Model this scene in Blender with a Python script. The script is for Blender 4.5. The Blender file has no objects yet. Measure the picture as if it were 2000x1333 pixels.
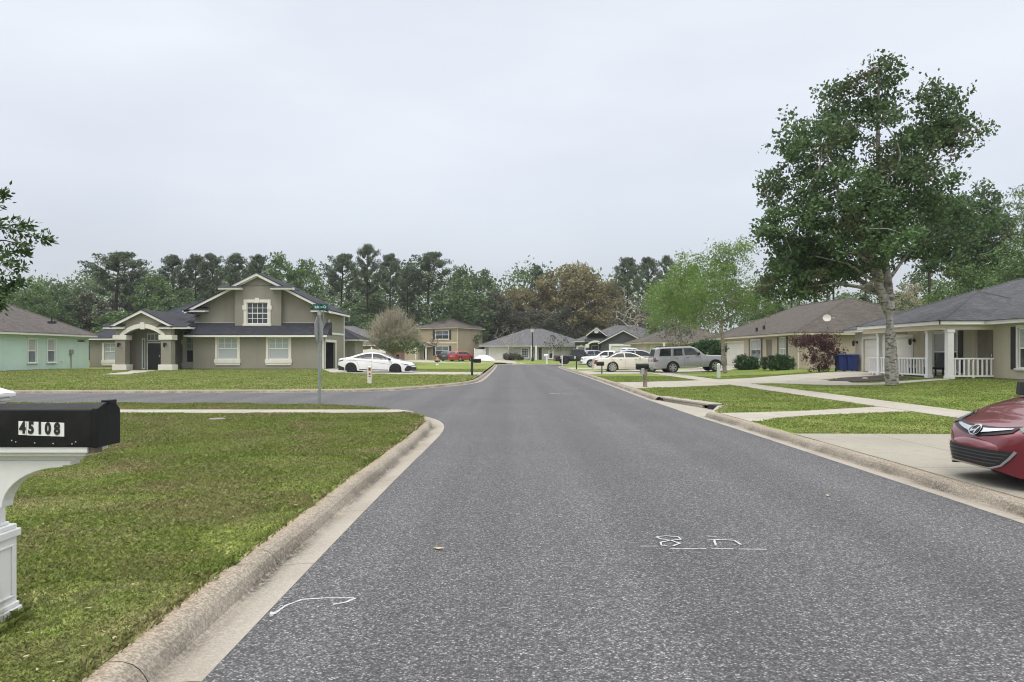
import bpy, bmesh, math, random
import numpy as np
from mathutils import Vector, Matrix
from mathutils.geometry import delaunay_2d_cdt
from mathutils.bvhtree import BVHTree

R = math.radians
sc = bpy.context.scene
col = sc.collection
random.seed(7)
F, CX, HY, H = 1500.0, 1000.0, 690.0, 1.5      # focal length and horizon of the 2000x1333 photograph, eye height

def at(px, py, Y):
    """point seen at pixel (px, py) at distance Y"""
    return Vector(((px - CX) / F * Y, Y, H - (py - HY) / F * Y))

def X(px, Y): return (px - CX) / F * Y
def Z(py, Y): return H - (py - HY) / F * Y

def smooth(t):
    t = min(1.0, max(0.0, t)); return t * t * (3 - 2 * t)

def gz(x, y):
    """height of the lots above the road surface"""
    z = 0.10
    if x > 0:
        z += 0.28 * smooth((x - 11.2) / 9.5)
    else:
        z += 0.14 * smooth((y - 30) / 28)
    z = max(z, 0.10 + 0.27 * smooth((y - 96) / 26))
    return z

# ---------------------------------------------------------------- objects
def tag(o, label=None, cat=None, group=None, kind=None):
    if label: o['label'] = label
    if cat: o['category'] = cat
    if group: o['group'] = group
    if kind: o['kind'] = kind
    return o

def thing(name, label, cat, loc=(0, 0, 0), rz=0.0, group=None):
    o = bpy.data.objects.new(name, None)
    o.empty_display_size = 0.3
    col.objects.link(o)
    o.location = loc
    o.rotation_euler = (0, 0, rz)
    return tag(o, label, cat, group)

def copy_tree(o, parent=None):
    c = o.copy(); col.objects.link(c)
    if parent is not None: c.parent = parent
    for ch in [q for q in o.children]:
        copy_tree(ch, c)
    return c

class MB:
    """collects faces and links them as ONE mesh object; vertices are given in world space when o (the thing's base) is set"""
    def __init__(s, o=(0, 0, 0), rz=0.0):
        s.v, s.f, s.m = [], [], []
        s.o = Vector(o)
        s.M = None
    def add(s, vs, fs, mi=0):
        k = len(s.v)
        for p in vs:
            p = Vector(p)
            if s.M is not None: p = s.M @ p
            s.v.append(p - s.o)
        for f in fs:
            s.f.append([i + k for i in f]); s.m.append(mi)
    def poly(s, pts, mi=0): s.add(pts, [list(range(len(pts)))], mi)
    def box(s, x0, x1, y0, y1, z0, z1, mi=0):
        s.add([(x0,y0,z0),(x1,y0,z0),(x1,y1,z0),(x0,y1,z0),(x0,y0,z1),(x1,y0,z1),(x1,y1,z1),(x0,y1,z1)],
              [(0,3,2,1),(4,5,6,7),(0,1,5,4),(1,2,6,5),(2,3,7,6),(3,0,4,7)], mi)
    def ubox(s, p, u, n, s0, s1, d0, d1, z0, z1, mi=0):
        """box in a wall's frame: along u, out along n, up"""
        P = lambda a, d, z: (p[0]+u[0]*a+n[0]*d, p[1]+u[1]*a+n[1]*d, z)
        s.add([P(s0,d1,z0),P(s1,d1,z0),P(s1,d0,z0),P(s0,d0,z0),P(s0,d1,z1),P(s1,d1,z1),P(s1,d0,z1),P(s0,d0,z1)],
              [(0,3,2,1),(4,5,6,7),(0,1,5,4),(1,2,6,5),(2,3,7,6),(3,0,4,7)], mi)
    def prism(s, pts, vec, mi=0):
        n = len(pts); vec = Vector(vec)
        a = [Vector(p) for p in pts]; b = [p + vec for p in a]
        fs = [list(range(n))[::-1], list(range(n, 2*n))]
        for i in range(n):
            j = (i+1) % n; fs.append((i, j, n+j, n+i))
        s.add(a + b, fs, mi)
    def tube(s, pts, rad, n=6, mi=0, cap=True):
        pts = [Vector(p) for p in pts]
        if not hasattr(rad, '__len__'): rad = [rad] * len(pts)
        vs, fs = [], []
        t0 = (pts[1] - pts[0]).normalized()
        a = t0.orthogonal().normalized()
        for i, p in enumerate(pts):
            t = (pts[min(i+1, len(pts)-1)] - pts[max(i-1, 0)])
            t = t.normalized() if t.length > 1e-9 else t0
            a = (a - t * a.dot(t))
            a = a.normalized() if a.length > 1e-6 else t.orthogonal().normalized()
            b = t.cross(a)
            for k in range(n):
                w = 2 * math.pi * k / n
                vs.append(p + (a * math.cos(w) + b * math.sin(w)) * rad[i])
        for i in range(len(pts) - 1):
            for k in range(n):
                l = (k + 1) % n
                fs.append((i*n+k, i*n+l, (i+1)*n+l, (i+1)*n+k))
        if cap:
            fs.append(list(range(n))[::-1]); fs.append([(len(pts)-1)*n + k for k in range(n)])
        s.add(vs, fs, mi)
    def lathe(s, prof, c=(0, 0, 0), n=16, mi=0, axis='z'):
        vs, fs = [], []
        for r, h in prof:
            for k in range(n):
                w = 2*math.pi*k/n; x, y = r*math.cos(w), r*math.sin(w)
                vs.append((c[0]+x, c[1]+y, c[2]+h) if axis == 'z' else (c[0]+x, c[1]+h, c[2]+y))
        for i in range(len(prof)-1):
            for k in range(n):
                l = (k+1) % n
                q = (i*n+k, i*n+l, (i+1)*n+l, (i+1)*n+k)
                fs.append(q if axis == 'z' else q[::-1])
        s.add(vs, fs, mi)
    def build(s, name, mats, parent=None, smooth=False, bevel=0.0, label=None):
        me = bpy.data.meshes.new(name)
        me.from_pydata([tuple(p) for p in s.v], [], s.f)
        if not isinstance(mats, (list, tuple)): mats = [mats]
        for m in mats: me.materials.append(m)
        if len(mats) > 1: me.polygons.foreach_set('material_index', s.m)
        uv = me.uv_layers.new(name='UVMap')
        up = Vector((0, 0, 1))
        for p in me.polygons:
            n = p.normal
            u = up.cross(n)
            u = u.normalized() if u.length > 1e-3 else Vector((1, 0, 0))
            w = n.cross(u)
            for li in p.loop_indices:
                c = me.vertices[me.loops[li].vertex_index].co
                uv.data[li].uv = (c.dot(u), c.dot(w))
        if smooth: me.polygons.foreach_set('use_smooth', [True] * len(me.polygons))
        me.update()
        o = bpy.data.objects.new(name, me)
        col.objects.link(o)
        if parent is not None: o.parent = parent
        else: o.location = s.o
        if smooth == 'auto':
            e = o.modifiers.new('split', 'EDGE_SPLIT'); e.split_angle = R(38)
        if bevel:
            b = o.modifiers.new('bevel', 'BEVEL'); b.width = bevel; b.segments = 2; b.limit_method = 'ANGLE'; b.angle_limit = R(40)
        if label: o['label'] = label
        return o

def mesh_np(name, verts, faces, mat, parent=None, smooth=False, loc=None):
    """verts (N,3), faces (M,k) arrays"""
    verts = np.asarray(verts, np.float32); faces = np.asarray(faces, np.int32)
    me = bpy.data.meshes.new(name)
    k = faces.shape[1]
    me.vertices.add(len(verts)); me.vertices.foreach_set('co', verts.ravel())
    me.loops.add(faces.size); me.loops.foreach_set('vertex_index', faces.ravel())
    me.polygons.add(len(faces))
    me.polygons.foreach_set('loop_start', np.arange(0, faces.size, k, dtype=np.int32))
    if smooth: me.polygons.foreach_set('use_smooth', np.ones(len(faces), bool))
    me.update(calc_edges=True)
    me.materials.append(mat)
    o = bpy.data.objects.new(name, me)
    col.objects.link(o)
    if parent is not None: o.parent = parent
    if loc is not None: o.location = loc
    return o

def cdt_poly(poly, step):
    """triangulate a polygon with grid points inside (plan coordinates)"""
    pts = []
    n = len(poly)
    for i in range(n):
        a, b = Vector(poly[i][:2]), Vector(poly[(i+1) % n][:2])
        k = max(1, min(400, int((b-a).length / step)))
        for j in range(k): pts.append(a.lerp(b, j / k))
    m = len(pts)
    face = list(range(m))
    xs = [p.x for p in pts]; ys = [p.y for p in pts]
    x = min(xs) + step * 0.5
    while x < max(xs):
        y = min(ys) + step * 0.5
        while y < max(ys):
            pts.append(Vector((x + random.uniform(-.1, .1)*step, y + random.uniform(-.1, .1)*step)))
            y += step
        x += step
    r = delaunay_2d_cdt(pts, [], [face], 1, 1e-5)
    return r[0], [f for f in r[2]]

def in_poly(x, y, poly):
    """vectorised point in polygon"""
    x = np.asarray(x); y = np.asarray(y)
    c = np.zeros(x.shape, bool)
    n = len(poly); j = n - 1
    for i in range(n):
        xi, yi = poly[i][0], poly[i][1]; xj, yj = poly[j][0], poly[j][1]
        if yi != yj:
            t = ((yi > y) != (yj > y)) & (x < (xj - xi) * (y - yi) / (yj - yi) + xi)
            c ^= t
        j = i
    return c

# ---------------------------------------------------------------- materials
class NT:
    def __init__(s, name):
        s.mat = bpy.data.materials.new(name); s.mat.use_nodes = True
        s.t = s.mat.node_tree; s.t.nodes.clear()
        s.out = s.t.nodes.new('ShaderNodeOutputMaterial')
        s.b = s.t.nodes.new('ShaderNodeBsdfPrincipled')
        s.t.links.new(s.b.outputs[0], s.out.inputs[0])
        s.tc = s.t.nodes.new('ShaderNodeTexCoord')
        s.geo = None
    def n(s, kind, **kw):
        x = s.t.nodes.new('ShaderNode' + kind)
        for k, v in kw.items():
            if k in x.inputs.keys(): x.inputs[k].default_value = v
            else: setattr(x, k, v)
        return x
    def l(s, a, b): s.t.links.new(a, b)
    def pos(s):
        if s.geo is None: s.geo = s.t.nodes.new('ShaderNodeNewGeometry')
        return s.geo.outputs['Position']
    def noise(s, vec, scale, detail=3.0, rough=0.55):
        x = s.n('TexNoise', Scale=scale, Detail=detail, Roughness=rough)
        s.l(vec, x.inputs['Vector']); return x.outputs[0]
    def ramp(s, fac, stops, interp='LINEAR'):
        x = s.n('ValToRGB'); x.color_ramp.interpolation = interp
        e = x.color_ramp.elements
        while len(e) < len(stops): e.new(0.5)
        for i, (p, c) in enumerate(stops):
            e[i].position = p
            e[i].color = (c[0], c[1], c[2], 1) if hasattr(c, '__len__') else (c, c, c, 1)
        s.l(fac, x.inputs[0]); return x.outputs[0]
    def mix(s, fac, a, b, mode='MIX'):
        x = s.n('MixRGB', blend_type=mode)
        for i, v in ((0, fac), (1, a), (2, b)):
            if hasattr(v, 'is_output') or hasattr(v, 'links'): s.l(v, x.inputs[i])
            elif i == 0: x.inputs[0].default_value = v
            else: x.inputs[i].default_value = (v[0], v[1], v[2], 1)
        return x.outputs[0]
    def math(s, op, a, b=None):
        x = s.n('Math', operation=op)
        for i, v in ((0, a), (1, b)):
            if v is None: continue
            if hasattr(v, 'links'): s.l(v, x.inputs[i])
            else: x.inputs[i].default_value = v
        return x.outputs[0]
    def mapping(s, vec, scale=(1, 1, 1), rot=(0, 0, 0)):
        x = s.n('Mapping'); x.inputs['Scale'].default_value = scale; x.inputs['Rotation'].default_value = rot
        s.l(vec, x.inputs['Vector']); return x.outputs[0]
    def bump(s, h, strength=0.3, dist=0.01):
        x = s.n('Bump', Strength=strength, Distance=dist)
        s.l(h, x.inputs['Height']); s.l(x.outputs[0], s.b.inputs['Normal'])
    def set(s, color=None, rough=None, **kw):
        if color is not None:
            if hasattr(color, 'links'): s.l(color, s.b.inputs['Base Color'])
            else: s.b.inputs['Base Color'].default_value = (color[0], color[1], color[2], 1)
        if rough is not None:
            if hasattr(rough, 'links'): s.l(rough, s.b.inputs['Roughness'])
            else: s.b.inputs['Roughness'].default_value = rough
        for k, v in kw.items(): s.b.inputs[k.replace('_', ' ')].default_value = v
        return s.mat

def tint(c, k): return tuple(min(1, max(0, x * k)) for x in c)

def paint(name, c, rough=0.5, var=0.12, scale=3.0, bump=0.0, bscale=60.0, **kw):
    m = NT(name); o = m.tc.outputs['Object']
    a = m.noise(o, scale, 4.0)
    c1 = m.ramp(a, [(0.3, tint(c, 1 - var)), (0.7, tint(c, 1 + var))])
    if bump: m.bump(m.noise(o, bscale, 2.0), bump, 0.01)
    return m.set(c1, rough, **kw)

def stucco(name, c):
    m = NT(name); o = m.tc.outputs['Object']
    big = m.noise(o, 0.5, 4.0); fine = m.noise(o, 22.0, 3.0)
    c1 = m.ramp(big, [(0.3, tint(c, 0.88)), (0.7, tint(c, 1.08))])
    st = m.noise(m.mapping(o, (2.2, 2.2, 0.12)), 1.0, 4.0)
    c2 = m.mix(m.ramp(st, [(0.52, 0.0), (0.75, 0.35)]), c1, tint(c, 0.62))
    c3 = m.mix(0.35, c2, m.ramp(fine, [(0.3, tint(c, 0.7)), (0.7, tint(c, 1.2))]))
    m.bump(fine, 0.5, 0.01)
    return m.set(c3, 0.9)

def shingle(name, c, c2=None, streak=0.5):
    m = NT(name); uv = m.tc.outputs['UV']
    c2 = c2 or tint(c, 0.55)
    br = m.n('TexBrick', Scale=1.0); br.offset = 0.5
    br.inputs['Brick Width'].default_value = 0.33; br.inputs['Row Height'].default_value = 0.145
    br.inputs['Mortar Size'].default_value = 0.010; br.inputs['Mortar Smooth'].default_value = 0.3
    br.inputs['Color1'].default_value = (*tint(c, 1.42), 1); br.inputs['Color2'].default_value = (*tint(c, 0.66), 1)
    br.inputs['Mortar'].default_value = (*tint(c, 0.35), 1)
    m.l(uv, br.inputs['Vector'])
    s1 = m.noise(m.mapping(uv, (1.2, 0.16, 1)), 1.0, 4.0)
    a = m.mix(m.ramp(s1, [(0.42, 0.0), (0.72, streak)]), br.outputs[0], c2)
    g = m.noise(uv, 9.0, 3.0)
    b = m.mix(0.4, a, m.ramp(g, [(0.3, tint(c, 0.55)), (0.7, tint(c, 1.45))]))
    m.bump(br.outputs['Fac'], -0.4, 0.02)
    return m.set(b, 0.95, Specular_IOR_Level=0.2)

def leafmat(name, cols, trans=0.25, rough=0.55, tips=None):
    m = NT(name)
    g = m.n('NewGeometry')
    c = m.ramp(g.outputs['Random Per Island'], [(i / max(1, len(cols) - 1), k) for i, k in enumerate(cols)])
    big = m.noise(m.tc.outputs['Object'], 0.35, 2.0)
    c = m.mix(1.0, c, m.ramp(big, [(0.3, 0.72), (0.7, 1.25)]), 'MULTIPLY')
    if tips:
        tn = m.noise(m.tc.outputs['Object'], 0.62, 4.0, 0.65)
        c = m.mix(m.ramp(tn, [(0.54, 0.0), (0.66, 0.75)]), c, tips)
    m.set(c, rough, Specular_IOR_Level=0.3)
    tr = m.n('BsdfTranslucent'); m.l(c, tr.inputs[0])
    mx = m.n('MixShader'); mx.inputs[0].default_value = trans
    m.l(m.b.outputs[0], mx.inputs[1]); m.l(tr.outputs[0], mx.inputs[2])
    m.l(mx.outputs[0], m.out.inputs[0])
    return m.mat

def bark(name, c, c2, scale=6.0):
    m = NT(name); o = m.tc.outputs['Object']
    a = m.noise(m.mapping(o, (1, 1, 0.35)), scale, 5.0)
    b = m.noise(m.mapping(o, (1, 1, 2.2)), scale * 0.8, 3.0)
    c1 = m.mix(m.ramp(b, [(0.48, 0.0), (0.62, 0.8)]), m.ramp(a, [(0.3, tint(c, 0.6)), (0.65, tint(c, 1.15))]), c2)
    m.bump(a, 0.8, 0.03)
    return m.set(c1, 0.95, Specular_IOR_Level=0.2)

def glass(name, c, rough=0.06):
    m = NT(name); o = m.tc.outputs['Object']
    a = m.noise(o, 1.2, 3.0)
    return m.set(m.ramp(a, [(0.35, tint(c, 0.7)), (0.65, tint(c, 1.25))]), rough, Specular_IOR_Level=0.6)

def blind_glass(name, c):
    m = NT(name); o = m.tc.outputs['UV']
    w = m.n('TexWave', Scale=6.5, Distortion=0.2); w.bands_direction = 'Y'; m.l(o, w.inputs['Vector'])
    c1 = m.mix(m.ramp(w.outputs[0], [(0.1, 0.0), (0.5, 1.0)]), tint(c, 0.72), c)
    return m.set(c1, 0.08, Specular_IOR_Level=0.5)

def carpaint(name, c, flake=0.0, rough=0.32, coat=1.0):
    m = NT(name); o = m.tc.outputs['Object']
    a = m.noise(o, 2.0, 3.0)
    c1 = m.ramp(a, [(0.3, tint(c, 0.92)), (0.7, tint(c, 1.06))])
    return m.set(c1, rough, Metallic=flake, Coat_Weight=coat, Coat_Roughness=0.04)
# ---------------------------------------------------------------- camera, sky, sun
cam = bpy.data.cameras.new('camera'); cam.sensor_width = 36.0; cam.lens = 36.0 * F / 2000.0
cam.shift_y = (HY - 666.5) / 2000.0; cam.clip_start = 0.05; cam.clip_end = 4000
camo = bpy.data.objects.new('camera', cam); col.objects.link(camo)
camo.location = (0, 0, H); camo.rotation_euler = (R(90), 0, 0)
sc.camera = camo
sc.view_settings.view_transform = 'Standard'; sc.view_settings.look = 'None'
sc.view_settings.exposure = 0.08; sc.view_settings.gamma = 1.0
sc.render.engine = 'CYCLES'
sc.cycles.max_bounces = 6; sc.cycles.diffuse_bounces = 3; sc.cycles.transparent_max_bounces = 6
sc.cycles.use_denoising = True; sc.cycles.use_adaptive_sampling = False; sc.cycles.filter_width = 1.1

SUN_EL, SUN_AZ = R(58), R(200)
w = bpy.data.worlds.new('World'); sc.world = w; w.use_nodes = True
t = w.node_tree; t.nodes.clear()
out = t.nodes.new('ShaderNodeOutputWorld')
sky = t.nodes.new('ShaderNodeTexSky'); sky.sky_type = 'NISHITA'; sky.sun_disc = False
sky.sun_elevation = SUN_EL; sky.sun_rotation = SUN_AZ; sky.air_density = 1.0; sky.dust_density = 4.0
b1 = t.nodes.new('ShaderNodeBackground'); b1.inputs[1].default_value = 0.05
t.links.new(sky.outputs[0], b1.inputs[0])
tc = t.nodes.new('ShaderNodeTexCoord')
sep = t.nodes.new('ShaderNodeSeparateXYZ'); t.links.new(tc.outputs['Generated'], sep.inputs[0])
rp = t.nodes.new('ShaderNodeValToRGB'); e = rp.color_ramp.elements
stops = [(0.0, (.48, .497, .55)), (0.10, (.49, .507, .56)), (0.20, (.59, .607, .648)), (0.32, (.68, .695, .725)),
         (0.45, (.73, .741, .768)), (0.60, (1.2, 1.2, 1.22)), (1.0, (2.65, 2.62, 2.6))]
while len(e) < len(stops): e.new(0.5)
for i, (p, c) in enumerate(stops): e[i].position = p; e[i].color = (*c, 1)
t.links.new(sep.outputs[2], rp.inputs[0])
# cloud sheet: soft bands and blotches of thin and thick cloud, seen in perspective
mp = t.nodes.new('ShaderNodeMapping'); mp.inputs['Scale'].default_value = (1.0, 1.0, 3.2)
t.links.new(tc.outputs['Generated'], mp.inputs[0])
nz = t.nodes.new('ShaderNodeTexNoise'); nz.inputs['Scale'].default_value = 1.7; nz.inputs['Detail'].default_value = 4.0
nz.inputs['Roughness'].default_value = 0.5
t.links.new(mp.outputs[0], nz.inputs['Vector'])
r2 = t.nodes.new('ShaderNodeValToRGB'); r2.color_ramp.elements[0].position = 0.3; r2.color_ramp.elements[1].position = 0.7
r2.color_ramp.elements[0].color = (.885, .89, .902, 1); r2.color_ramp.elements[1].color = (1.11, 1.105, 1.085, 1)
t.links.new(nz.outputs[0], r2.inputs[0])
mu = t.nodes.new('ShaderNodeMixRGB'); mu.blend_type = 'MULTIPLY'; mu.inputs[0].default_value = 1.0
t.links.new(rp.outputs[0], mu.inputs[1]); t.links.new(r2.outputs[0], mu.inputs[2])
b2 = t.nodes.new('ShaderNodeBackground'); b2.inputs[1].default_value = 1.0
t.links.new(mu.outputs[0], b2.inputs[0])
ad = t.nodes.new('ShaderNodeAddShader'); t.links.new(b1.outputs[0], ad.inputs[0]); t.links.new(b2.outputs[0], ad.inputs[1])
t.links.new(ad.outputs[0], out.inputs[0])

sl = bpy.data.lights.new('sun', 'SUN'); sl.energy = 0.6; sl.angle = R(24); sl.color = (1.0, 0.97, 0.92)
so = bpy.data.objects.new('sun', sl); col.objects.link(so)
so.rotation_euler = (R(90) - SUN_EL, 0, math.pi - SUN_AZ)
so.location = (0, 0, 60)

# ---------------------------------------------------------------- material library
def m_asphalt():
    m = NT('asphalt'); p = m.pos()
    v = m.n('TexVoronoi', Scale=88.0); m.l(p, v.inputs['Vector'])
    sepc = m.n('SeparateColor'); m.l(v.outputs['Color'], sepc.inputs[0])
    stone = m.ramp(sepc.outputs[0], [(0.0, (.058,.058,.060)), (0.45, (.095,.095,.097)), (0.78, (.155,.155,.157)), (0.93, (.235,.233,.23)), (1.0, (.35,.345,.335))])
    edge = m.ramp(v.outputs['Distance'], [(0.35, 0.0), (0.75, 0.72)])
    c = m.mix(edge, stone, (.036, .036, .037))
    big = m.noise(p, 0.35, 4.0)
    c = m.mix(1.0, c, m.ramp(big, [(0.3, (.92,.92,.92)), (0.7, (1.08,1.08,1.08))]), 'MULTIPLY')
    st = m.noise(m.mapping(p, (2.2, 0.05, 1)), 1.0, 3.0)
    c = m.mix(1.0, c, m.ramp(st, [(0.35, (.93,.93,.94)), (0.65, (1.05,1.05,1.05))]), 'MULTIPLY')
    hi = m.noise(p, 28.0, 2.0)
    c = m.mix(1.0, c, m.ramp(hi, [(0.3, (.72,.72,.72)), (0.7, (1.3,1.3,1.3))]), 'MULTIPLY')
    sx = m.n('SeparateXYZ'); m.l(p, sx.inputs[0])
    wp = m.math('ADD', m.math('SINE', m.math('MULTIPLY', sx.outputs[0], 3.6)), m.math('MULTIPLY', m.noise(m.mapping(p, (.5, .08, 1)), 1.0, 3.0), 1.4))
    c = m.mix(1.0, c, m.ramp(wp, [(0.0, (.94,.94,.94)), (1.0, (1.06,1.06,1.055))]), 'MULTIPLY')
    bl = m.noise(p, 1.15, 5.0)
    c = m.mix(m.ramp(bl, [(0.62, 0.0), (0.74, 0.28)]), c, (.06,.06,.06))
    mul = m.mix(1.0, c, (ASPH, ASPH, ASPH), 'MULTIPLY')
    m.bump(v.outputs['Distance'], -0.5, 0.012)
    return m.set(mul, 0.85, Specular_IOR_Level=0.35)
ASPH = 1.0

def m_concrete(name, c, stain=(.09,.08,.065), amount=0.55, joints=0.0, agg=0.35):
    m = NT(name); p = m.pos()
    big = m.noise(p, 0.7, 5.0); mid = m.noise(p, 5.0, 4.0); fine = m.noise(p, 70.0, 2.0)
    a = m.ramp(big, [(0.3, tint(c, 0.86)), (0.7, tint(c, 1.08))])
    a = m.mix(m.ramp(mid, [(0.5, 0.0), (0.78, amount)]), a, stain)
    a = m.mix(agg, a, m.ramp(fine, [(0.35, tint(c, 0.45)), (0.5, c), (0.68, tint(c, 1.5))]))
    if joints:
        br = m.n('TexBrick', Scale=1.0); br.offset = 0.0
        br.inputs['Brick Width'].default_value = joints; br.inputs['Row Height'].default_value = joints
        br.inputs['Mortar Size'].default_value = 0.010
        m.l(p, br.inputs['Vector'])
        a = m.mix(m.math('MULTIPLY', br.outputs['Fac'], 0.75), a, tint(c, 0.3))
    m.bump(fine, 0.35, 0.006)
    return m.set(a, 0.92, Specular_IOR_Level=0.25)

def m_kerb():
    """poured gutter and rolled kerb: exposed pebbles and dark grime along the flow line (UV v runs across the profile)"""
    m = NT('kerb_concrete'); p = m.pos(); uv = m.tc.outputs['UV']
    sx = m.n('SeparateXYZ'); m.l(uv, sx.inputs[0]); v = sx.outputs[1]
    base = m.ramp(v, [(0.0, (.36,.335,.285)), (0.35, (.30,.278,.235)), (0.72, (.285,.25,.20)), (1.0, (.36,.27,.17))])
    vor = m.n('TexVoronoi', Scale=95.0); m.l(p, vor.inputs['Vector'])
    sc2 = m.n('SeparateColor'); m.l(vor.outputs['Color'], sc2.inputs[0])
    peb = m.ramp(sc2.outputs[0], [(0.0, (.13,.11,.085)), (0.5, (.30,.265,.21)), (1.0, (.52,.475,.395))])
    amt = m.ramp(v, [(0.0, 0.18), (0.45, 0.34), (0.75, 0.62), (1.0, 0.48)])
    c = m.mix(amt, base, peb)
    g = m.noise(m.mapping(p, (1.0, 0.35, 1)), 3.2, 5.0)
    band = m.ramp(v, [(0.30, 0.0), (0.52, 1.0), (0.70, 0.25), (0.95, 0.0)])
    gr = m.math('MULTIPLY', m.ramp(g, [(0.38, 0.0), (0.58, 0.9)]), band)
    sp = m.noise(p, 34.0, 3.0)
    gr = m.math('MULTIPLY', gr, m.ramp(sp, [(0.38, 0.25), (0.55, 1.0)]))
    c = m.mix(gr, c, (.05, .043, .036))
    g2 = m.noise(p, 1.1, 4.0)
    c = m.mix(m.ramp(g2, [(0.45, 0.0), (0.8, 0.45)]), c, (.17, .14, .10))
    m.bump(vor.outputs['Distance'], -0.45, 0.01)
    return m.set(c, 0.92, Specular_IOR_Level=0.25)

def grass_color(m, p, kind):
    GR_A, GR_B, GR_D, GR_C = {'olive': ((.148,.190,.040), (.200,.242,.058), (.222,.198,.096), (.118,.180,.035)), 'fresh': ((.160,.226,.044), (.220,.282,.064), (.270,.246,.108), (.132,.210,.040))}[kind]
    a = m.noise(p, 0.45, 5.0); b = m.noise(p, 2.3, 4.0); d = m.noise(p, 0.9, 5.0)
    c = m.ramp(a, [(0.3, GR_A), (0.7, GR_B)])
    c = m.mix(m.ramp(b, [(0.35, 0.0), (0.75, 0.55)]), c, GR_C)
    sx = m.n('SeparateXYZ'); m.l(p, sx.inputs[0])
    dry = m.math('MULTIPLY', m.ramp(d, [(0.44, 0.0), (0.66, 0.85)]), m.ramp(m.math('MULTIPLY_ADD', sx.outputs[0], -0.1), [(0.0, 0.45), (0.25, 1.0)]))
    return m.mix(dry, c, GR_D)

def m_lawn(kind):
    m = NT('lawn_turf_' + kind); p = m.pos()
    c = grass_color(m, p, kind)
    f = m.noise(m.mapping(p, (1.0, 0.45, 1)), 26.0, 3.0); f2 = m.noise(m.mapping(p, (1.4, 0.5, 1)), 7.0, 3.0)
    c = m.mix(1.0, c, m.ramp(f, [(0.3, 0.45), (0.7, 1.45)]), 'MULTIPLY')
    c = m.mix(1.0, c, m.ramp(f2, [(0.3, 0.72), (0.7, 1.25)]), 'MULTIPLY')
    mow = m.noise(m.mapping(p, (0.25, 0.9, 1)), 1.0, 3.0)
    c = m.mix(1.0, c, m.ramp(mow, [(0.35, 0.84), (0.65, 1.14)]), 'MULTIPLY')
    m.bump(f, 0.6, 0.03)
    return m.set(c, 0.95, Specular_IOR_Level=0.1)

def m_blade(kind):
    m = NT('grass_blade_' + kind); p = m.pos()
    c = grass_color(m, p, kind)
    g = m.n('NewGeometry')
    c = m.mix(1.0, c, m.ramp(g.outputs['Random Per Island'], [(0.0, 0.55), (0.5, 1.05), (0.88, 1.5), (1.0, 1.0)]), 'MULTIPLY')
    c = m.mix(m.ramp(g.outputs['Random Per Island'], [(0.885, 0.0), (0.89, 0.75)]), c, (.30,.25,.135))
    m.set(c, 0.6, Specular_IOR_Level=0.25)
    tr = m.n('BsdfTranslucent'); m.l(c, tr.inputs[0])
    mx = m.n('MixShader'); mx.inputs[0].default_value = 0.3
    m.l(m.b.outputs[0], mx.inputs[1]); m.l(tr.outputs[0], mx.inputs[2]); m.l(mx.outputs[0], m.out.inputs[0])
    return m.mat

def m_mulch():
    m = NT('mulch'); p = m.pos()
    v = m.n('TexVoronoi', Scale=22.0); m.l(p, v.inputs['Vector'])
    return m.set(m.ramp(v.outputs['Distance'], [(0.1, (.07,.045,.03)), (0.7, (.02,.014,.01))]), 0.95)

M = {}
M['asphalt'] = m_asphalt()
M['kerb'] = m_kerb()
M['walk'] = m_concrete('walk_concrete', (.385,.36,.305), joints=1.5, amount=0.35, agg=0.25)
M['drive'] = m_concrete('drive_concrete', (.315,.295,.245), joints=3.1, amount=0.28, agg=0.3)
M['slab'] = m_concrete('inlet_concrete', (.37,.345,.29), amount=0.6)
M['lawn_o'] = m_lawn('olive'); M['lawn'] = m_lawn('fresh'); M['blade_o'] = m_blade('olive'); M['blade'] = m_blade('fresh'); M['mulch'] = m_mulch()
M['floor'] = paint('forest_floor', (.06,.065,.03), 0.95, 0.4, 0.4)
M['white'] = paint('white_paint', (.78,.77,.74), 0.45, 0.04, 2.0)
M['vinyl'] = paint('white_vinyl', (.80,.80,.79), 0.35, 0.035, 3.0)
M['trim'] = stucco('trim_white', (.72,.69,.62))
M['cream'] = paint('cream_paint', (.66,.60,.47), 0.5, 0.05, 2.0)
M['garage'] = paint('garage_white', (.74,.715,.66), 0.5, 0.04, 1.0)
M['garage_tan'] = paint('garage_tan', (.60,.52,.38), 0.5, 0.04, 1.0)
M['beige'] = stucco('stucco_taupe', (.275,.258,.212))
M['green'] = stucco('stucco_mint', (.50,.635,.565))
M['tan'] = stucco('stucco_tan', (.40,.335,.225))
M['cream_w'] = stucco('stucco_cream', (.54,.49,.385))
M['sand_w'] = stucco('stucco_sand', (.47,.405,.315))
M['pale_w'] = stucco('stucco_pale', (.43,.425,.39))
M['char_w'] = stucco('stucco_charcoal', (.085,.085,.085))
M['pink_w'] = stucco('brick_rose', (.30,.17,.125))
M['base_w'] = stucco('footing', (.22,.20,.165))
M['sh_slate'] = shingle('shingle_slate', (.044,.047,.056), (.023,.024,.028))
M['sh_char'] = shingle('shingle_charcoal', (.088,.09,.096), (.034,.034,.038), 0.8)
M['sh_brown'] = shingle('shingle_brown', (.105,.092,.080), (.045,.040,.036), 0.7)
M['sh_grey'] = shingle('shingle_grey', (.125,.125,.13), (.07,.07,.07), 0.6)
M['sh_umber'] = shingle('shingle_umber', (.112,.100,.090), (.054,.049,.045), 0.6)
M['glass'] = glass('window_glass', (.045,.055,.06))
M['glass_l'] = glass('pale_glass', (.16,.19,.205))
M['blind'] = blind_glass('blind_glass', (.46,.50,.50))
M['blind_w'] = blind_glass('white_blind_glass', (.50,.51,.50))
M['dark'] = paint('mouth_shade', (.012,.012,.013), 0.8)
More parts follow.
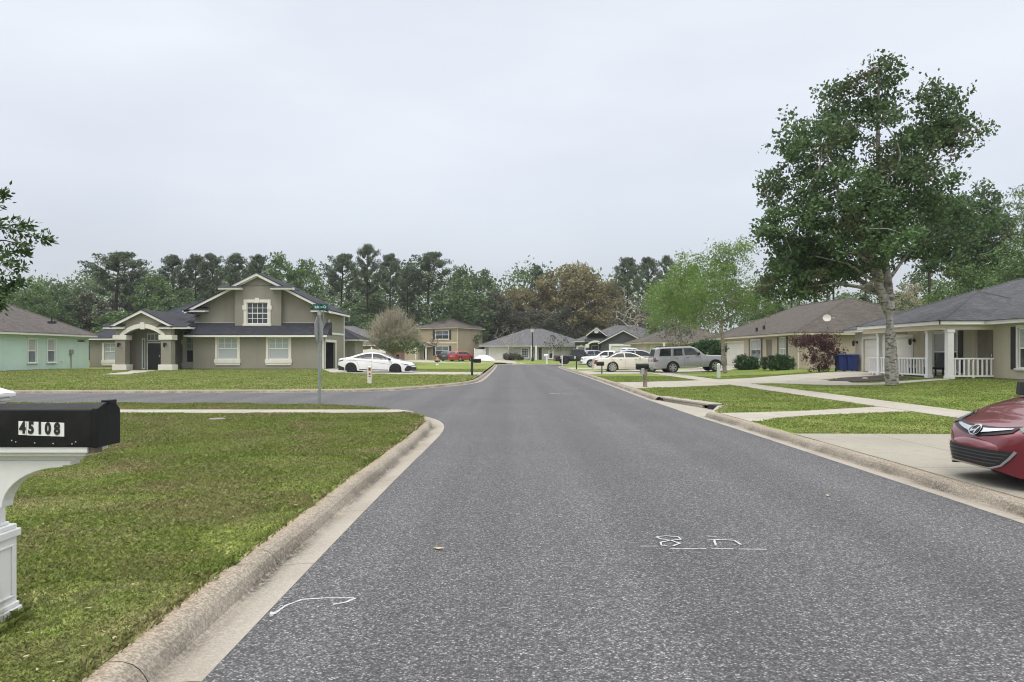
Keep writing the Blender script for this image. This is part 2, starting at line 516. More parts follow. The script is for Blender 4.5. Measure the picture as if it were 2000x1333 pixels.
M['black'] = paint('black_metal', (.018,.019,.022), 0.38, 0.3, 8.0)
M['blackbox'] = paint('black_mailbox', (.007,.0075,.009), 0.5, 0.35, 14.0, bump=0.12, bscale=120, Specular_IOR_Level=0.25)
M['navy'] = paint('shutter_navy', (.022,.022,.032), 0.5)
M['shut_br'] = paint('shutter_brown', (.085,.065,.05), 0.6)
M['door_br'] = paint('door_taupe', (.20,.175,.14), 0.6)
M['door_dk'] = paint('door_dark', (.014,.013,.020), 0.3)
M['steel'] = paint('galvanised', (.27,.30,.29), 0.5, 0.15, 9.0, Metallic=0.35)
M['alu'] = paint('sign_back', (.36,.37,.375), 0.5, 0.1, 6.0, Metallic=0.25)
M['sgreen'] = paint('sign_green', (.004,.095,.08), 0.4, 0.05)
M['red'] = paint('sign_red', (.45,.02,.02), 0.4, 0.05)
M['wood'] = bark('weathered_wood', (.28,.235,.18), (.12,.10,.08), 9.0)
M['binblue'] = paint('bin_blue', (.012,.03,.14), 0.45, 0.15)
M['pedgreen'] = paint('pedestal_green', (.50,.54,.48), 0.6, 0.06)
M['cream_w2'] = paint('pedestal_cream', (.62,.60,.53), 0.6, 0.06)
M['orange'] = paint('orange_red', (.50,.12,.06), 0.5, 0.1)
M['chrome'] = paint('chrome', (.72,.73,.74), 0.12, 0.03, Metallic=1.0)
M['silver'] = paint('alloy', (.48,.49,.50), 0.3, 0.08, Metallic=0.8)
M['tyre'] = paint('tyre', (.018,.018,.018), 0.85, 0.2, 12)
M['plastic'] = paint('black_plastic', (.016,.016,.017), 0.55, 0.2, 9)
M['cglass'] = glass('car_glass', (.014,.017,.020), 0.03)
M['cglass_c'] = glass('car_glass_clear', (.06,.072,.075), 0.03)
M['lamp'] = glass('lamp_lens', (.13,.145,.14), 0.08)
M['tail'] = glass('tail_lens', (.20,.012,.012), 0.12)
M['taildk'] = glass('tail_lens_dark', (.06,.025,.03), 0.12)
M['chalk'] = paint('marking_paint', (.44,.45,.45), 0.95, 0.3, 45)
M['leafdry'] = paint('dry_leaf', (.42,.33,.20), 0.8, 0.35, 3.0)
M['l_maple'] = leafmat('maple_leaf', [(.055,.106,.044), (.074,.132,.050), (.095,.158,.060), (.122,.188,.072)], 0.28, tips=(.135,.098,.068))
M['l_oakL'] = leafmat('live_oak_leaf', [(.035,.075,.030), (.055,.105,.035), (.11,.165,.055)], 0.25, 0.4)
M['l_pine'] = leafmat('pine_needles', [(.066,.096,.054), (.090,.124,.066), (.120,.156,.084)], 0.12)
M['l_dark'] = leafmat('dark_leaf', [(.072,.118,.048), (.100,.155,.062), (.135,.198,.082)], 0.2)
M['l_mid'] = leafmat('mid_leaf', [(.075,.135,.045), (.112,.18,.060), (.155,.235,.082)], 0.25)
M['l_bright'] = leafmat('spring_leaf', [(.120,.200,.050), (.168,.265,.066), (.222,.328,.100)], 0.35)
M['l_oak'] = leafmat('rusty_leaf', [(.170,.155,.076), (.225,.195,.094), (.275,.235,.115), (.185,.188,.086)], 0.25)
M['l_wood'] = leafmat('wood_leaf', [(.082,.130,.052), (.115,.170,.068), (.150,.212,.088)], 0.2)
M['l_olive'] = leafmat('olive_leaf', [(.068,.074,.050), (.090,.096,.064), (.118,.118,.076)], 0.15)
M['l_pale'] = leafmat('pale_bud', [(.30,.27,.19), (.38,.34,.24), (.28,.29,.17)], 0.25)
M['l_red'] = leafmat('burgundy_leaf', [(.045,.012,.018), (.075,.022,.030), (.12,.045,.048), (.05,.035,.03)], 0.2)
M['l_hedge'] = leafmat('hedge_leaf', [(.022,.062,.020), (.040,.095,.030), (.075,.15,.045)], 0.2)
M['b_maple'] = bark('maple_bark', (.36,.34,.31), (.06,.055,.05), 6.0)
M['b_grey'] = bark('grey_bark', (.27,.24,.20), (.13,.11,.09), 6.0)
M['b_dark'] = bark('dark_bark', (.055,.047,.042), (.028,.024,.022), 5.0)
M['b_pale'] = bark('pale_bark', (.44,.40,.33), (.27,.24,.20), 6.0)

def m_postwhite():
    m = NT('weathered_white'); o = m.tc.outputs['Object']
    sx = m.n('SeparateXYZ'); m.l(o, sx.inputs[0])
    d = m.noise(m.mapping(o, (3, 3, 1.2)), 3.0, 5.0); low = m.ramp(sx.outputs[2], [(0.0, 1.0), (0.22, 0.25), (1.0, 0.12)])
    c = m.mix(m.math('MULTIPLY', m.ramp(d, [(0.42, 0.0), (0.72, 0.8)]), low), (.78,.78,.765), (.30,.29,.22))
    return m.set(c, 0.42)
M['post_white'] = m_postwhite()

def m_blackbox():
    m = NT('dusty_black'); o = m.tc.outputs['Object']
    a = m.noise(o, 5.0, 6.0, 0.7); f = m.noise(m.mapping(o, (1, 4, 1)), 40.0, 3.0)
    c = m.mix(m.ramp(a, [(0.42, 0.0), (0.75, 0.55)]), (.007,.0075,.009), (.035,.034,.031))
    m.bump(f, 0.10, 0.004)
    return m.set(c, m.ramp(a, [(0.3, 0.38), (0.7, 0.7)]), Specular_IOR_Level=0.25)
M['blackbox'] = m_blackbox()
M['dishgrey'] = paint('dish_grey', (.47,.455,.41), 0.55, 0.08)
# ---------------------------------------------------------------- street, kerbs, lots
L1 = [(-1.42,-25),(-1.42,2),(-1.41,6),(-1.38,9.5),(-1.33,12.5),(-1.31,14.8),(-1.45,16.4),(-1.85,17.8),(-2.6,19.2),(-3.5,20.2),
      (-4.6,20.95),(-6,21.4),(-8,21.7),(-12,21.9),(-20,22.0),(-60,22.0),(-150,22.0)]
L2 = [(-150,28.3),(-60,28.35),(-20,28.4),(-10,28.8),(-6,29.5),(-4.6,30.7),(-3.4,33.0),(-2.4,35.6),(-1.75,38.6),(-1.52,42),(-1.52,60),
      (-1.62,80),(-1.7,90),(-1.9,95),(-1.2,97.6),(0.6,98.4),(4,98.6),(8.5,98.2),(10.4,96.2),(9.8,92.6),(6.9,89.2),(5.2,86),(4.78,80),
      (4.70,68),(4.66,50),(4.55,38),(4.40,28),(4.35,24.6)]
L3 = [(4.36,18.3),(4.42,16),(4.45,13.9),(4.5,8),(4.5,-25)]

def densify(pl, step):
    o = []
    for i in range(len(pl)-1):
        a, b = Vector(pl[i]), Vector(pl[i+1]); k = max(1, int((b-a).length/step))
        for j in range(k): o.append(tuple(a.lerp(b, j/k)))
    o.append(tuple(pl[-1])); return o
def chaikin(pl, it=2):
    for _ in range(it):
        o = [pl[0]]
        for i in range(len(pl)-1):
            a, b = Vector(pl[i]), Vector(pl[i+1])
            o += [tuple(a.lerp(b, .25)), tuple(a.lerp(b, .75))]
        o.append(pl[-1]); pl = o
    return pl
def normals(pl):
    ns = []
    for i in range(len(pl)):
        a = Vector(pl[max(0, i-1)]); b = Vector(pl[min(len(pl)-1, i+1)])
        d = (b-a).normalized(); ns.append(Vector((-d.y, d.x)))
    return ns
def offset(pl, u):
    return [tuple(Vector(p) + n*u) for p, n in zip(pl, normals(pl))]

C1, C2, C3 = chaikin(L1), chaikin(L2), L3
ROADPOLY = C1 + C2 + C3
def flat(name, poly, mat, step, zf, label=None):
    vs, fs = cdt_poly(poly, step)
    o = mesh_np(name, [(p[0], p[1], zf(p[0], p[1])) for p in vs], [f for f in fs if len(f) == 3], mat)
    return tag(o, label, None, None, 'structure')

tag(mesh_np('ground', [(-1500,-900,-.3),(1500,-900,-.3),(1500,2500,-.3),(-1500,2500,-.3)], [(0,1,2,3)], M['floor']), kind='structure')
flat('road', ROADPOLY, M['asphalt'], 12.0, lambda x, y: 0.0)

KP = [(-.02,-.12),(0,.003),(.05,.004),(.15,-.004),(.225,-.014),(.246,-.004),(.264,.028),(.286,.060),(.32,.084),(.36,.096),(.40,.100),(.438,.100),(.438,-.15)]
def kerb(name, pl, joint=1.55):
    pl = densify(pl, 0.52); ns = normals(pl)
    mb = MB(); uvs = []
    acc = 0.0; k = len(KP)
    vs, fs, vv = [], [], []
    def ring(p, n, wob):
        for u, z in KP:
            vs.append((p[0]+n[0]*(u+wob*(u > .2)), p[1]+n[1]*(u+wob*(u > .2)), z + (wob*.4 if z > .05 else 0)))
            vv.append((0, min(1, max(0, u/.438))))
    far = lambda p: math.hypot(*p) > 45
    rings = 0
    for i in range(len(pl)-1):
        a, b = Vector(pl[i]), Vector(pl[i+1]); L = (b-a).length
        w0 = 0.007*math.sin(i*1.7)+0.005*math.sin(i*.61)
        w1 = 0.007*math.sin((i+1)*1.7)+0.005*math.sin((i+1)*.61)
        acc += L
        gap = 0.0
        if acc > joint: acc = 0.0; gap = 0.006 if not far(pl[i]) else 0.0
        b2 = b - (b-a).normalized()*gap
        ring(a, ns[i], w0); ring(b2, ns[i+1], w1)
        q = rings*2*k; rings += 1
        for j in range(k-1): fs.append((q+j, q+k+j, q+k+j+1, q+j+1))
        if gap: fs += [tuple(q+k+j for j in range(k))]; 
    me = bpy.data.meshes.new(name); me.from_pydata(vs, [], fs); me.materials.append(M['kerb'])
    uv = me.uv_layers.new(name='UVMap')
    for l in me.loops: uv.data[l.index].uv = vv[l.vertex_index]
    o = bpy.data.objects.new(name, me); col.objects.link(o)
    tag(o, kind='structure')
kerb('kerb', C1); kerb('kerb', C2); kerb('kerb', C3)

# lots: real height differences, right up to the back of the kerb
O1 = offset(C1, .43); O2 = offset(C2, .43); O3 = offset(C3, .43)
LOT_A = O1 + [(-150,-25)]
NOTCH = [(4.98,24.2),(5.78,21.2),(5.78,20.55),(5.55,20.3)]
LOT_B = O2 + NOTCH + O3 + [(170,-25),(170,260),(-150,260)]
flat('lawn', LOT_A, M['lawn_o'], 2.5, lambda x, y: 0.10)
flat('lawn', LOT_B, M['lawn'], 3.0, gz)

def slab(name, poly, mat, lift=.018, step=1.0, kind='structure'):
    vs, fs = cdt_poly(poly, step)
    n = 0
    V = [(p[0], p[1], gz(p[0], p[1]) + lift) for p in vs]
    fs = [tuple(f) for f in fs]
    # skirt round the edge
    from collections import Counter
    ec = Counter()
    for f in fs:
        for i in range(3): ec[tuple(sorted((f[i], f[(i+1) % 3])))] += 1
    mb = MB(); mb.v = [Vector(v) for v in V]; mb.f = [list(f) for f in fs]; mb.m = [0]*len(fs)
    for f in fs:
        for i in range(3):
            a, b = f[i], f[(i+1) % 3]
            if ec[tuple(sorted((a, b)))] == 1:
                pa, pb = V[a], V[b]
                mb.add([pa, (pa[0],pa[1],pa[2]-.12), (pb[0],pb[1],pb[2]-.12), pb], [(0,1,2,3)])
    return tag(mb.build(name, mat), kind=kind)

SLABS = {
 'near_drive': [(4.915,3.0),(4.865,13.25),(9.5,13.1),(30,13.1),(30,3.0)],
 'near_path': [(4.80,17.75),(5.6,17.95),(7.15,18.5),(9.5,19.9),(9.5,18.3),(6.6,17.1),(5.7,16.5),(5.1,15.7),(4.85,15.6)],
 'sidewalk_e': [(9.5,-25),(9.5,74),(10.8,74),(10.8,-25)],
 'house_drive': [(4.83,30.1),(4.93,36.2),(6.5,37.0),(9.5,39.0),(10.8,40.2),(15,43.4),(21.0,46.4),(21.0,40.0),(14.8,37.2),(11.6,35.2),(10.8,34.7),(9.5,33.4),(6.2,31.0)],
 'porch_walk': [(11.9,35.3),(14.8,37.1),(15.4,35.6),(14.7,33.2),(15.4,32.5),(18.8,33.7),(18.8,32.9),(15.1,31.0),(13.2,32.0)],
 'mid_drive': [(5.07,50.3),(5.08,60),(11,61),(15,64),(20.0,73.2),(20.0,65.2),(15.6,55.5),(13,53.4),(9.5,52.3)],
 'truck_drive': [(5.14,65.5),(5.16,72.5),(9.5,75),(15,80),(19,80),(19,76),(13,70.5),(9.5,68)],
 'pickup_drive': [(7.0,88.8),(10.4,92.6),(19,106),(24,106),(17,93),(12,88)],
 'corner_drive': [(-1.94,46.2),(-1.94,50.8),(-6,51.7),(-10,55.7),(-14.5,63.8),(-14.5,59.0),(-11.8,50.0),(-7,46.9)],
 'corner_walk': [(-24.9,46.5),(-26.0,52),(-27.6,55.7),(-25.6,55.7),(-24.6,52),(-23.4,46.5)],
 'sidewalk_w': [(-150,17.75),(-20,17.75),(-4.2,17.75),(-2.9,17.9),(-2.32,18.15),(-2.75,18.75),(-4.2,18.75),(-20,18.75),(-150,18.75)],
 'end_drive': [(-2.15,93),(-2.3,97.5),(-8,104),(-17,131),(-21.5,131),(-12,103),(-7,97)],
 'ranch_drive': [(-.8,98.3),(1.8,99),(-1.0,123),(-4.8,123)],
}
for k, (nm, mt) in {'near_drive':('driveway','drive'),'near_path':('footpath','walk'),'sidewalk_e':('sidewalk','walk'),'house_drive':('driveway','walk'),
     'porch_walk':('footpath','walk'),'mid_drive':('driveway','walk'),'truck_drive':('driveway','walk'),'pickup_drive':('driveway','walk'),
     'corner_drive':('driveway','walk'),'corner_walk':('footpath','walk'),'sidewalk_w':('sidewalk','walk'),'end_drive':('driveway','walk'),'ranch_drive':('driveway','walk')}.items():
    lift = {'sidewalk_e': .022, 'sidewalk_w': .022, 'near_drive': .012, 'near_path': .014, 'porch_walk': .028}.get(k, .017)
    slab(nm, SLABS[k], M[mt], lift, 1.0 if k != 'sidewalk_w' else 2.0)
BED = [(14.6,35.6),(15.4,34.0),(17.0,33.9),(18.3,34.9),(18.4,38.2),(16.2,37.9)]
slab('mulch_bed', BED, M['mulch'], .035, .7)

# storm drain: set-back throat under a slab lid, a mouth blocked in shade-black and a short wing
SI = thing('storm_drain', 'concrete kerb inlet with a dark open mouth beside the road', 'storm drain', (4.9,21.5,0))
mb = MB((4.9,21.5,0))
ap = [(4.345,24.85),(4.36,18.2),(4.72,18.25),(5.42,20.35),(5.50,20.75),(4.80,24.75)]
mb.poly([(x, y, .004 if x < 4.5 else -.03) for x, y in ap])
mb.build('apron', M['slab'], SI)
mb = MB((4.9,21.5,0))
mb.prism([(4.70,24.9,.055),(5.40,21.05,.055),(5.85,21.1,.055),(5.1,24.9,.055)], (0,0,.055))
mb.prism([(4.36,24.62,-.1),(4.9,24.62,-.1),(4.9,24.70,-.1),(4.36,24.70,-.1)], (0,0,.095))      # lid
mb.prism([(4.83,24.6,-.03),(5.33,21.5,-.03),(5.40,21.5,-.03),(4.92,24.6,-.03)], (0,0,.083))        # back of the throat
mb.build('lid', M['slab'], SI, bevel=.012)
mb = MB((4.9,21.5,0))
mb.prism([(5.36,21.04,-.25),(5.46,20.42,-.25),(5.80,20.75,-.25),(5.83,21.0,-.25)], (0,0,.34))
mb.build('mouth', M['dark'], SI)  # solid block; its near-black colour stands in for the shade inside the opening
mb = MB((4.9,21.5,0))
mb.prism([(4.70,18.2,-.1),(5.44,20.38,-.1),(5.82,20.75,-.1),(5.86,20.55,-.1),(4.95,18.2,-.1)], (0,0,.205))
mb.build('wing', M['slab'], SI, bevel=.02)

# sprayed survey marks on the asphalt
def mark(name, strokes, label):
    mb = MB()
    for si, st in enumerate(strokes):
        wd = st[0]; P = [Vector(p) for p in st[1:]]
        for i in range(len(P)-1):
            a, b = P[i], P[i+1]; d = (b-a).normalized(); n = Vector((-d.y, d.x))
            k = max(1, int((b-a).length/.04))
            for j in range(k):
                if random.random() < .07: continue
                p, q = a.lerp(b, j/k), a.lerp(b, (j+1)/k)
                w0, w1 = wd*random.uniform(.35,.6), wd*random.uniform(.35,.6)
                zz = .003 + .0011*si + .0004*(i % 2); mb.add([(*(p-n*w0),zz),(*(q-n*w1),zz),(*(q+n*w1),zz),(*(p+n*w0),zz)], [(0,1,2,3)])
    o = mb.build(name, M['chalk'])
    tag(o, label, 'road marking', None, 'structure')
def gp(px, py): Y = F*H/(py-HY); return (X(px, Y), Y)
mark('road_marking', [(.018, gp(529,1204), gp(545,1193), gp(560,1183), gp(590,1172), gp(640,1169), gp(692,1169)), (.020, gp(650,1182), gp(675,1178), gp(694,1170)),
                      (.05, gp(527,1200), gp(540,1199))], 'white sprayed arrow on the asphalt beside the gutter')
mark('road_marking', [(.020, gp(1308,1073), gp(1400,1073), gp(1497,1074)), (.016, gp(1250,1068), gp(1285,1068)),
     (.018, gp(1282,1050), gp(1300,1048), gp(1325,1050), gp(1330,1055), gp(1310,1057), gp(1290,1054), gp(1282,1050)),
     (.018, gp(1310,1057), gp(1290,1061), gp(1292,1067), gp(1315,1068), gp(1328,1063), gp(1310,1057)),
     (.018, gp(1382,1049), gp(1400,1050)), (.018, gp(1384,1057), gp(1410,1056), gp(1435,1058), gp(1447,1066)), (.018, gp(1395,1057), gp(1398,1068))],
     'underlined sprayed digits in white on the open asphalt')
mark('road_marking', [(.11, gp(1073,769), gp(1093,769.5)), (.11, gp(1100,770), gp(1121,770.5))], 'short white dash across the middle of the road')

# ---------------------------------------------------------------- grass blades and litter (uncountable)
rng = np.random.default_rng(5)
def blades(name, region, n, ymin, ymax, xmin, xmax, hs, ws, avoid, zf, power=1.6, mat='blade'):
    x = rng.uniform(xmin, xmax, n*3); tt = rng.uniform(0, 1, n*3); y = ymin + (ymax-ymin)*tt**power
    ok = in_poly(x, y, region) & (np.abs(x) < y*0.74 + 1.0)
    for a in avoid: ok &= ~in_poly(x, y, a)
    x, y = x[ok][:n], y[ok][:n]; n = len(x)
    z = np.array([zf(a, b) for a, b in zip(x, y)]) - .004
    sc_ = 1 + 0.055*np.maximum(0, y-4)
    patch = 0.75 + 0.5*(np.sin(x*1.9+np.sin(y*1.3)*1.5)*np.sin(y*1.1+1.0) > -.1)*rng.uniform(.4,1,n)
    h = rng.uniform(.45, 1.25, n)*hs*patch*np.minimum(sc_, 1.9); wd = rng.uniform(.6, 1.3, n)*ws*sc_
    a = rng.uniform(0, 2*np.pi, n); l = rng.uniform(.1, 1.25, n)*h; b = a + rng.uniform(-1, 1, n)
    v = np.zeros((n, 4, 3), np.float32)
    cx, sx = np.cos(a+np.pi/2)*wd, np.sin(a+np.pi/2)*wd
    v[:,0] = np.stack([x-cx, y-sx, z], 1); v[:,1] = np.stack([x+cx, y+sx, z], 1)
    v[:,2] = np.stack([x+np.cos(a)*l*.45+cx*.7, y+np.sin(a)*l*.45+sx*.7, z+h*.62], 1)
    v[:,3] = np.stack([x+np.cos(b)*l, y+np.sin(b)*l, z+h*rng.uniform(.55,1,n)], 1)
    k = np.arange(n)[:, None]*4
    f = np.concatenate([k+np.array([[0,1,2]]), k+np.array([[0,2,3]])], 0)
    o = mesh_np(name, v.reshape(-1,3), f, M[mat])
    tag(o, None, 'grass', None, 'stuff')
wob1 = offset(C1, .445)
blades('grass', wob1 + [(-150,-25)], 560000, 2.9, 22.0, -16, -1.6, .025, .0021, [SLABS['sidewalk_w']], lambda x, y: .10, 1.9, 'blade_o')
blades('grass', offset(C1, .415) + offset(C1, .51)[::-1], 12000, 3.0, 17.0, -3, -1.5, .052, .0036, [], lambda x, y: .10, 1.7, 'blade_o')
blades('grass', [(-2.62,3.70),(-2.56,3.70),(-2.56,4.12),(-2.62,4.12)], 260, 3.6, 4.2, -2.7, -2.5, .075, .0034, [], lambda x, y: .10, 1.0, 'blade_o')
AV = [SLABS[k] for k in SLABS if k not in ('sidewalk_w',)] + [BED]
blades('grass', offset(C2, .47) + NOTCH + offset(C3, .47) + [(170,-25),(170,260),(-150,260)], 260000, 13.0, 46.0, 4.6, 27, .024, .0034, AV, gz, 1.3)
blades('grass', offset(C2, .47) + NOTCH + offset(C3, .47) + [(170,-25),(170,260),(-150,260)], 170000, 28.5, 60.0, -38, -1.6, .032, .0045, AV, gz, 1.2)

def litter(name, n, fn, size, mat, label=None):
    V, Fc = [], []
    i = 0
    while i < n:
        p = fn()
        if p is None: continue
        x, y, z = p; a = random.uniform(0, 6.28); s = size*random.uniform(.5, 1.2); wd = s*random.uniform(.3, .55)
        c, sn = math.cos(a), math.sin(a); k = len(V); t1, t2 = random.uniform(0, .35)*s, random.uniform(0, .35)*s
        for u, v, h in ((-s,0,t1),(-.3*s,wd,.1*s),(s,0,t2),(.2*s,-wd,.12*s)):
            V.append((x+u*c-v*sn, y+u*sn+v*c, z+h))
        Fc.append((k,k+1,k+2,k+3)); i += 1
    return mesh_np(name, V, Fc, mat)
def on_left():
    y = 3.2 + 17*random.random()**1.6; x = random.uniform(-.72*y, -1.9)
    return (x, y, .125) if x > -12 and in_poly([x],[y],O1+[(-150,-25)])[0] else None
tag(litter('fallen_leaves', 130, on_left, .017, M['leafdry']), None, 'leaves', None, 'stuff')
def on_kerb():
    y = 3.2 + 14*random.random()**1.5; return (random.uniform(-1.78,-1.45), y, .012 if random.random() < .0 else .105)
for (px, py), lb in (((857,1074), 'dry leaf lying on the road near the gutter side'), ((1617,970), 'pale leaf lying on the asphalt beside the driveway kerb')):
    x, y = gp(px, py)
    o = litter('fallen_leaf', 1, lambda: (x, y, .006), .05, M['leafdry']); tag(o, lb, 'leaf')
# ---------------------------------------------------------------- trees and plants
def leaf_geo(C, size, rg, up=0.0, aspect=0.5, axis=None):
    """one folded leaf (a rhombus) per centre"""
    n = len(C)
    a = rg.normal(size=(n, 3)); a[:, 2] += up
    if axis is not None: a = a*0.45 + axis
    a /= np.linalg.norm(a, axis=1)[:, None] + 1e-9
    b = rg.normal(size=(n, 3)); b -= a*np.sum(a*b, 1)[:, None]; b /= np.linalg.norm(b, axis=1)[:, None] + 1e-9
    l = (size*rg.uniform(.6, 1.35, n))[:, None]; w = l*aspect*rg.uniform(.7, 1.2, n)[:, None]
    v = np.stack([C - a*l*.5, C + b*w*.5 - a*l*.08, C + a*l*.5, C - b*w*.5 - a*l*.08], 1)
    f = np.arange(n*4).reshape(n, 4)
    return v.reshape(-1, 3), f

def in_ells(ells, n, rg, shell=0.5):
    """n points in a union of ellipsoids (cx,cy,cz,rx,ry,rz), pushed outwards by shell"""
    vol = np.array([e[3]*e[4]*e[5] for e in ells])**.72; vol /= vol.sum()
    k = rg.choice(len(ells), n, p=vol)
    E = np.array(ells)[k]
    d = rg.normal(size=(n, 3)); d /= np.linalg.norm(d, axis=1)[:, None]
    r = rg.uniform(0, 1, n)**(1/3*(1-shell))
    return E[:, :3] + d*r[:, None]*E[:, 3:]

def skeleton(mb, trunk, targets, r0, rg, tip=.012, sides=5, wob=.12):
    """grow a branching skeleton from trunk points to target points; radii follow the branches carried"""
    nodes = [Vector(p) for p in trunk]; par = [i-1 for i in range(len(nodes))]
    start = max(1, len(nodes)//2)
    base = nodes[start]
    order = sorted(targets, key=lambda p: (Vector(p)-base).length)
    for tg in order:
        tg = Vector(tg); best, bi = 1e9, start
        for i in range(start, len(nodes)):
            d = tg - nodes[i]; L = d.length
            cost = L*(1.0 + (0.8 if d.z < -.1*L else 0)) 
            if cost < best: best, bi = cost, i
        L = (tg - nodes[bi]).length
        k = 1 if L < .8 else (2 if L < 2 else 3)
        prev = bi; s = nodes[bi]
        for j in range(1, k+1):
            t = j/k
            p = s.lerp(tg, t)
            if j < k: p = p + Vector(rg.normal(size=3))*wob*L/k + Vector((0, 0, .10*L*math.sin(math.pi*t)))
            nodes.append(p); par.append(prev); prev = len(nodes)-1
    w = [0.0]*len(nodes); ch = [[] for _ in nodes]
    for i in range(len(nodes)-1, 0, -1):
        if w[i] == 0: w[i] = 1.0
        w[par[i]] += w[i]
        ch[par[i]].append(i)
    tot = max(w[start], 1)
    rad = [max(tip, r0*.5*(x/tot)**.5) for x in w]
    for i in range(start+1):
        rad[i] = r0*(1.0 - .28*i/max(1, start))
    rad[0] = r0*1.35
    done = set()
    stack = [0]
    while stack:                                     # follow the thickest child: long smooth tubes
        i = stack.pop()
        line = [i] if par[i] < 0 else [par[i], i]
        while ch[line[-1]]:
            cs = sorted(ch[line[-1]], key=lambda q: -w[q])
            for q in cs[1:]: stack.append(q)
            line.append(cs[0])
        rr = [min(rad[q], rad[line[1]] if len(line) > 1 else 9) for q in line]
        mb.tube([nodes[q] for q in line], rr, sides if rad[line[0]] < r0*.5 else sides+3, cap=False)

def tree(name, label, loc, trunk, r0, ells, nclump, per, crad, lsize, lmat, bmat, seed=1, shell=.5, flat=.75, up=.3, aspect=.55, group=None, cat='tree', branches=None, crown='crown', tip=.012, extra=None):
    rg = np.random.default_rng(seed)
    root = thing(name, label, cat, loc, 0, group)
    C = in_ells(ells, nclump, rg, shell)
    mb = MB()
    nb = branches if branches is not None else min(nclump, 140)
    skeleton(mb, trunk, [tuple(c) for c in C[:nb]], r0, rg, tip)
    if extra: extra(mb)
    mb.build('trunk', bmat, root, smooth=True)
    if per:
        cr = crad*rg.uniform(.6, 1.35, nclump)
        n = nclump*per
        d = rg.normal(size=(n, 3)); d /= np.linalg.norm(d, axis=1)[:, None]
        rr = rg.uniform(0, 1, n)**.45
        k = np.repeat(np.arange(nclump), per)
        off = d*(rr*cr[k])[:, None]; off[:, 2] *= flat
        P = C[k] + off
        v, f = leaf_geo(P, lsize, rg, up, aspect, axis=d*.7 if up < 0 else None)
        mesh_np(crown, v, f, lmat, root)
    return root

def px_ells(Y, base, lst, dy=None):
    """ellipsoids from pixel centre and radii, at distance Y, relative to base"""
    o = []
    for i, e in enumerate(lst):
        px, py, rx, rz = e[:4]; off = e[4] if len(e) > 4 else 0.0
        yy = Y + off; c = at(px, py, yy) - Vector(base)
        k = yy/F
        o.append((c.x, c.y, c.z, rx*k, (rx+rz)*.5*k*(dy or 1.0), rz*k))
    return o
def px_line(Y, base, pts): return [tuple(at(a, b, Y + (c[0] if c else 0)) - Vector(base)) for a, b, *c in pts]

# the big maple in front of the porch
B = Vector((15.2, 30.6, .235))
E = px_ells(30.6, B, [(1717,170,45,52),(1652,205,52,52,.8),(1600,280,72,52,-.8),(1695,275,78,78,.6),(1822,222,46,55,1.0),(1862,268,50,50),(1790,300,48,55,.8),(1560,375,72,55,1.2),(1650,385,90,70,-1.6),
    (1740,400,95,80,-.4),(1545,450,62,48,-.6),(1575,525,75,55,.6),(1530,545,50,42,-.2),(1650,490,85,55,1.4),(1800,350,60,60,-1.2),(1785,450,80,60,1.0),(1715,470,90,50,-2.0),(1860,430,50,45,1.8),(1520,550,40,28,.2),(1590,545,45,26,-.4),(1640,522,40,26,.5),(1545,500,60,45,1.0),(1492,572,20,14,0)])
SP = [(1720,108),(1738,130),(1900,168),(1912,222),(1890,240),(1885,190),(1486,285),(1505,262),(1482,345),(1480,395),(1520,225),(1535,215),(1868,300),(1850,330),(1810,150),(1830,148),(1590,180),(1655,140),(1500,440),(1478,470)]
rg0 = np.random.default_rng(3)
def maple_extra(mb):
    for i, ln in enumerate([[(1737,612,0),(1716,556,-.2),(1698,500,-.3),(1668,440,-.5),(1640,380,-.8),(1612,300,-1.0)],
        [(1738,606,0),(1735,560,.2),(1728,505,.3),(1722,430,.3),(1716,330,.3),(1714,220,.2),(1718,130,.1)],
        [(1727,520,.3),(1760,440,.5),(1800,350,.6),(1850,260,.4)], [(1716,556,-.2),(1690,538,-.4),(1655,515,-.6),(1590,500,-.8)],
        [(1704,520,-.3),(1672,492,-.8),(1640,470,-1.0),(1570,420,-1.0)],[(1733,550,.2),(1770,500,.3),(1820,450,.8)],[(1712,548,-.2),(1680,560,-.5),(1640,552,-.7),(1580,560,-.6)]]):
        P = [tuple(at(a, b, 30.6+c) - B) for a, b, c in ln]
        r = [.20,.21,.12,.08,.08,.09,.06][i]
        mb.tube(P, [r*(1-.82*j/(len(P)-1)) for j in range(len(P))], 7, cap=False)
T = px_line(30.6, B, [(1742,752),(1742,735),(1741,700),(1739,655),(1738,640),(1737,612)])
mp_t = tree('maple_tree', 'tall maple with mottled grey trunk and russet tinged crown in front of the white porch', B, T, .29, E, 820, 66, .55, .145, M['l_maple'], M['b_maple'],
     seed=11, shell=.35, flat=.56, up=.1, aspect=.7, branches=170, extra=maple_extra)
# stray shoots at the outline
V, Fc, k0 = [], [], 0
C = []
for px, py in SP:
    c = at(px, py, 30.6 + rg0.uniform(-.8, .8)) - B
    inw = (Vector((B.x+.2, 30.6, 8.5)) - B - c).normalized()
    for j in range(46): C.append(tuple(c + inw*float(rg0.uniform(0, 1.3)) + Vector(rg0.normal(size=3))*.13))
v, f = leaf_geo(np.array(C), .17, rg0, .2, .7)
mesh_np('crown', v, f, M['l_maple'], mp_t)

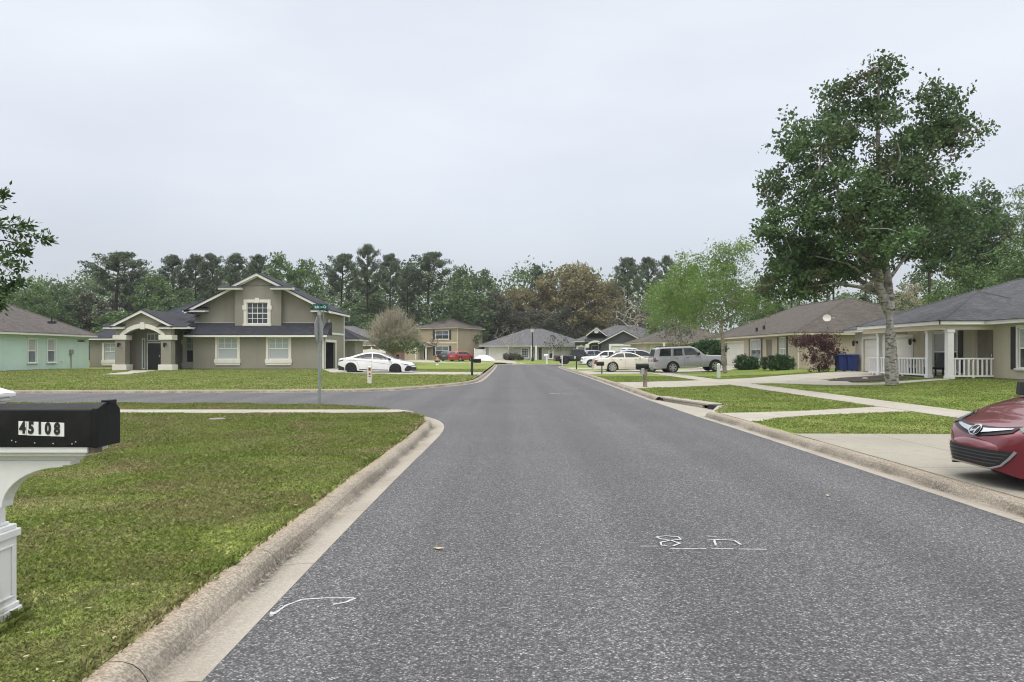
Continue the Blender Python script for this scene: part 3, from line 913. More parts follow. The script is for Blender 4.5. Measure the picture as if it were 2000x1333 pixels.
# young bright trees on the verge side
B = Vector((13.8, 50.0, .21))
E = px_ells(50, B, [(1410,520,55,42),(1440,505,40,36,1),(1365,560,55,42,-1),(1330,600,45,35),(1450,570,55,38),(1400,590,55,38),(1480,590,28,32,1),(1440,492,30,30,0),(1395,505,30,32,.6),(1330,528,26,30,-.5),(1375,530,38,32,1.5),(1300,580,36,40,1)])
tree('verge_tree', 'young spring green tree with slender pale trunk between the silver suv and tan house', B, px_line(50, B, [(1416,729),(1413,700),(1411,660),(1409,630),(1408,600)]), .16,
     E, 300, 56, .62, .15, M['l_bright'], M['b_grey'], seed=4, shell=.25, flat=.85, aspect=.5, branches=110)
B = Vector((X(1330, 84), 84, .37))
E = px_ells(84, B, [(1330,560,42,50),(1300,600,40,44),(1365,590,32,46),(1325,625,48,30)])
tree('verge_tree', 'thin multi branched spring green tree behind the silver suv roof', B, [(0,0,0),(.1,0,1.5),(0,.1,3.2),(.1,0,4.5)], .17, E, 170, 50, .85, .21, M['l_bright'], M['b_grey'], seed=9, shell=.2, aspect=.5, branches=80)

# evergreen limb reaching in from the left edge
B = Vector((-8.7, 10.3, .11))
E = [(-.2,0,2.9,.8,.9,.7),(.35,-.1,2.5,.7,.7,.5),(.1,.2,2.0,.7,.8,.4),(-.6,.1,3.7,1.0,1.1,.8),(-.4,.2,4.6,.9,.9,.6)]
lt = tree('live_oak', 'small leathery leaved evergreen reaching in at the left edge above the mint green house', B, [(0,0,0),(.05,0,.8),(0,.05,1.5),(.05,0,2.2)], .11, E, 110, 90, .34, .085, M['l_oakL'], M['b_dark'], seed=21, shell=.3, up=.3, aspect=.42)
rgq = np.random.default_rng(8); C = []; A = []
mb = MB()
for ln in ([(-60,430),(0,445),(45,452),(85,468),(103,466)], [(-60,470),(10,470),(40,478),(65,480)], [(-80,500),(-10,505),(25,520),(52,524)], [(-70,420),(-20,400),(2,384),(14,376)],
           [(-80,540),(-10,540),(30,552),(50,553)], [(-60,450),(5,440),(40,440),(66,440)], [(-80,580),(-20,570),(10,566),(30,558)], [(-80,560),(-30,585),(0,596),(8,605)], [(-60,500),(0,490),(30,492),(60,497)]):
    P = [at(a, b, 10.1 + rgq.uniform(-.35, .35)) - B for a, b in ln]
    mb.tube(P, [.016,.010,.006,.003][:len(P)] + [.003]*(len(P)-4), 4, cap=False)
    for i in range(len(P)-1):
        for j in range(54):
            q = P[i].lerp(P[i+1], rgq.uniform(0, 1)); d = (P[i+1]-P[i]).normalized()
            s = Vector(rgq.normal(size=3)); w_ = .06 if i == len(P)-2 else .11
            C.append(tuple(q + s*w_*.6)); A.append(tuple(d + s*.7))
mb.build('branch', M['b_dark'], lt)
v, f = leaf_geo(np.array(C), .085, rgq, .3, .42, axis=np.array(A))
mesh_np('crown', v, f, M['l_oakL'], lt)

B = Vector((X(1890, 54), 54, .38))
E = px_ells(54, B, [(1890,450,70,75),(1905,400,55,42,1),(1850,430,50,50,-1),(1925,470,50,55,.5),(1860,500,70,40,-1.2),(1910,520,70,36,.8),(1832,470,36,50,1)])
tree('leafy_tree', 'big dark green tree with a russet top behind the porch house, right of the maple', B, [(0,0,0),(.05,0,1.6),(0,.05,3.2),(.05,0,4.6)], .24, E, 260, 80, .68, .21, M['l_maple'], M['b_dark'], seed=61, shell=.3, flat=.7, aspect=.65, branches=90)
B = Vector((X(1880, 50), 50, .38))
E = px_ells(50, B, [(1880,560,60,40),(1850,590,50,30),(1930,560,60,42,1),(1900,530,50,30,1),(1960,530,50,40,2)])
tree('leafy_tree', 'low spreading fresh green tree showing dark forked limbs above the porch roof', B, [(0,0,0),(.05,0,1.2),(0,.05,2.4),(.05,0,3.4)], .18, E, 150, 60, .6, .17, M['l_mid'], M['b_dark'], seed=62, shell=.25, branches=60)
B = Vector((X(1995, 46), 46, .38))
E = px_ells(46, B, [(1990,520,50,50),(2030,500,60,60,1),(1975,555,50,32,-1),(2040,560,60,40)])
tree('leafy_tree', 'fresh green tree above the right edge of the porch house roof', B, [(0,0,0),(.05,0,1.2),(0,.05,2.4),(.05,0,3.4)], .18, E, 150, 60, .6, .17, M['l_mid'], M['b_dark'], seed=63, shell=.25, branches=60)
B = Vector((X(2000, 62), 62, .38))
E = px_ells(62, B, [(1995,400,34,28),(2030,390,50,40,1),(1975,430,24,18,-1),(2000,450,50,24),(2040,450,50,40)])
tree('pine_tree', 'loose russet tipped pine at the right edge', B, [(.4,0,0),(.3,0,4),(.2,.05,8),(.3,0,10.5)], .22, E, 130, 46, .62, .26, M['l_mid'], M['b_dark'], seed=64, shell=.3, flat=.5, up=.6, aspect=.3, branches=70)

# ---- prototypes for the trees beyond the houses (nominal height 20 m)
def proto(kind, seed):
    rg = np.random.default_rng(seed); r = lambda a, b: float(rg.uniform(a, b))
    root = bpy.data.objects.new(kind, None); root.empty_display_size = .3
    col.objects.link(root)
    mb = MB(); P = []; C = []
    if kind == 'pine_tree':
        lean = (r(-.5, .5), r(-.5, .5))
        tr = [(lean[0]*t*t, lean[1]*t*t, 20*t*.97) for t in (0, .15, .3, .45, .6, .75, .88, 1.0)]
        mb.tube(tr, [.30,.26,.24,.22,.19,.15,.10,.05], 7)
        lo = r(9.5, 12.5); nb = 30
        for i in range(nb):
            z = lo + (19.4-lo)*((i+.5)/nb)**.8; t = z/19.4; a = i*2.4 + r(-.5, .5)
            reach = r(.65, 1.05)*4.0*(math.sin(min(1, max(.0, (z-lo)/(20-lo)*.80+.24))*math.pi))**.7
            b0 = Vector((lean[0]*t*t, lean[1]*t*t, z - .10*reach - .2))
            b1 = b0 + Vector((math.cos(a)*reach, math.sin(a)*reach, .35*reach + r(-.2, .5)))
            mid = b0.lerp(b1, .55) + Vector((0, 0, -.12*reach))
            mb.tube([b0, mid, b1], [.075, .05, .02], 4, cap=False)
            for q, s in ((b1, 1.0), (mid.lerp(b1, .55), .8), (mid.lerp(b1, .1), .55)):
                C.append((tuple(q + Vector((r(-.3,.3), r(-.3,.3), .15))), s*r(.75, 1.2)))
        for i in range(5): C.append(((lean[0]+r(-.9,.9), lean[1]+r(-.9,.9), 19.2+r(-.7,.5)), r(.7, 1.0)))
        per, size, rad, fl, up, asp = 92, .44, 1.0, .58, .7, .32
    elif kind == 'slim_pine':
        tr = [(0,0,0),(.1,0,6),(0,.15,12),(.1,.1,17),(0,0,19.5)]
        mb.tube(tr, [.22,.19,.15,.10,.04], 6)
        for i in range(16):
            z = 13.5 + 6*i/16; a = i*2.4; reach = r(.7, 1.0)*1.9*math.sin(max(.15, (z-12.8)/7.6)*math.pi)**.6
            b0 = Vector((0,0,z-.3)); b1 = b0 + Vector((math.cos(a)*reach, math.sin(a)*reach, .4))
            mb.tube([b0, b1], [.05, .02], 4, cap=False); C.append((tuple(b1), r(.7, 1.1)))
        for i in range(7):
            z = r(6, 12); a = r(0, 6.3); b0 = Vector((0,0,z)); b1 = b0 + Vector((math.cos(a)*r(.5,1.2), math.sin(a)*r(.5,1.2), .2)); mb.tube([b0, b1], [.04,.015], 4, cap=False)
        per, size, rad, fl, up, asp = 70, .50, .9, .62, .7, .30
    else:
        ell = {'leafy_tree': [(0,0,13.5,4.2,4.2,5.6),(1.8,.8,10,3.6,3.4,4.0),(-2.0,-.6,9.2,3.5,3.4,4.2),(.3,-1.6,6.4,4.0,3.6,3.2),(-.5,.6,17.0,2.2,2.2,2.6)],
               'dense_tree': [(0,0,13.0,4.6,4.6,5.6),(2.6,.6,10,3.6,3.6,4.6),(-2.7,-.4,9.6,3.6,3.6,4.6),(.3,-2.0,6.0,4.8,4.2,4.4),(0,0,4,5.2,4.6,3.0)],
               'broad_oak': [(0,0,12.5,6.0,5.0,6.2),(5.2,.6,9.8,4.4,4.2,4.8),(-5.4,-.4,9.4,4.4,4.2,5.0),(2.4,-2.2,15,3.8,3.6,3.8),(-2.6,-1.8,14.6,3.8,3.6,3.8),(7.0,0,6.2,3.0,3.0,3.4),(-7.2,0,6.2,3.0,3.0,3.4),(0,-3,8.5,5.2,3.4,4.2)],
               'wispy_tree': [(0,0,13.5,3.6,3.6,6.0),(1.4,.4,9.5,3.2,3.0,4.2),(-1.4,-.5,8.6,3.2,3.0,4.0)]}[kind]
        nc = {'leafy_tree': 120, 'dense_tree': 150, 'broad_oak': 240, 'wispy_tree': 90}[kind]
        cc = in_ells(ell, nc, rg, .45)
        skeleton(mb, [(0,0,0),(.1,0,2),(0,.1,4),(.1,0,6.5),(0,0,9)], [tuple(c) for c in cc[:60]], .32, rg, .035, 4)
        C = [(tuple(c), r(.7, 1.3)) for c in cc]
        per, size, rad, fl, up, asp = {'leafy_tree': (64,.52,1.25,.8,.2,.62), 'dense_tree': (74,.54,1.35,.75,.1,.65), 'broad_oak': (70,.52,1.35,.75,.1,.62), 'wispy_tree': (40,.46,1.05,.9,.3,.5)}[kind]
    mb.build('trunk', M['b_dark'], root, smooth=True)
    cen = np.array([c[0] for c in C]); s = np.array([c[1] for c in C]); n = len(C)*per
    k = np.repeat(np.arange(len(C)), per)
    d = rg.normal(size=(n, 3)); d /= np.linalg.norm(d, axis=1)[:, None]
    off = d*((rg.uniform(0, 1, n)**.45)*s[k]*rad)[:, None]; off[:, 2] *= fl
    v, f = leaf_geo(cen[k] + off, size, rg, up, asp)
    mesh_np('crown', v, f, M['l_pine'], root)
    return root
PR = {}
for kd, seeds in (('pine_tree', (31, 32, 33)), ('slim_pine', (41, 42)), ('leafy_tree', (51, 52)), ('dense_tree', (61, 62)), ('broad_oak', (71, 72)), ('wispy_tree', (81,))):
    PR[kd] = [proto(kd, s) for s in seeds]
W0 = {'pine_tree': 8.6, 'slim_pine': 4.4, 'leafy_tree': 9.6, 'dense_tree': 11.0, 'broad_oak': 18.0, 'wispy_tree': 7.6}
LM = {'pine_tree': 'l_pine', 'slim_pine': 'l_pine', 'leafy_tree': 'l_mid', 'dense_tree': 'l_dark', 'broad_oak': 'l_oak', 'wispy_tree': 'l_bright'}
NAMES = {'slim_pine': 'pine_tree', 'dense_tree': 'leafy_tree', 'broad_oak': 'oak_tree', 'wispy_tree': 'leafy_tree'}
cmesh = {}
def place_tree(kd, i, px, top, wid, Y, label, mat=None, dp=1.0, group='trees beyond the houses'):
    p = PR[kd][i % len(PR[kd])]
    o = copy_tree(p); o.name = NAMES.get(kd, kd)
    x = X(px, Y); g = gz(x, Y) - .05
    h = Z(top, Y) - g; w_ = wid*Y/F
    o.location = (x, Y, g); o.scale = (w_/W0[kd], w_/W0[kd]*dp, h/20.2)
    o.rotation_euler = (0, 0, (px*0.37) % 6.28 if dp == 1 else 0)
    tag(o, label, 'tree', group)
    mt = mat or LM[kd]
    for ch in o.children:
        if ch.name.startswith('crown'):
            key = (ch.data.name.split('|')[0], mt)
            if key not in cmesh:
                d = ch.data.copy(); d.name = key[0]+'|'+mt; d.materials.clear(); d.materials.append(M[mt]); cmesh[key] = d
            ch.data = cmesh[key]
    return o
T_ = [
 ('leafy_tree',0,20,556,80,112,'bushy green tree rising just behind the brown roof peak of the mint house',None),
 ('leafy_tree',1,72,546,78,112,'bushy green tree with a twin pointed top behind the mint house roof',None),
 ('leafy_tree',0,122,548,74,118,'mid green tree above the middle of the mint house roof slope','l_dark'),
 ('pine_tree',0,224,487,132,128,'wide umbrella topped pine, leftmost pine against the sky','l_pine'),
 ('dense_tree',0,272,492,84,134,'dense dark conical tree just right of the umbrella pine','l_olive'),
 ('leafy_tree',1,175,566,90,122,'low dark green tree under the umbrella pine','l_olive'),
 ('pine_tree',1,340,497,80,136,'round headed pine, first of the row right of the dark conical tree',None),
 ('pine_tree',2,382,495,70,140,'round headed pine in the middle of the row above the left roof ridge',None),
 ('pine_tree',0,418,491,66,138,'tall pine, highest of the row left of the gable',None),
 ('pine_tree',1,462,494,66,144,'pine directly above the left rake of the gable',None),
 ('pine_tree',2,505,495,64,142,'pine standing right behind the gable peak',None),
 ('leafy_tree',0,300,530,90,126,'fresh green tree in front of the pine row above the entry porch','l_mid'),
 ('leafy_tree',1,352,560,100,124,'low green tree behind the slate roof left of the gable','l_dark'),
 ('leafy_tree',0,240,604,110,104,'pale green bushy tree between the mint house and the entry porch','l_mid'),
 ('leafy_tree',1,548,487,84,132,'tall fresh green tree above the right slope of the gable','l_mid'),
 ('leafy_tree',0,598,500,84,134,'fresh green tree beside the tallest one over the gable','l_mid'),
 ('pine_tree',0,665,491,84,140,'round pine left of the tallest pine cluster above the street sign',None),
 ('pine_tree',1,718,476,66,144,'tallest pine of the tree line, over the bare twiggy tree',None),
 ('pine_tree',2,762,493,62,142,'narrow pine just right of the tallest pine',None),
 ('pine_tree',0,834,488,104,146,'lone flat topped pine with a bare dark trunk above the tan two storey house',None),
 ('pine_tree',2,796,520,60,150,'smaller pine in the gap left of the lone flat topped pine',None),
 ('dense_tree',1,690,580,110,130,'dark green tree filling the gap behind the right end of the gable','l_dark'),
 ('dense_tree',0,628,566,90,128,'dark tree behind the right roof slope of the taupe house','l_dark'),
 ('dense_tree',0,892,532,130,138,'dense dark green tree behind the tan two storey house','l_dark'),
 ('leafy_tree',1,897,511,60,150,'light green pointed treetop rising over the dense dark tree','l_mid'),
 ('leafy_tree',0,940,520,70,150,'blue green tree left of the rusty oak group','l_dark'),
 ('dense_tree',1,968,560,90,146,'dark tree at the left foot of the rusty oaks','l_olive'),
 ('broad_oak',0,1010,548,130,153,'rusty brown oak, lowest and leftmost of the rusty group',None),
 ('broad_oak',1,1118,507,190,153,'tallest rusty brown oak in the centre of the view above the street end',None),
 ('broad_oak',0,1190,535,90,156,'rusty brown oak at the right of the rusty group',None),
 ('broad_oak',1,1040,598,130,147,'dark olive oak below the rusty crowns, behind the low grey roof','l_olive',.45),
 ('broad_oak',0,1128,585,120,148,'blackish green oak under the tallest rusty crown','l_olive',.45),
 ('wispy_tree',0,1128,497,70,158,'thin pale brown treetop peeping over the tallest rusty oak','l_pale'),
 ('pine_tree',1,1052,518,44,160,'small dark pine top behind the rusty oaks',None),
 ('pine_tree',2,1226,500,66,146,'dark pine right of the rusty oaks',None),
 ('pine_tree',0,1268,499,58,150,'dark pine between the rusty oaks and the bright green trees',None),
 ('pine_tree',1,1302,498,52,152,'dark pine partly hidden by the bright green treetops',None),
 ('dense_tree',0,1240,570,90,135,'dark green tree behind the grey roofed house with the arched entry','l_olive'),
 ('wispy_tree',0,1335,500,80,104,'wispy spring green tree left of the verge tree',None),
 ('wispy_tree',0,1292,540,70,108,'wispy light green tree beside the rusty oaks',None),
 ('leafy_tree',1,1500,560,80,92,'light green bush like tree left of the tall bare pine trunks','l_mid'),
 ('slim_pine',0,1546,450,44,96,'slim pine trunk, leftmost of those seen under the maple',None),
 ('slim_pine',1,1561,430,46,100,'slim pine trunk close beside the leftmost one under the maple',None),
 ('slim_pine',0,1590,420,50,104,'straight slim pine trunk left of the sky gap under the maple',None),
 ('slim_pine',1,1617,410,46,98,'leaning slim pine trunk inside the sky gap under the maple',None),
 ('slim_pine',0,1627,400,48,102,'straight slim pine trunk right of the leaning one under the maple',None),
 ('slim_pine',1,1690,430,50,94,'slim pine trunk left of the maple trunk above the brown roof',None),
 ('wispy_tree',0,1582,552,60,90,'thin leafy sapling among the slim pine trunks','l_mid'),
 ('wispy_tree',0,1662,560,70,92,'thin leafy sapling left of the maple trunk','l_mid'),
 ('wispy_tree',0,1772,540,70,88,'pale flecked thin tree right of the maple trunk','l_pale'),
 ('leafy_tree',0,48,560,70,132,'green tree seen between the two pointed treetops over the mint house','l_wood'),
 ('leafy_tree',1,150,552,70,136,'grey green tree left of the umbrella pine','l_wood'),
 ('leafy_tree',0,400,540,90,150,'green tree filling in under the tall pine left of the gable','l_wood'),
 ('leafy_tree',1,445,545,90,152,'green tree under the pine above the left rake of the gable','l_wood'),
 ('leafy_tree',0,320,552,90,152,'green tree low behind the first round headed pine','l_wood'),
 ('leafy_tree',1,720,545,100,158,'green tree low behind the tallest pine','l_wood'),
 ('leafy_tree',0,790,560,90,158,'green tree low behind the lone flat topped pine','l_wood'),
 ('leafy_tree',1,1700,545,80,100,'grey green tree behind the maple trunk','l_wood'),
 ('leafy_tree',0,1790,520,90,96,'grey green tree behind the utility pole','l_wood'),
 ('pine_tree',2,-60,500,100,130,'pine beyond the left edge',None),
 ('dense_tree',0,2090,400,160,70,'dark tree beyond the right edge','l_dark'),
]
for a in T_:
    place_tree(*a)
for kd in PR:
    for p in PR[kd]:
        for ch in list(p.children): bpy.data.objects.remove(ch)
        bpy.data.objects.remove(p)

# the far wood behind them, one leafy mass
rg = np.random.default_rng(77)
NW = 2600
pxs = rg.uniform(-160, 2160, NW)
tops = np.interp(pxs, [-200,150,300,520,650,840,900,960,1250,1400,1480,1700,1850,2200], [556,560,534,528,536,540,538,540,536,550,594,602,566,556])
tops = tops + 10*np.sin(pxs*.06) + 8*np.sin(pxs*.021+1)
Yw = rg.uniform(158, 190, NW); fr = rg.uniform(0, 1, NW)**.7
zt = H + (HY-tops)*Yw/F
C = np.stack([(pxs-CX)/F*Yw, Yw, .3 + fr*zt], 1)
per = 34; k = np.repeat(np.arange(NW), per); n = len(k)
d = rg.normal(size=(n, 3))*np.array([1.3, 1.3, .95])
v, f = leaf_geo(C[k] + d, .75, rg, .1, .6)
tag(mesh_np('woods', v, f, M['l_wood']), None, 'woods', None, 'stuff')

# ---- shrubs
def shrub(name, label, loc, ells, ncl, per, crad, ls, lm, seed=1, stems=6, bm='b_dark', cat='shrub', group=None, asp=.55, sp=.5):
    return tree(name, label, loc, [(0,0,0),(0,0,.12),(.01,0,.2)], .035, ells, ncl, per, crad, ls, M[lm], M[bm], seed, sp, .85, .3, asp, group, cat, branches=min(ncl, 26), crown='foliage', tip=.008)
Y = 53.0; s = Y/F
shrub('round_shrub', 'clipped round green shrub nearer the pale garage door of the brown roofed house', (X(1457,56),56,gz(17,56)), [(0,0,.5,.85,.7,.52),(.45,-.1,.42,.5,.5,.42)], 110, 80, .22, .10, 'l_hedge', 2, group='clipped shrubs')
shrub('round_shrub', 'clipped green shrub below the second window of the brown roofed house', (X(1518,52.5),52.5,gz(18,52.5)), [(-.3,0,.5,.8,.65,.52),(.45,0,.46,.7,.6,.5)], 120, 80, .22, .10, 'l_hedge', 3, group='clipped shrubs')
B = Vector((X(1600,47), 47, gz(18.8,47)))
tree('burgundy_bush', 'vase shaped burgundy leaved bush at the corner of the brown roofed house', B, [(0,0,0),(0,0,.2),(0,0,.4)], .07,
     px_ells(47, B, [(1590,672,38,18),(1615,665,30,18),(1570,668,26,14),(1630,690,20,12),(1600,700,32,18),(1600,720,20,10)]), 150, 60, .27, .095, M['l_red'], M['b_dark'], 5, .2, .9, .3, .5, cat='bush', branches=70)
B = Vector((X(1380,62), 62, gz(16,62)))
shrub('hedge_bush', 'large glossy green bush behind the bonnet of the silver suv', B, px_ells(62, B, [(1385,681,28,17),(1360,685,22,13),(1404,688,16,14)]), 130, 90, .32, .15, 'l_hedge', 6, cat='bush')
B = Vector((X(1000,119), 119, gz(0,119)))
shrub('hedge_bush', 'low dark clipped hedge in front of the white garage at the street end', B, px_ells(119, B, [(992,697,9,5.5),(1006,697,10,5.5),(1015,699,6,5)]), 60, 40, .4, .2, 'l_olive', 7, cat='hedge')
B = Vector((X(1250,100), 100, gz(16,100)))
shrub('leafy_shrub', 'bright leafy shrub by the garage of the arched entry house', B, px_ells(100, B, [(1258,681,12,8),(1250,685,9,6)]), 50, 40, .35, .18, 'l_hedge', 8)
B = Vector((X(860,129), 129, gz(-12,129)))
shrub('leafy_shrub', 'dark shrub below the lower window of the tan two storey house', B, px_ells(129, B, [(862,694,9,7),(872,698,6,4)]), 40, 40, .4, .2, 'l_olive', 9)
B = Vector((X(850,127), 127, gz(-12,127)))
tree('sapling', 'thin bare young tree in front of the tan two storey house door', B, [(0,0,0),(0,0,1.5),(0,0,2.4)], .05, px_ells(127, B, [(849,668,9,14),(848,650,4,12)]), 40, 5, .3, .2, M['l_olive'], M['b_dark'], 10, .3, branches=40, tip=.02)

# twiggy pale tree beside the taupe house
B = Vector((X(768,86), 86, .24)); rg = np.random.default_rng(15)
root = thing('twiggy_tree', 'round pale twiggy tree just leafing out beside the tan two storey house', 'tree', B)
mb = MB(); mb.tube([(0,0,0),(.05,0,.7),(0,0,1.3)], [.22,.18,.16], 7); C = []
for i in range(330):
    a = rg.uniform(0, 6.28); el = rg.uniform(.22, 1.5)**1; ln = rg.uniform(3.7, 4.7)
    d = Vector((math.cos(a)*math.cos(el)*.86, math.sin(a)*math.cos(el)*.86, math.sin(el)))
    p0 = Vector((rg.normal()*.1, rg.normal()*.1, 1.1+rg.uniform(0,.5))); p1 = p0 + d*ln*.5 + Vector((0,0,.1)); p2 = p0 + d*ln + Vector((0,0,.35))
    mb.tube([p0, p1, p2], [.05,.034,.018], 3, cap=False)
    for j in range(3):
        q = p1.lerp(p2, rg.uniform(0, .7)); e = q + (d + Vector(rg.normal(size=3))*.5).normalized()*1.0; mb.tube([q, e], [.014,.008], 3, cap=False)
        for m in range(14): C.append(tuple(q.lerp(e, rg.uniform(0, 1.1)) + Vector(rg.normal(size=3))*.10))
mb.build('trunk', M['b_pale'], root)
C = np.array(C); v, f = leaf_geo(C, .15, rg, .6, .4); mesh_np('crown', v, f, M['l_pale'], root)
lo = in_ells([(.7,-1.2,2.3,2.4,2.2,.9),(2.1,-.8,2.0,1.7,1.5,.9)], 1500, rg, .4); v, f = leaf_geo(lo, .22, rg, .2, .5); mesh_np('foliage', v, f, M['l_dark'], root)

def bare(name, label, px, base, top, wid, Y, seed, n=46, lm=None, per=0, bm='b_pale', r0=.13):
    g = gz(X(px, Y), Y); B = Vector((X(px, Y), Y, g)); h = Z(top, Y) - g; w_ = wid*Y/F*.5
    return tree(name, label, B, [(0,0,0),(.05,0,h*.14),(0,.05,h*.28),(.06,0,h*.4)], r0, [(0,0,h*.72,w_,w_*.8,h*.28),(0,0,h*.55,w_*.8,w_*.7,h*.2)], n, per, .5, .22, M[lm or 'l_pale'], M[bm], seed, .25, branches=n, tip=.022)
bare('bare_tree', 'small bare branched tree in front of the white garage at the street end', 993, 705, 634, 62, 120, 1, 60)
bare('crape_myrtle', 'small crape myrtle with seed tufts in front of the low grey roof', 1088, 702, 656, 54, 117, 2, 44, 'l_olive', 14, 'b_pale', .08)
bare('bare_tree', 'bare pale limbed tree behind the house with the arched entry', 1235, 690, 552, 130, 122, 3, 110, 'l_pale', 4, 'b_pale', .28)
bare('bare_tree', 'slender bare tree beside the garage of the arched entry house', 1250, 692, 585, 70, 104, 4, 60, 'l_pale', 3, 'b_grey', .12)
bare('bare_tree', 'bare multi stemmed tree behind the silver suv', 1322, 690, 610, 84, 78, 5, 90, 'l_olive', 6, 'b_grey', .12)
bare('bare_tree', 'leaning bare grey tree by the verge tree', 1385, 690, 600, 90, 75, 6, 60, 'l_pale', 3, 'b_grey', .11)
# ---------------------------------------------------------------- houses
class HB:
    def __init__(s, label, loc, rz=0.0, local=False, cat='house', name='house'):
        s.root = thing(name, label, cat, loc, rz)
        s.o = (0, 0, 0) if local else loc
        s.w = {}; s.roof = {}; s.fas = {}; s.trimb = MB(s.o)
    def mb(s): return MB(s.o)
    def wallmb(s, m): return s.w.setdefault(m, MB(s.o))
    def wall(s, p0, p1, z0, z1, ops=(), m='beige', foot=None):
        """wall seen from outside with p0 on the left; openings (s0, s1, za, zb, kind, opts) are really cut and recessed"""
        p0 = Vector(p0); p1 = Vector(p1); d = p1 - p0; L = d.length; u = d/L; n = Vector((u.y, -u.x))
        w = s.wallmb(m); P = lambda a, z, q=0.0: (p0.x+u.x*a+n.x*q, p0.y+u.y*a+n.y*q, z)
        xs = sorted({0, L, *[o[0] for o in ops], *[o[1] for o in ops]}); zs = sorted({z0, z1, *[o[2] for o in ops], *[o[3] for o in ops]})
        for i in range(len(xs)-1):
            for j in range(len(zs)-1):
                cx, cz = (xs[i]+xs[i+1])/2, (zs[j]+zs[j+1])/2
                if any(o[0] < cx < o[1] and o[2] < cz < o[3] for o in ops): continue
                w.add([P(xs[i],zs[j]), P(xs[i+1],zs[j]), P(xs[i+1],zs[j+1]), P(xs[i],zs[j+1])], [(0,1,2,3)])
        for o in ops:
            a, b, za, zb, kind = o[:5]; op = o[5] if len(o) > 5 else {}
            q = -op.get('deep', .09)
            w.add([P(a,za),P(a,zb),P(a,zb,q),P(a,za,q)], [(0,1,2,3)]); w.add([P(b,zb),P(b,za),P(b,za,q),P(b,zb,q)], [(0,1,2,3)])
            w.add([P(a,zb),P(b,zb),P(b,zb,q),P(a,zb,q)], [(0,1,2,3)]); w.add([P(b,za),P(a,za),P(a,za,q),P(b,za,q)], [(0,1,2,3)])
            getattr(s, kind)((p0.x, p0.y), (u.x, u.y), (n.x, n.y), a, b, za, zb, q, op)
        if foot: w2 = s.wallmb('base_w'); w2.ubox((p0.x,p0.y), (u.x,u.y), (n.x,n.y), 0, L, -.05, .022, z0-.3, z0+foot)
    # --- openings
    def window(s, p, u, n, a, b, za, zb, q, op):
        fr = s.mb(); t = op.get('bar', .05); q0 = q
        fr.ubox(p,u,n,a,b,q0-.02,q0+.035,za,za+t); fr.ubox(p,u,n,a,b,q0-.02,q0+.035,zb-t,zb)
        fr.ubox(p,u,n,a,a+t,q0-.02,q0+.035,za+t,zb-t); fr.ubox(p,u,n,b-t,b,q0-.02,q0+.035,za+t,zb-t)
        zm = za + (zb-za)*op.get('mid', .5)
        if op.get('mid', .5): fr.ubox(p,u,n,a+t,b-t,q0-.015,q0+.03,zm-.03,zm+.03)
        for gx, gy, lo, hi in op.get('grid', []):
            z0, z1 = (za if lo == 0 else zm), (zb if hi == 1 else zm)
            for i in range(1, gx):
                c = a + (b-a)*i/gx; fr.ubox(p,u,n,c-.016,c+.016,q0-.012,q0+.02,z0+t*.6,z1-t*.6)
            for i in range(1, gy):
                c = z0 + (z1-z0)*i/gy; fr.ubox(p,u,n,a+t,b-t,q0-.012,q0+.019,c-.016,c+.016)
        w = fr.build('window', M['vinyl'], s.root)
        pn = s.mb(); up, lo = op.get('glass', ('glass','glass'))
        G = [up, lo]
        pn.ubox(p,u,n,a+t*.5,b-t*.5,q0-.03,q0-.002,zm if op.get('mid', .5) else za+t*.5,zb-t*.5,0)
        if op.get('mid', .5): pn.ubox(p,u,n,a+t*.5,b-t*.5,q0-.035,q0-.004,za+t*.5,zm,1)
        pn.build('pane', [M[up], M[lo]], w)
        tr = op.get('trim')
        if tr:
            tm = s.mb(); k = op.get('tw', .16); pr = .05
            tm.ubox(p,u,n,a-k,a,0,pr,za,zb+op.get('top', k)); tm.ubox(p,u,n,b,b+k,0,pr,za,zb+op.get('top', k)); tm.ubox(p,u,n,a,b,0,pr,zb,zb+op.get('top', k))
            sd = op.get('sill', .25)
            tm.ubox(p,u,n,a-k-.06,b+k+.06,0,pr+.05,za-sd*.65,za); tm.ubox(p,u,n,a-k-.01,b+k+.01,0,pr+.02,za-sd,za-sd*.65)
            if op.get('key'):
                c = (a+b)/2; tm.ubox(p,u,n,c-.16,c+.16,.0,pr+.045,zb-.02,zb+k+.12)
                for e in (a-k-.09, b-.02): tm.ubox(p,u,n,e,e+k+.11,.0,pr+.04,zb-.55,zb-.22); 
                for e in (a-k-.05, b-.01): tm.ubox(p,u,n,e,e+k+.06,.0,pr+.03,zb-.62,zb-.55)
            tm.build('trim', M[op.get('tmat', 'trim')], w, bevel=.012)
        if op.get('shut'):
            for e in ((a-op['sw']-.05), (b+.05)):
                sh = s.mb(); sh.ubox(p,u,n,e,e+op['sw'],0,.035,za-.05,zb+.05)
                nl = 14
                for i in range(nl):
                    z = za + (zb-za)*(i+.3)/nl; sh.ubox(p,u,n,e+.04,e+op['sw']-.04,.035,.05,z,z+(zb-za)/nl*.55)
                sh.build('shutter', M[op['shut']], w)
    def garage(s, p, u, n, a, b, za, zb, q, op):
        g = s.mb(); k = op.get('rows', 4); h = (zb-za)/k
        for i in range(k):
            g.ubox(p,u,n,a,b,q-.05,q-.008,za+i*h,za+(i+1)*h-.014)
            nc = max(2, int((b-a)/.62))
            for j in range(nc):
                c0, c1 = a+(b-a)*j/nc+.07, a+(b-a)*(j+1)/nc-.07
                g.ubox(p,u,n,c0,c1,q-.008,q,za+i*h+.09,za+(i+1)*h-.10)
        g.ubox(p,u,n,a,b,q-.06,q-.05,za,zb)
        g.build('garage_door', M[op.get('mat', 'garage')], s.root)
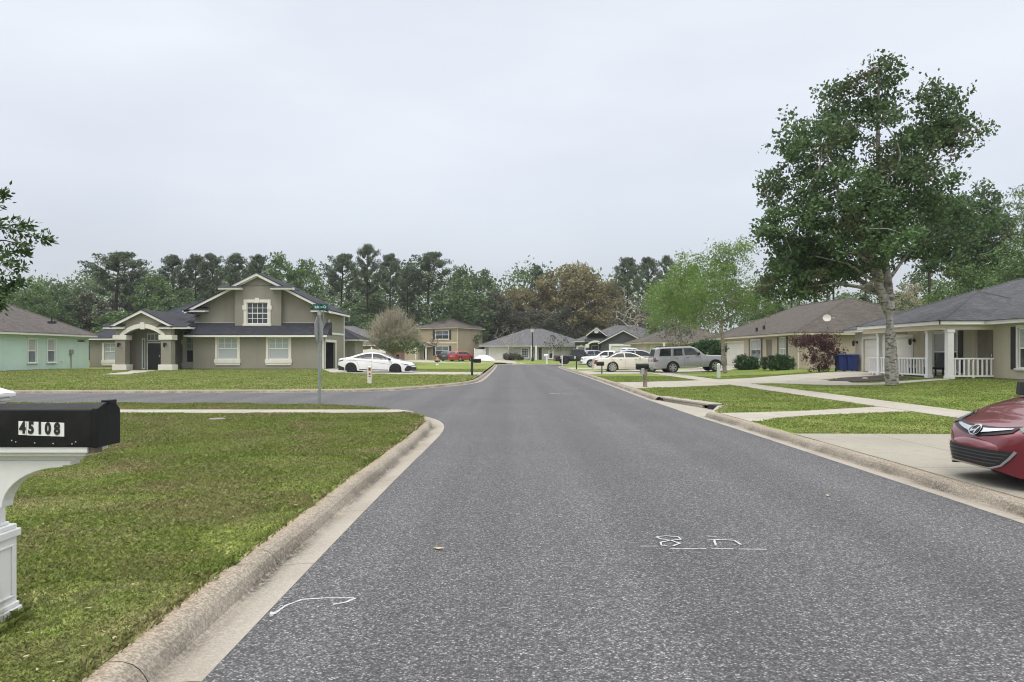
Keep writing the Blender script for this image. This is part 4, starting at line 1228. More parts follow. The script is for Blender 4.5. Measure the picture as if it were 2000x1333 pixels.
        if op.get('trim'):
            t = s.mb(); k = op.get('tw', .14)
            t.ubox(p,u,n,a-k,a,0,.03,za,zb+k); t.ubox(p,u,n,b,b+k,0,.03,za,zb+k); t.ubox(p,u,n,a,b,0,.03,zb,zb+k)
            t.build('door_trim', M[op.get('tmat', 'trim')], s.root)
    def opendoor(s, p, u, n, a, b, za, zb, q, op):
        g = s.mb()
        P = lambda c, z, d: (p[0]+u[0]*c+n[0]*d, p[1]+u[1]*c+n[1]*d, z)
        g.ubox(p,u,n,a-.4,b+.4,-4.6,-4.5,za,zb+.3); g.ubox(p,u,n,a-.5,a-.4,-4.6,-.2,za,zb+.3); g.ubox(p,u,n,b+.4,b+.5,-4.6,-.2,za,zb+.3); g.ubox(p,u,n,a-.5,b+.5,-4.6,-.2,zb+.02,zb+.1); g.ubox(p,u,n,a-.5,b+.5,-4.6,-.02,za-.06,za+.015)
        g.build('garage_interior', M['garage_dark'], s.root)
        g = s.mb()
        for c0, c1, hh, d in ((a+.3, a+1.5, 1.05, -2.4), (a+1.6, a+2.7, 1.25, -3.0), (b-1.0, b-.1, .9, -2.0)):
            g.ubox(p,u,n,c0,c1,d,d+.7,za,za+hh)
        g.build('stored_boxes', M['navy'], s.root)
        t = s.mb(); k = op.get('tw', .2)
        t.ubox(p,u,n,a-k,a,0,.05,za,zb+k); t.ubox(p,u,n,b,b+k*1.6,0,.05,za,zb+k); t.ubox(p,u,n,a-.02,b+.02,0,.055,zb,zb+k)
        t.build('door_trim', M['trim'], s.root)
    def door(s, p, u, n, a, b, za, zb, q, op):
        g = s.mb(); t = .06
        g.ubox(p,u,n,a,a+t,q-.03,q+.04,za,zb); g.ubox(p,u,n,b-t,b,q-.03,q+.04,za,zb); g.ubox(p,u,n,a+t,b-t,q-.03,q+.04,zb-t,zb)
        fr = g.build('door_frame', M[op.get('tmat', 'white')], s.root)
        d = s.mb(); d.ubox(p,u,n,a+t,b-t,q-.05,q-.01,za,zb-t)
        w = b-a-2*t
        for i in range(op.get('leaf', 1)):
            l0 = a+t+w*i/op.get('leaf', 1); l1 = a+t+w*(i+1)/op.get('leaf', 1)
            for z0, z1 in ((.12, .42), (.47, .93)):
                for e0, e1 in ((.14, .47), (.53, .86)):
                    d.ubox(p,u,n,l0+(l1-l0)*e0,l0+(l1-l0)*e1,q-.01,q+.004,za+(zb-za)*z0,za+(zb-za)*z1)
        d2 = d.build('door', M[op.get('mat', 'door_dk')], s.root)
        h = s.mb(); c = b-t-.12; h.ubox(p,u,n,c-.02,c+.02,q+.0,q+.06,za+.95,za+1.1); h.build('handle', M['chrome'], d2)
    def void(s, *a): pass
    # --- roofs
    def fascia(s, a, b, z, h=.17, m='white', t=.035):
        a = Vector(a); b = Vector(b); d = b-a; L = d.length; u = d/L; n = (u.y, -u.x)
        s.fas.setdefault(m, MB(s.o)).ubox((a.x,a.y), (u.x,u.y), n, 0, L, -t, 0, z-h, z-.012)
    def hip(s, x0, x1, y0, y1, z, pitch, m, ov=.45, fm='white', sides='nsew', lip=.05):
        x0 -= ov; x1 += ov; y0 -= ov; y1 += ov
        rb = s.roof.setdefault(m, MB(s.o))
        X0, X1, Y0, Y1 = x0-lip, x1+lip, y0-lip, y1+lip; zl = z - lip*pitch
        w, d = X1-X0, Y1-Y0
        if w <= d:
            h = w/2; xm = (X0+X1)/2; zr = zl + h*pitch; a, b = (xm, Y0+h, zr), (xm, Y1-h, zr)
            fs = [[(X0,Y0,zl),(X1,Y0,zl),a], [(X1,Y0,zl),(X1,Y1,zl),b,a], [(X1,Y1,zl),(X0,Y1,zl),b], [(X0,Y1,zl),(X0,Y0,zl),a,b]]
        else:
            h = d/2; ym = (Y0+Y1)/2; zr = zl + h*pitch; a, b = (X0+h, ym, zr), (X1-h, ym, zr)
            fs = [[(X0,Y0,zl),(X1,Y0,zl),b,a], [(X1,Y0,zl),(X1,Y1,zl),b], [(X1,Y1,zl),(X0,Y1,zl),a,b], [(X0,Y1,zl),(X0,Y0,zl),a]]
        for f in fs: rb.poly(f)
        rb.poly([(X0,Y1,zl-.02),(X1,Y1,zl-.02),(X1,Y0,zl-.02),(X0,Y0,zl-.02)])
        for A, B in (((X0,Y0),(X1,Y0)),((X1,Y0),(X1,Y1)),((X1,Y1),(X0,Y1)),((X0,Y1),(X0,Y0))):
            rb.poly([(*A,zl-.02),(*B,zl-.02),(*B,zl),(*A,zl)])
        # ridge and hip caps
        cor = [(X0,Y0,zl),(X1,Y0,zl),(X1,Y1,zl),(X0,Y1,zl)]
        near = lambda c: min((a, b), key=lambda q: (q[0]-c[0])**2+(q[1]-c[1])**2)
        caps = [(c, near(c)) for c in cor] + ([(a, b)] if (Vector(a)-Vector(b)).length > .2 else [])
        for c0, c1 in caps:
            c0, c1 = Vector(c0), Vector(c1); dd = (c1-c0).normalized(); sd = Vector((-dd.y, dd.x, 0)).normalized()*.13
            upv = Vector((0,0,.035))
            rb.add([c0-sd-Vector((0,0,.02)), c0+upv, c0+sd-Vector((0,0,.02)), c1-sd-Vector((0,0,.02)), c1+upv, c1+sd-Vector((0,0,.02))], [(0,1,4,3),(1,2,5,4)])
        for A, B in (((x0,y0),(x1,y0)),((x1,y0),(x1,y1)),((x1,y1),(x0,y1)),((x0,y1),(x0,y0))): s.fascia(A, B, zl-.01, m=fm)
        s.soff(x0+.03, x1-.03, y0+.03, y1-.03, zl-.15, fm)
        return zr
    def soff(s, x0, x1, y0, y1, z, m): s.fas.setdefault(m, MB(s.o)).poly([(x0,y1,z),(x1,y1,z),(x1,y0,z),(x0,y0,z)])
    def gable_y(s, x0, x1, y0, y1, z, pitch, m, ov=.45, fo=.4, wallm=None, fm='white', yw=None, rake=.2, rb_end=True):
        """gable facing -y, ridge along y from y0-fo to y1"""
        rb = s.roof.setdefault(m, MB(s.o)); fb = s.fas.setdefault(fm, MB(s.o))
        xa, xb = x0-ov, x1+ov; xm = (x0+x1)/2; za = z - ov*pitch; zr = z + (x1-x0)/2*pitch; t = .07; ya = y0-fo
        for sx, e in ((1, xb), (-1, xa)):
            q = [(e,ya-.05,za),(e,y1,za),(xm,y1,zr),(xm,ya-.05,zr)]
            if sx < 0: q = q[::-1]
            rb.prism(q, (0,0,t))
            # rake board
            r = [(e,ya,za),(xm,ya,zr),(xm,ya,zr-rake),(e,ya,za-rake)]
            fb.prism(r, (0,.04,0))
            if rb_end: fb.box(min(e,e-.04*sx), max(e,e-.04*sx), ya+.045, y1, za-.16, za-.012)
            # soffit under the overhang
            w_ = [(e,ya+.04,za-.02),(e,y0,za-.02),(xm,y0,zr-.02),(xm,ya+.04,zr-.02)]
            fb.poly(w_)
        if wallm:
            s.wallmb(wallm).poly([(x0,y0,z),(x1,y0,z),(xm,y0,zr)])
        return zr
    def done(s):
        for k, b in s.w.items(): s.mbuild(b, 'wall' if k != 'base_w' else 'footing', k)
        for k, b in s.roof.items(): s.mbuild(b, 'roof', k)
        for k, b in s.fas.items(): s.mbuild(b, 'fascia', k)
    def mbuild(s, b, nm, k):
        if b.v: b.build(nm, M[k], s.root)
M['garage_dark'] = paint('garage_dark', (.075,.075,.078), 0.8, 0.2, 2.0)

def lantern(root, p, n, o, name='wall_lamp'):
    b = MB(o); x, y, z = p
    b.box(x-.05,x+.05,y-.05,y+.05,z-.12,z+.02)
    b.tube([(x,y,z),(x+n[0]*.14,y+n[1]*.14,z+.06),(x+n[0]*.2,y+n[1]*.2,z)], .018, 5)
    b.lathe([(.02,.06),(.09,0),(.075,-.24),(.03,-.28),(.0,-.30)], (x+n[0]*.2,y+n[1]*.2,z), 7)
    b.build(name, M['black'], root)

# ===== taupe two storey house on the corner
O = (-22, 59, .2)
h = HB('taupe stucco house with slate roof, tall gable and white arched porch on the far corner', O)
WG = {'trim': 1, 'grid': [(3,2,.5,1)], 'glass': ('blind','blind'), 'tw': .20, 'sill': .46, 'top': .06, 'mid': .5}
z0, ze = .24, 2.86
h.wall((-24.5,59), (-14.55,59), z0, ze, [(1.9,3.4,1.02,2.68,'window',WG), (5.8,7.35,1.02,2.68,'window',WG)], 'beige', .10)
b = h.wallmb('beige'); b.box(-19.56,-19.53,58.985,59.0,z0,ze)
h.wall((-14.55,59), (-14.55,66.4), z0, 4.8, [(.75,4.15,z0-.02,2.36,'opendoor',{'tw':.20,'deep':.15})], 'beige', 0)
h.wall((-24.5,66), (-24.5,59), z0, ze, [], 'beige', .10)
fb = h.fas.setdefault('white', MB(O)); fb.box(-14.55,-14.50,59.3,66.3,3.0,3.16); fb.box(-14.56,-14.47,66.32,66.46,z0,4.7); fb.box(-14.56,-14.48,58.99,59.06,z0,2.7)
# upper storey walls
yu = 60.2; xl, xr, xm = -25.1, -14.55, -19.72
h.wall((-24.85,yu), (-14.55,yu), 3.3, 5.02, [], 'beige'); h.wall((-24.85,66.4), (-24.85,yu), 3.3, 5.02, [], 'beige')
pit = .50
zr = h.gable_y(-24.85, -14.55, yu, 66.4, 5.02, pit, 'sh_slate', ov=.55, fo=.75, wallm='beige')
# middle bay with the arched-head trim window
yb = 59.72
h.wall((-21.55,yb), (-17.95,yb), 3.42, 6.75, [(.93,2.55,3.78,5.42,'window',{'trim':1,'grid':[(4,2,0,.5),(4,2,.5,1)],'glass':('glass','glass'),'tw':.24,'sill':.26,'key':1,'bar':.045})], 'beige')
h.wall((-21.55,yu), (-21.55,yb), 3.42, 6.75, [], 'beige'); h.wall((-17.95,yb), (-17.95,yu), 3.42, 6.75, [], 'beige')
h.gable_y(-21.55, -17.95, yb, 63.5, 6.78, pit, 'sh_slate', ov=.38, fo=.42, wallm='beige')
rs = h.roof['sh_slate']
def ret(x0, x1, y0, y1, z):                                          # short eave return: white box under a little shingled lid
    fb.box(x0,x1,y0,y1,z-.17,z); rs.add([(x0-.05,y0-.06,z),(x1+.05,y0-.06,z),(x1,y1,z+.26),(x0,y1,z+.26),(x0-.05,y0-.06,z-.03),(x1+.05,y0-.06,z-.03)], [(0,1,2,3),(4,5,1,0),(0,3,4),(1,5,2)])
ret(-25.55,-23.75,59.45,60.18,4.86); ret(-22.6,-20.9,59.0,59.7,6.56); ret(-18.6,-16.9,59.0,59.7,6.56); ret(-15.6,-14.2,59.45,60.18,4.86)
# pent roof over the ground floor front
rs.prism([(-25.0,58.42,ze+.03),(-14.1,58.42,ze+.03),(-14.1,yu,3.84),(-25.0,yu,3.84)], (0,0,.05))
rs.poly([(-25.0,58.42,ze),(-25.0,yu,3.84),(-25.0,yu,ze)]); rs.poly([(-14.1,58.42,ze),(-14.1,yu,ze),(-14.1,yu,3.84)])
h.fascia((-25.0,58.45), (-14.1,58.45), ze+.03); h.soff(-25.0,-14.1,58.45,59.05,ze-.1,'white')
fb.box(-24.9,-14.5,yu-.06,yu,3.80,3.88)
# left wing and rear block under one hip
h.wall((-37.4,68), (-28.0,68), .2, 2.85, [(37.4+X(204,68),37.4+X(236,68),.86,2.36,'window',WG)], 'beige', .10)
h.wall((-13.9,68), (-13.9,71.6), .25, 2.85, [], 'beige'); h.wall((-17.5,71.6), (-17.5,82), .25, 2.85, [], 'beige'); h.wall((-14.6,68), (-13.9,68), .25, 2.85, [], 'beige'); h.wall((-37.4,82), (-37.4,68), .2, 2.85, [], 'beige')
h.wall((-17.5,82), (-37.4,82), .25, 2.85, [], 'beige')
h.hip(-37.4, -17.0, 68, 82.4, 2.86, .50, 'sh_slate', ov=.5); h.hip(-19.5, -13.9, 68, 71.6, 2.78, .52, 'sh_slate', ov=.45)
# recessed wall right of the porch with its window
h.wall((-26.02,57.3), (-26.02,60.5), .22, 3.3, [], 'beige', .1)
h.wall((-26.02,60.5), (-24.3,60.5), .22, 3.3, [(.34,1.5,.75,2.75,'window',dict(WG, glass=('blind','glass'), tw=.26, key=1))], 'beige', .1)
# entry porch with arch
xc = -26.72; yp = 55.6
for sx in (-1, 1):
    c = xc + sx*1.66
    b.box(c-.36,c+.36,yp,yp+.72,.2,2.55)
    pd = h.mb(); pd.box(c-.52,c+.52,yp-.13,yp+.85,.16,.66); pd.build('pedestal', M['trim'], h.root, bevel=.03)
    cp = h.mb(); cp.box(c-.5,c+.5,yp-.10,yp+.8,2.45,2.80); cp.build('capital', M['trim'], h.root, bevel=.03)
    lantern(h.root, (c, yp-.06, 2.2), (0,-1), O)
arch = h.mb(); aw = h.wallmb('beige')
N = 16; ro, ri = 1.75, 1.45; zc0 = 2.80
pts = [(xc - 1.62 + 3.24*i/N, zc0 - .25 + .78*math.sin(math.pi*i/N)**.75) for i in range(N+1)]
for i in range(N):
    (xa, za), (xb, zb) = pts[i], pts[i+1]
    arch.prism([(xa,yp-.09,za-.02),(xb,yp-.09,zb-.02),(xb,yp-.09,zb+.30),(xa,yp-.09,za+.30)], (0,.2,0))
    aw.prism([(xa,yp+.02,za),(xb,yp+.02,zb),(xb,yp+.02,3.62),(xa,yp+.02,3.62)], (0,.55,0))
arch.box(xc-.16,xc+.16,yp-.13,yp+.1,zc0+.42,zc0+.92)
arch.build('arch_trim', M['trim'], h.root)
b.box(xc-2.02,xc-1.6,yp+.021,yp+.6,2.8,3.62); b.box(xc+1.6,xc+2.02,yp+.021,yp+.6,2.8,3.62)
b.box(xc-2.02,xc-1.9,yp+.7,68,.2,3.3)
h.gable_y(xc-2.02, xc+2.02, yp+.02, 71.5, 3.60, .50, 'sh_slate', ov=.22, fo=.3, wallm='beige')
ret(xc-2.75,xc-1.3,yp-.28,yp+.3,3.42); ret(xc+1.2,xc+3.3,yp-.28,yp+.3,3.42)
rs.add([(xc+2.0,yp,3.42),(-24.4,yp,3.42),(-24.4,62.2,4.9),(xc+2.0,62.2,4.9),(-24.4,72.2,5.0),(xc+2.0,72.2,5.0)], [(0,1,2,3),(3,2,4,5)])
# door wall inside the porch
h.wall((xc-1.95,57.3), (-26.02,57.3), .22, 3.3, [(1.02,1.30,.3,2.6,'window',{'mid':0,'glass':('glass_l','glass_l'),'bar':.08}),(1.40,2.56,.25,2.3,'door',{'leaf':2}),(1.40,2.56,2.42,2.95,'window',{'mid':0,'grid':[(4,1,0,1)],'glass':('glass_l','glass_l')})], 'beige')
ps = h.mb(); ps.box(xc-2.2,xc+2.2,yp-.3,57.3,-.1,.235); ps.build('porch_floor', M['walk'], h.root)
sl_ = h.mb(); x_ = -14.42
for zz, yy in ((2.75, 59.3), (2.55, 59.3)): sl_.lathe([(.0,-.09),(.08,-.05),(.09,.04),(.0,.09)], (x_, yy+.12, zz), 8)
sl_.build('flood_lamp', M['white'], h.root)
vt = h.mb(); vt.prism([(-14.52,60.2,3.55),(-14.52,60.7,4.15),(-14.52,60.85,4.15),(-14.52,60.35,3.55)], (.08,0,0)); vt.build('wall_bracket', M['white'], h.root)
h.done()

# ===== mint green house at the left
O = (-39, 55, .2)
h = HB('mint green stucco house with brown hip roof at the left edge', O)
WS = {'glass': ('blind_w','glass_l'), 'bar': .05, 'mid': .5, 'trim': 1, 'tw': .07, 'sill': .10, 'tmat': 'white', 'deep': .06}
xg = -35.6; ys_ = lambda px: xg*F/(px-CX) - 40
h.wall((xg,40), (xg,64.6), .18, 2.98, [(ys_(54.5),ys_(71),.78,2.55,'window',WS), (ys_(92.5),ys_(108),.78,2.6,'window',WS), (ys_(151),ys_(168),2.35,2.7,'window',{'mid':0,'glass':('glass_l','glass_l'),'bar':.06})], 'green', .06)
h.wall((xg,64.6), (-44.4,64.6), .18, 2.98, [], 'green', .06); h.wall((-44.4,64.6), (-44.4,40), .18, 2.98, [], 'green'); h.wall((-44.4,40), (xg,40), .18, 2.98, [], 'green')
h.hip(-44.4, xg, 40, 64.6, 3.04, .50, 'sh_umber', ov=.5)
bx = h.mb(); yy_ = ys_(138)+40
bx.box(xg,xg+.14,yy_-.2,yy_+.2,1.4,1.78); bx.tube([(xg+.06,yy_-.02,.15),(xg+.06,yy_-.02,1.45)], .035, 6); bx.build('meter_box', M['steel'], h.root)
bx = h.mb(); bx.lathe([(.0,-.07),(.07,-.05),(.07,.02),(.0,.06)], (xg+.05,ys_(120)+40,.9), 8); bx.build('hose_tap', M['white'], h.root)
vp = h.mb(); p = at(101, 630, 58.6); vp.tube([p, p+Vector((0,0,.42))], .06, 7); vp.box(p.x-.2,p.x+.25,p.y-.2,p.y+.2,p.z-.1,p.z+.08); vp.build('roof_vent', M['black'], h.root)
h.done()

# ===== brown roofed house, right middle
O = (20, 62, .38)
h = HB('sand coloured house with brown hip roof behind the burgundy bush', O)
SW = {'glass': ('blind_w','glass'), 'mid': .52, 'grid': [(2,1,.5,1),(2,1,0,.5)], 'bar': .06, 'shut': 'shut_br', 'sw': .36, 'deep': .05, 'trim': 1, 'tw': .04, 'sill': .10, 'tmat': 'white'}
Ls = 77.2
at_x = lambda px: Ls - 20.2*F/(px-CX)
h.wall((20.2,Ls), (20.2,54.0), .32, 2.9, [(at_x(1417),at_x(1452.5),.30,2.42,'garage',{'trim':1,'tw':.16}), (at_x(1466),at_x(1486),.95,2.62,'window',SW),
     (at_x(1496.5),at_x(1508),.36,2.62,'door',{'mat':'door_br','tmat':'sand_w'}), (at_x(1522.5),at_x(1535),.95,2.66,'window',dict(SW, glass=('blind_w','blind_w')))], 'sand_w', .08)
h.wall((20.2,54), (32.5,54), .32, 2.9, [], 'sand_w', .08); h.wall((32.5,54), (32.5,Ls), .3, 2.9, [], 'sand_w'); h.wall((32.5,Ls), (20.2,Ls), .3, 2.9, [], 'sand_w')
h.hip(20.2, 32.5, 54, Ls, 2.98, .43, 'sh_brown', ov=.5, fm='cream')
g = h.mb()
g.tube([(20.1,53.9,2.8),(20.1,53.9,.45),(20.0,53.75,.4)], .05, 6); g.build('downpipe', M['cream'], h.root)
for px, py, Y in ((1478, 640, 62), (1492, 636, 62)):
    v = h.mb(); p = at(px, py+2, Y); v.box(p.x-.08,p.x+.08,p.y-.1,p.y+.1,p.z-.25,p.z+.06); v.build('roof_vent', M['black'], h.root)
v = h.mb(); p = at(1685, 618, 57.6); v.box(p.x-.3,p.x+.3,p.y-.15,p.y+.2,p.z-.25,p.z+.06); v.lathe([(.09,0),(.09,.4),(.0,.45)], (p.x,p.y,p.z), 8); v.build('roof_vent', M['black'], h.root)
h.done()

# ===== satellite dish on its eave
p = at(1617, 642, 53.0)
root = thing('satellite_dish', 'pale satellite dish on the eave of the brown roofed house', 'satellite dish', p)
b = MB((0,0,0)); b.tube([(0,0.15,0),(0,0,.1),(0,0,.55)], .03, 6); b.tube([(.12,.35,.0),(0,0,.35)], .018, 5); b.build('mast', M['steel'], root)
b = MB((0,0,0)); N = 22
b.M = Matrix.Translation((-.1,-.08,.72)) @ Matrix.Rotation(R(-18), 4, 'Z') @ Matrix.Rotation(R(62), 4, 'X') @ Matrix.Rotation(R(0), 4, 'Y')
b.lathe([(.0,-.07),(.11,-.058),(.20,-.034),(.265,0),(.275,0),(.20,-.05),(.0,-.085)], (0,0,0), N)
b.build('dish', M['dishgrey'], root, smooth=True)
b = MB((0,0,0)); b.tube([(-.05,-.1,.45),(.1,-.42,.5),(.16,-.52,.72)], .016, 5); b.box(.08,.24,-.6,-.46,.66,.78); b.build('feed_arm', M['alu'], root)

# ===== porch house at the right
O = (21, 36, .32)
h = HB('cream stucco house with charcoal hip roof and white railed corner porch at the right', O)
xw, yn, yf = 21.0, 22.0, 47.0
s_ = lambda px: yf - xw*F/(px-CX)
BW = {'glass': ('blind_w','glass'), 'mid': .5, 'grid': [(2,1,.5,1)], 'bar': .06, 'deep': .05, 'trim': 1, 'tw': .10, 'sill': .10, 'tmat': 'white'}
h.wall((xw,yf), (xw,yn), .33, 2.85, [(s_(1686),s_(1781),.30,2.32,'garage',{'trim':1,'tw':.16}), (s_(1822),s_(1870),.62,2.5,'window',dict(BW, shut='navy', sw=.42, grid=[(2,1,.5,1),(2,1,0,.5)])),
     (s_(1904),s_(1940),.36,2.62,'door',{'mat':'door_br','tmat':'cream_w'}), (s_(1989),s_(2040),.86,2.55,'window',dict(BW, shut='navy', sw=.40))], 'cream_w', .10)
h.wall((xw,yn), (33,yn), .33, 2.85, [], 'cream_w', .1); h.wall((33,yn), (33,yf), .3, 2.85, [], 'cream_w'); h.wall((33,yf), (xw,yf), .33, 2.85, [], 'cream_w', .08)
h.hip(xw, 33, yn, yf, 2.93, .385, 'sh_char', ov=.5)
h.hip(18.95, 26, 33.7, 40.9, 2.94, .40, 'sh_char', ov=.42)
bm_ = h.fas.setdefault('cream', MB(O))
bm_.box(18.72,21.0,33.48,33.66,2.52,2.80); bm_.box(18.72,18.90,33.66,41.0,2.52,2.80); bm_.box(18.9,21,40.82,41.0,2.52,2.8)
pf = h.mb(); pf.box(18.72,21.0,33.2,41.2,.0,.37); pf.build('porch_floor', M['base_w'], h.root)
for (px, Y, w_) in ((1717.5, 39.8, .10), (1813, 35.1, .105), (1855, 33.46, .13)):
    b = h.mb(); x = 19.05; b.box(x-w_,x+w_,Y-w_,Y+w_,.37,2.52); b.box(x-w_-.03,x+w_+.03,Y-w_-.03,Y+w_+.03,.37,.52); b.box(x-w_-.03,x+w_+.03,Y-w_-.03,Y+w_+.03,2.4,2.52)
    b.build('porch_post', M['vinyl'], h.root)
def rail(a, b2, nb):
    a = Vector(a); b2 = Vector(b2); d = b2-a; L = d.length; u = d/L; n = (u.y,-u.x)
    r = h.mb(); r.ubox(a, u, n, 0, L, -.04, .04, 1.22, 1.29); r.ubox(a, u, n, 0, L, -.035, .035, .46, .53)
    for i in range(nb):
        s0 = L*(i+.5)/nb; r.ubox(a, u, n, s0-.03, s0+.03, -.028, .028, .53, 1.22)
    r.ubox(a, u, n, L*.5-.04, L*.5+.04, -.04, .04, .37, .46)
    r.build('porch_railing', M['vinyl'], h.root)
rail((19.05,41.0), (19.05,39.92), 5); rail((19.05,39.68), (19.05,35.22), 17); rail((19.2,33.46), (20.98,33.46), 9)
lantern(h.root, (xw-.05, yf - s_(1784.5) - .12, 2.2), (-1,0), O); lantern(h.root, (xw-.05, yf - s_(1673.5)-.1, 2.2), (-1,0), O)
h.done()
for i, (px, Y, lb) in enumerate(((1783, 38.2, 'potted spiky plant on the porch behind the long railing'),)):
    p = Vector((X(px, Y), Y, .37)); root = thing('potted_plant', lb, 'plant', p)
    b = MB((0,0,0)); b.lathe([(.14,0),(.2,.38),(.22,.4),(.18,.4),(.0,.36)], (0,0,0), 10); b.build('pot', M['plastic'], root)
    b = MB((0,0,0))
    for k in range(22):
        a = k*2.4; e = random.uniform(.5, 1.3); l = random.uniform(.45, .8)
        q = Vector((math.cos(a)*math.cos(e)*l, math.sin(a)*math.cos(e)*l, math.sin(e)*l+.4)); m_ = q*.55+Vector((0,0,.3))
        sd = Vector((-math.sin(a), math.cos(a), 0))*.03
        b.add([(0,0,.38), m_-sd, q-Vector((0,0,.12)), m_+sd], [(0,1,2,3)])
    b.build('leaf_blades', M['l_dark'], root)
p = Vector((20.2, 36.8, .37)); root = thing('porch_chair', 'dark porch chair in the opening between the two right porch posts', 'chair', p, R(-90))
b = MB((0,0,0)); b.box(-.35,.35,-.3,.3,.36,.45); b.build('seat', M['plastic'], root)
b = MB((0,0,0)); b.prism([(-.35,.3,.42),(.35,.3,.42),(.35,.42,1.1),(-.35,.42,1.1)], (0,.05,0)); b.build('backrest', M['plastic'], root)
for sx in (-1, 1):
    for sy in (-1, 1):
        b = MB((0,0,0)); b.box(sx*.32-.03,sx*.32+.03,sy*.27-.03,sy*.27+.03,0,.36); b.build('leg', M['plastic'], root)

# ===== tan two storey house at the street end (turned)
O = (X(893, 129), 129, .37)
h = HB('tan two storey house with brown roof and dark shutters left of the street end', O, R(-24), local=True)
wt = {'glass': ('glass_l','glass'), 'mid': .5, 'grid': [(2,1,0,.5),(2,1,.5,1)], 'bar': .09, 'shut': 'navy', 'sw': .40, 'deep': .05, 'trim': 1, 'tw': .07, 'sill': .1, 'tmat': 'cream'}
h.wall((-7.6,0), (0,0), 0, 5.35, [(4.3-.9,6.0-.0,3.45,4.95,'window',wt), (3.4,6.0,.75,2.3,'window',wt), (1.0,2.0,.05,2.2,'door',{'leaf':1})], 'tan', 0)
h.wall((0,0), (0,9.6), 0, 5.35, [], 'tan', 0); h.wall((-7.6,9.6), (-7.6,0), 0, 5.35, [], 'tan'); h.wall((0,9.6), (-7.6,9.6), 0, 5.35, [], 'tan')
fb = h.fas.setdefault('cream', MB()); fb.box(-.02,.05,-.06,.14,0,5.25); fb.box(-7.6,0,-.05,0,2.75,2.98); fb.box(-7.5,-7.3,-.06,.0,0,5.25)
h.hip(-7.6, 0, 0, 9.6, 5.5, .42, 'sh_umber', ov=.4, fm='cream')
h.wall((-14.2,2.2), (-7.6,2.2), 0, 2.7, [(1.0,6.2,.02,2.2,'garage',{'mat':'garage_tan','trim':1,'tmat':'cream'})], 'cream_w')
h.wall((-14.2,10), (-14.2,2.2), 0, 2.7, [], 'cream_w')
h.hip(-14.2, -6.0, 2.2, 10, 2.8, .42, 'sh_umber', ov=.35, fm='cream')
for x in (-7.2, -5.2):
    b = MB(); b.box(x-.13,x+.13,-1.5,-1.24,0,2.3); b.build('porch_post', M['white'], h.root)
h.gable_y(-7.5, -4.9, -1.5, 0, 2.45, .4, 'sh_umber', ov=.3, fo=.2, wallm='cream_w', fm='cream')
h.done()

# ===== grey roofed ranch at the street end
O = (2, 124, .37)
h = HB('pale ranch house with low grey hip roof and white garage facing the street end', O)
k = lambda px: X(px, 124) - X(946, 124)
h.wall((X(946,124),124), (X(1148,124),124), .35, 2.72, [(k(957),k(992),.35,2.2,'garage',{'trim':1,'tw':.2,'tmat':'white'}), (k(1018),k(1032),.7,2.3,'window',{'mid':.5,'grid':[(4,2,0,.5),(4,2,.5,1)],'bar':.08,'trim':1,'tw':.08,'sill':.12,'tmat':'white'}),
     (k(1051),k(1059),.4,2.45,'door',{'mat':'door_dk'}), (k(1072),k(1080),.6,2.4,'window',{'mid':.5,'glass':('blind_w','glass'),'bar':.1,'trim':1,'tw':.12,'sill':.12,'tmat':'white'})], 'pale_w', 0)
h.wall((X(946,124),136), (X(946,124),124), .35, 2.72, [], 'pale_w'); h.wall((X(1148,124),124), (X(1148,124),136), .35, 2.72, [], 'pale_w')
h.hip(X(946,124), X(1148,124), 124, 138, 2.76, .36, 'sh_grey', ov=.9, fm='white')
for px in (1038, 1047):
    b = h.mb(); x = X(px, 122.9); b.box(x-.13,x+.13,122.8,123.06,.35,2.6); b.build('porch_post', M['white'], h.root)
h.done()

# ===== dark stucco house with the arched entry (turned toward the street)
O = (X(1192, 116), 116, .37)
h = HB('dark grey house with white arched entry and white garage right of the street end', O, R(-10), local=True)
h.wall((-5.4,1.2), (-1.3,1.2), 0, 3.0, [(.35,1.5,.7,2.1,'window',{'mid':0,'grid':[(3,1,0,1)],'glass':('glass_l','glass_l'),'bar':.1,'trim':1,'tw':.16,'sill':.2,'key':1}),(2.5,3.6,.05,2.3,'door',{'leaf':1})], 'char_w')
h.wall((-1.3,-1.2), (5.3,-1.2), 0, 2.9, [(1.5,5.9,.02,2.15,'garage',{'trim':1,'tw':.35,'tmat':'white'})], 'char_w')
h.wall((-1.3,5), (-1.3,-1.2), 0, 2.9, [], 'char_w'); h.wall((5.3,-1.2), (5.3,6), 0, 2.9, [], 'char_w'); h.wall((5.3,3.0), (9.5,3.0), 0, 2.9, [], 'char_w'); h.wall((-5.4,9), (-5.4,1.2), 0, 3.0, [], 'char_w')
h.gable_y(-1.3, 5.3, -1.2, 6, 2.85, .52, 'sh_grey', ov=.45, fo=.4, wallm='char_w')
h.hip(-5.4, 9.5, 1.2, 13, 3.0, .40, 'sh_grey', ov=.5)
h.gable_y(-3.4, -.9, .9, 6, 4.1, .75, 'sh_grey', ov=.3, fo=.3, wallm='char_w')
b = MB(); b.lathe([(.0,-.02),(.36,-.02),(.36,.06),(.0,.06)], (-2.15,.84,4.5), 12, axis='y'); b.build('gable_vent', M['white'], h.root)
b = MB(); N = 12
pts = [(-3.5 + 2.5*i/N, 2.2 + .55*math.sin(math.pi*i/N)**.7) for i in range(N+1)]
for i in range(N):
    (xa, za), (xb, zb) = pts[i], pts[i+1]; b.prism([(xa,.35,za),(xb,.35,zb),(xb,.35,zb+.3),(xa,.35,za+.3)], (0,.4,0))
for x in (-3.5, -1.0): b.box(x-.28,x+.28,.32,.9,1.95,2.5)
b.build('arch_trim', M['trim'], h.root)
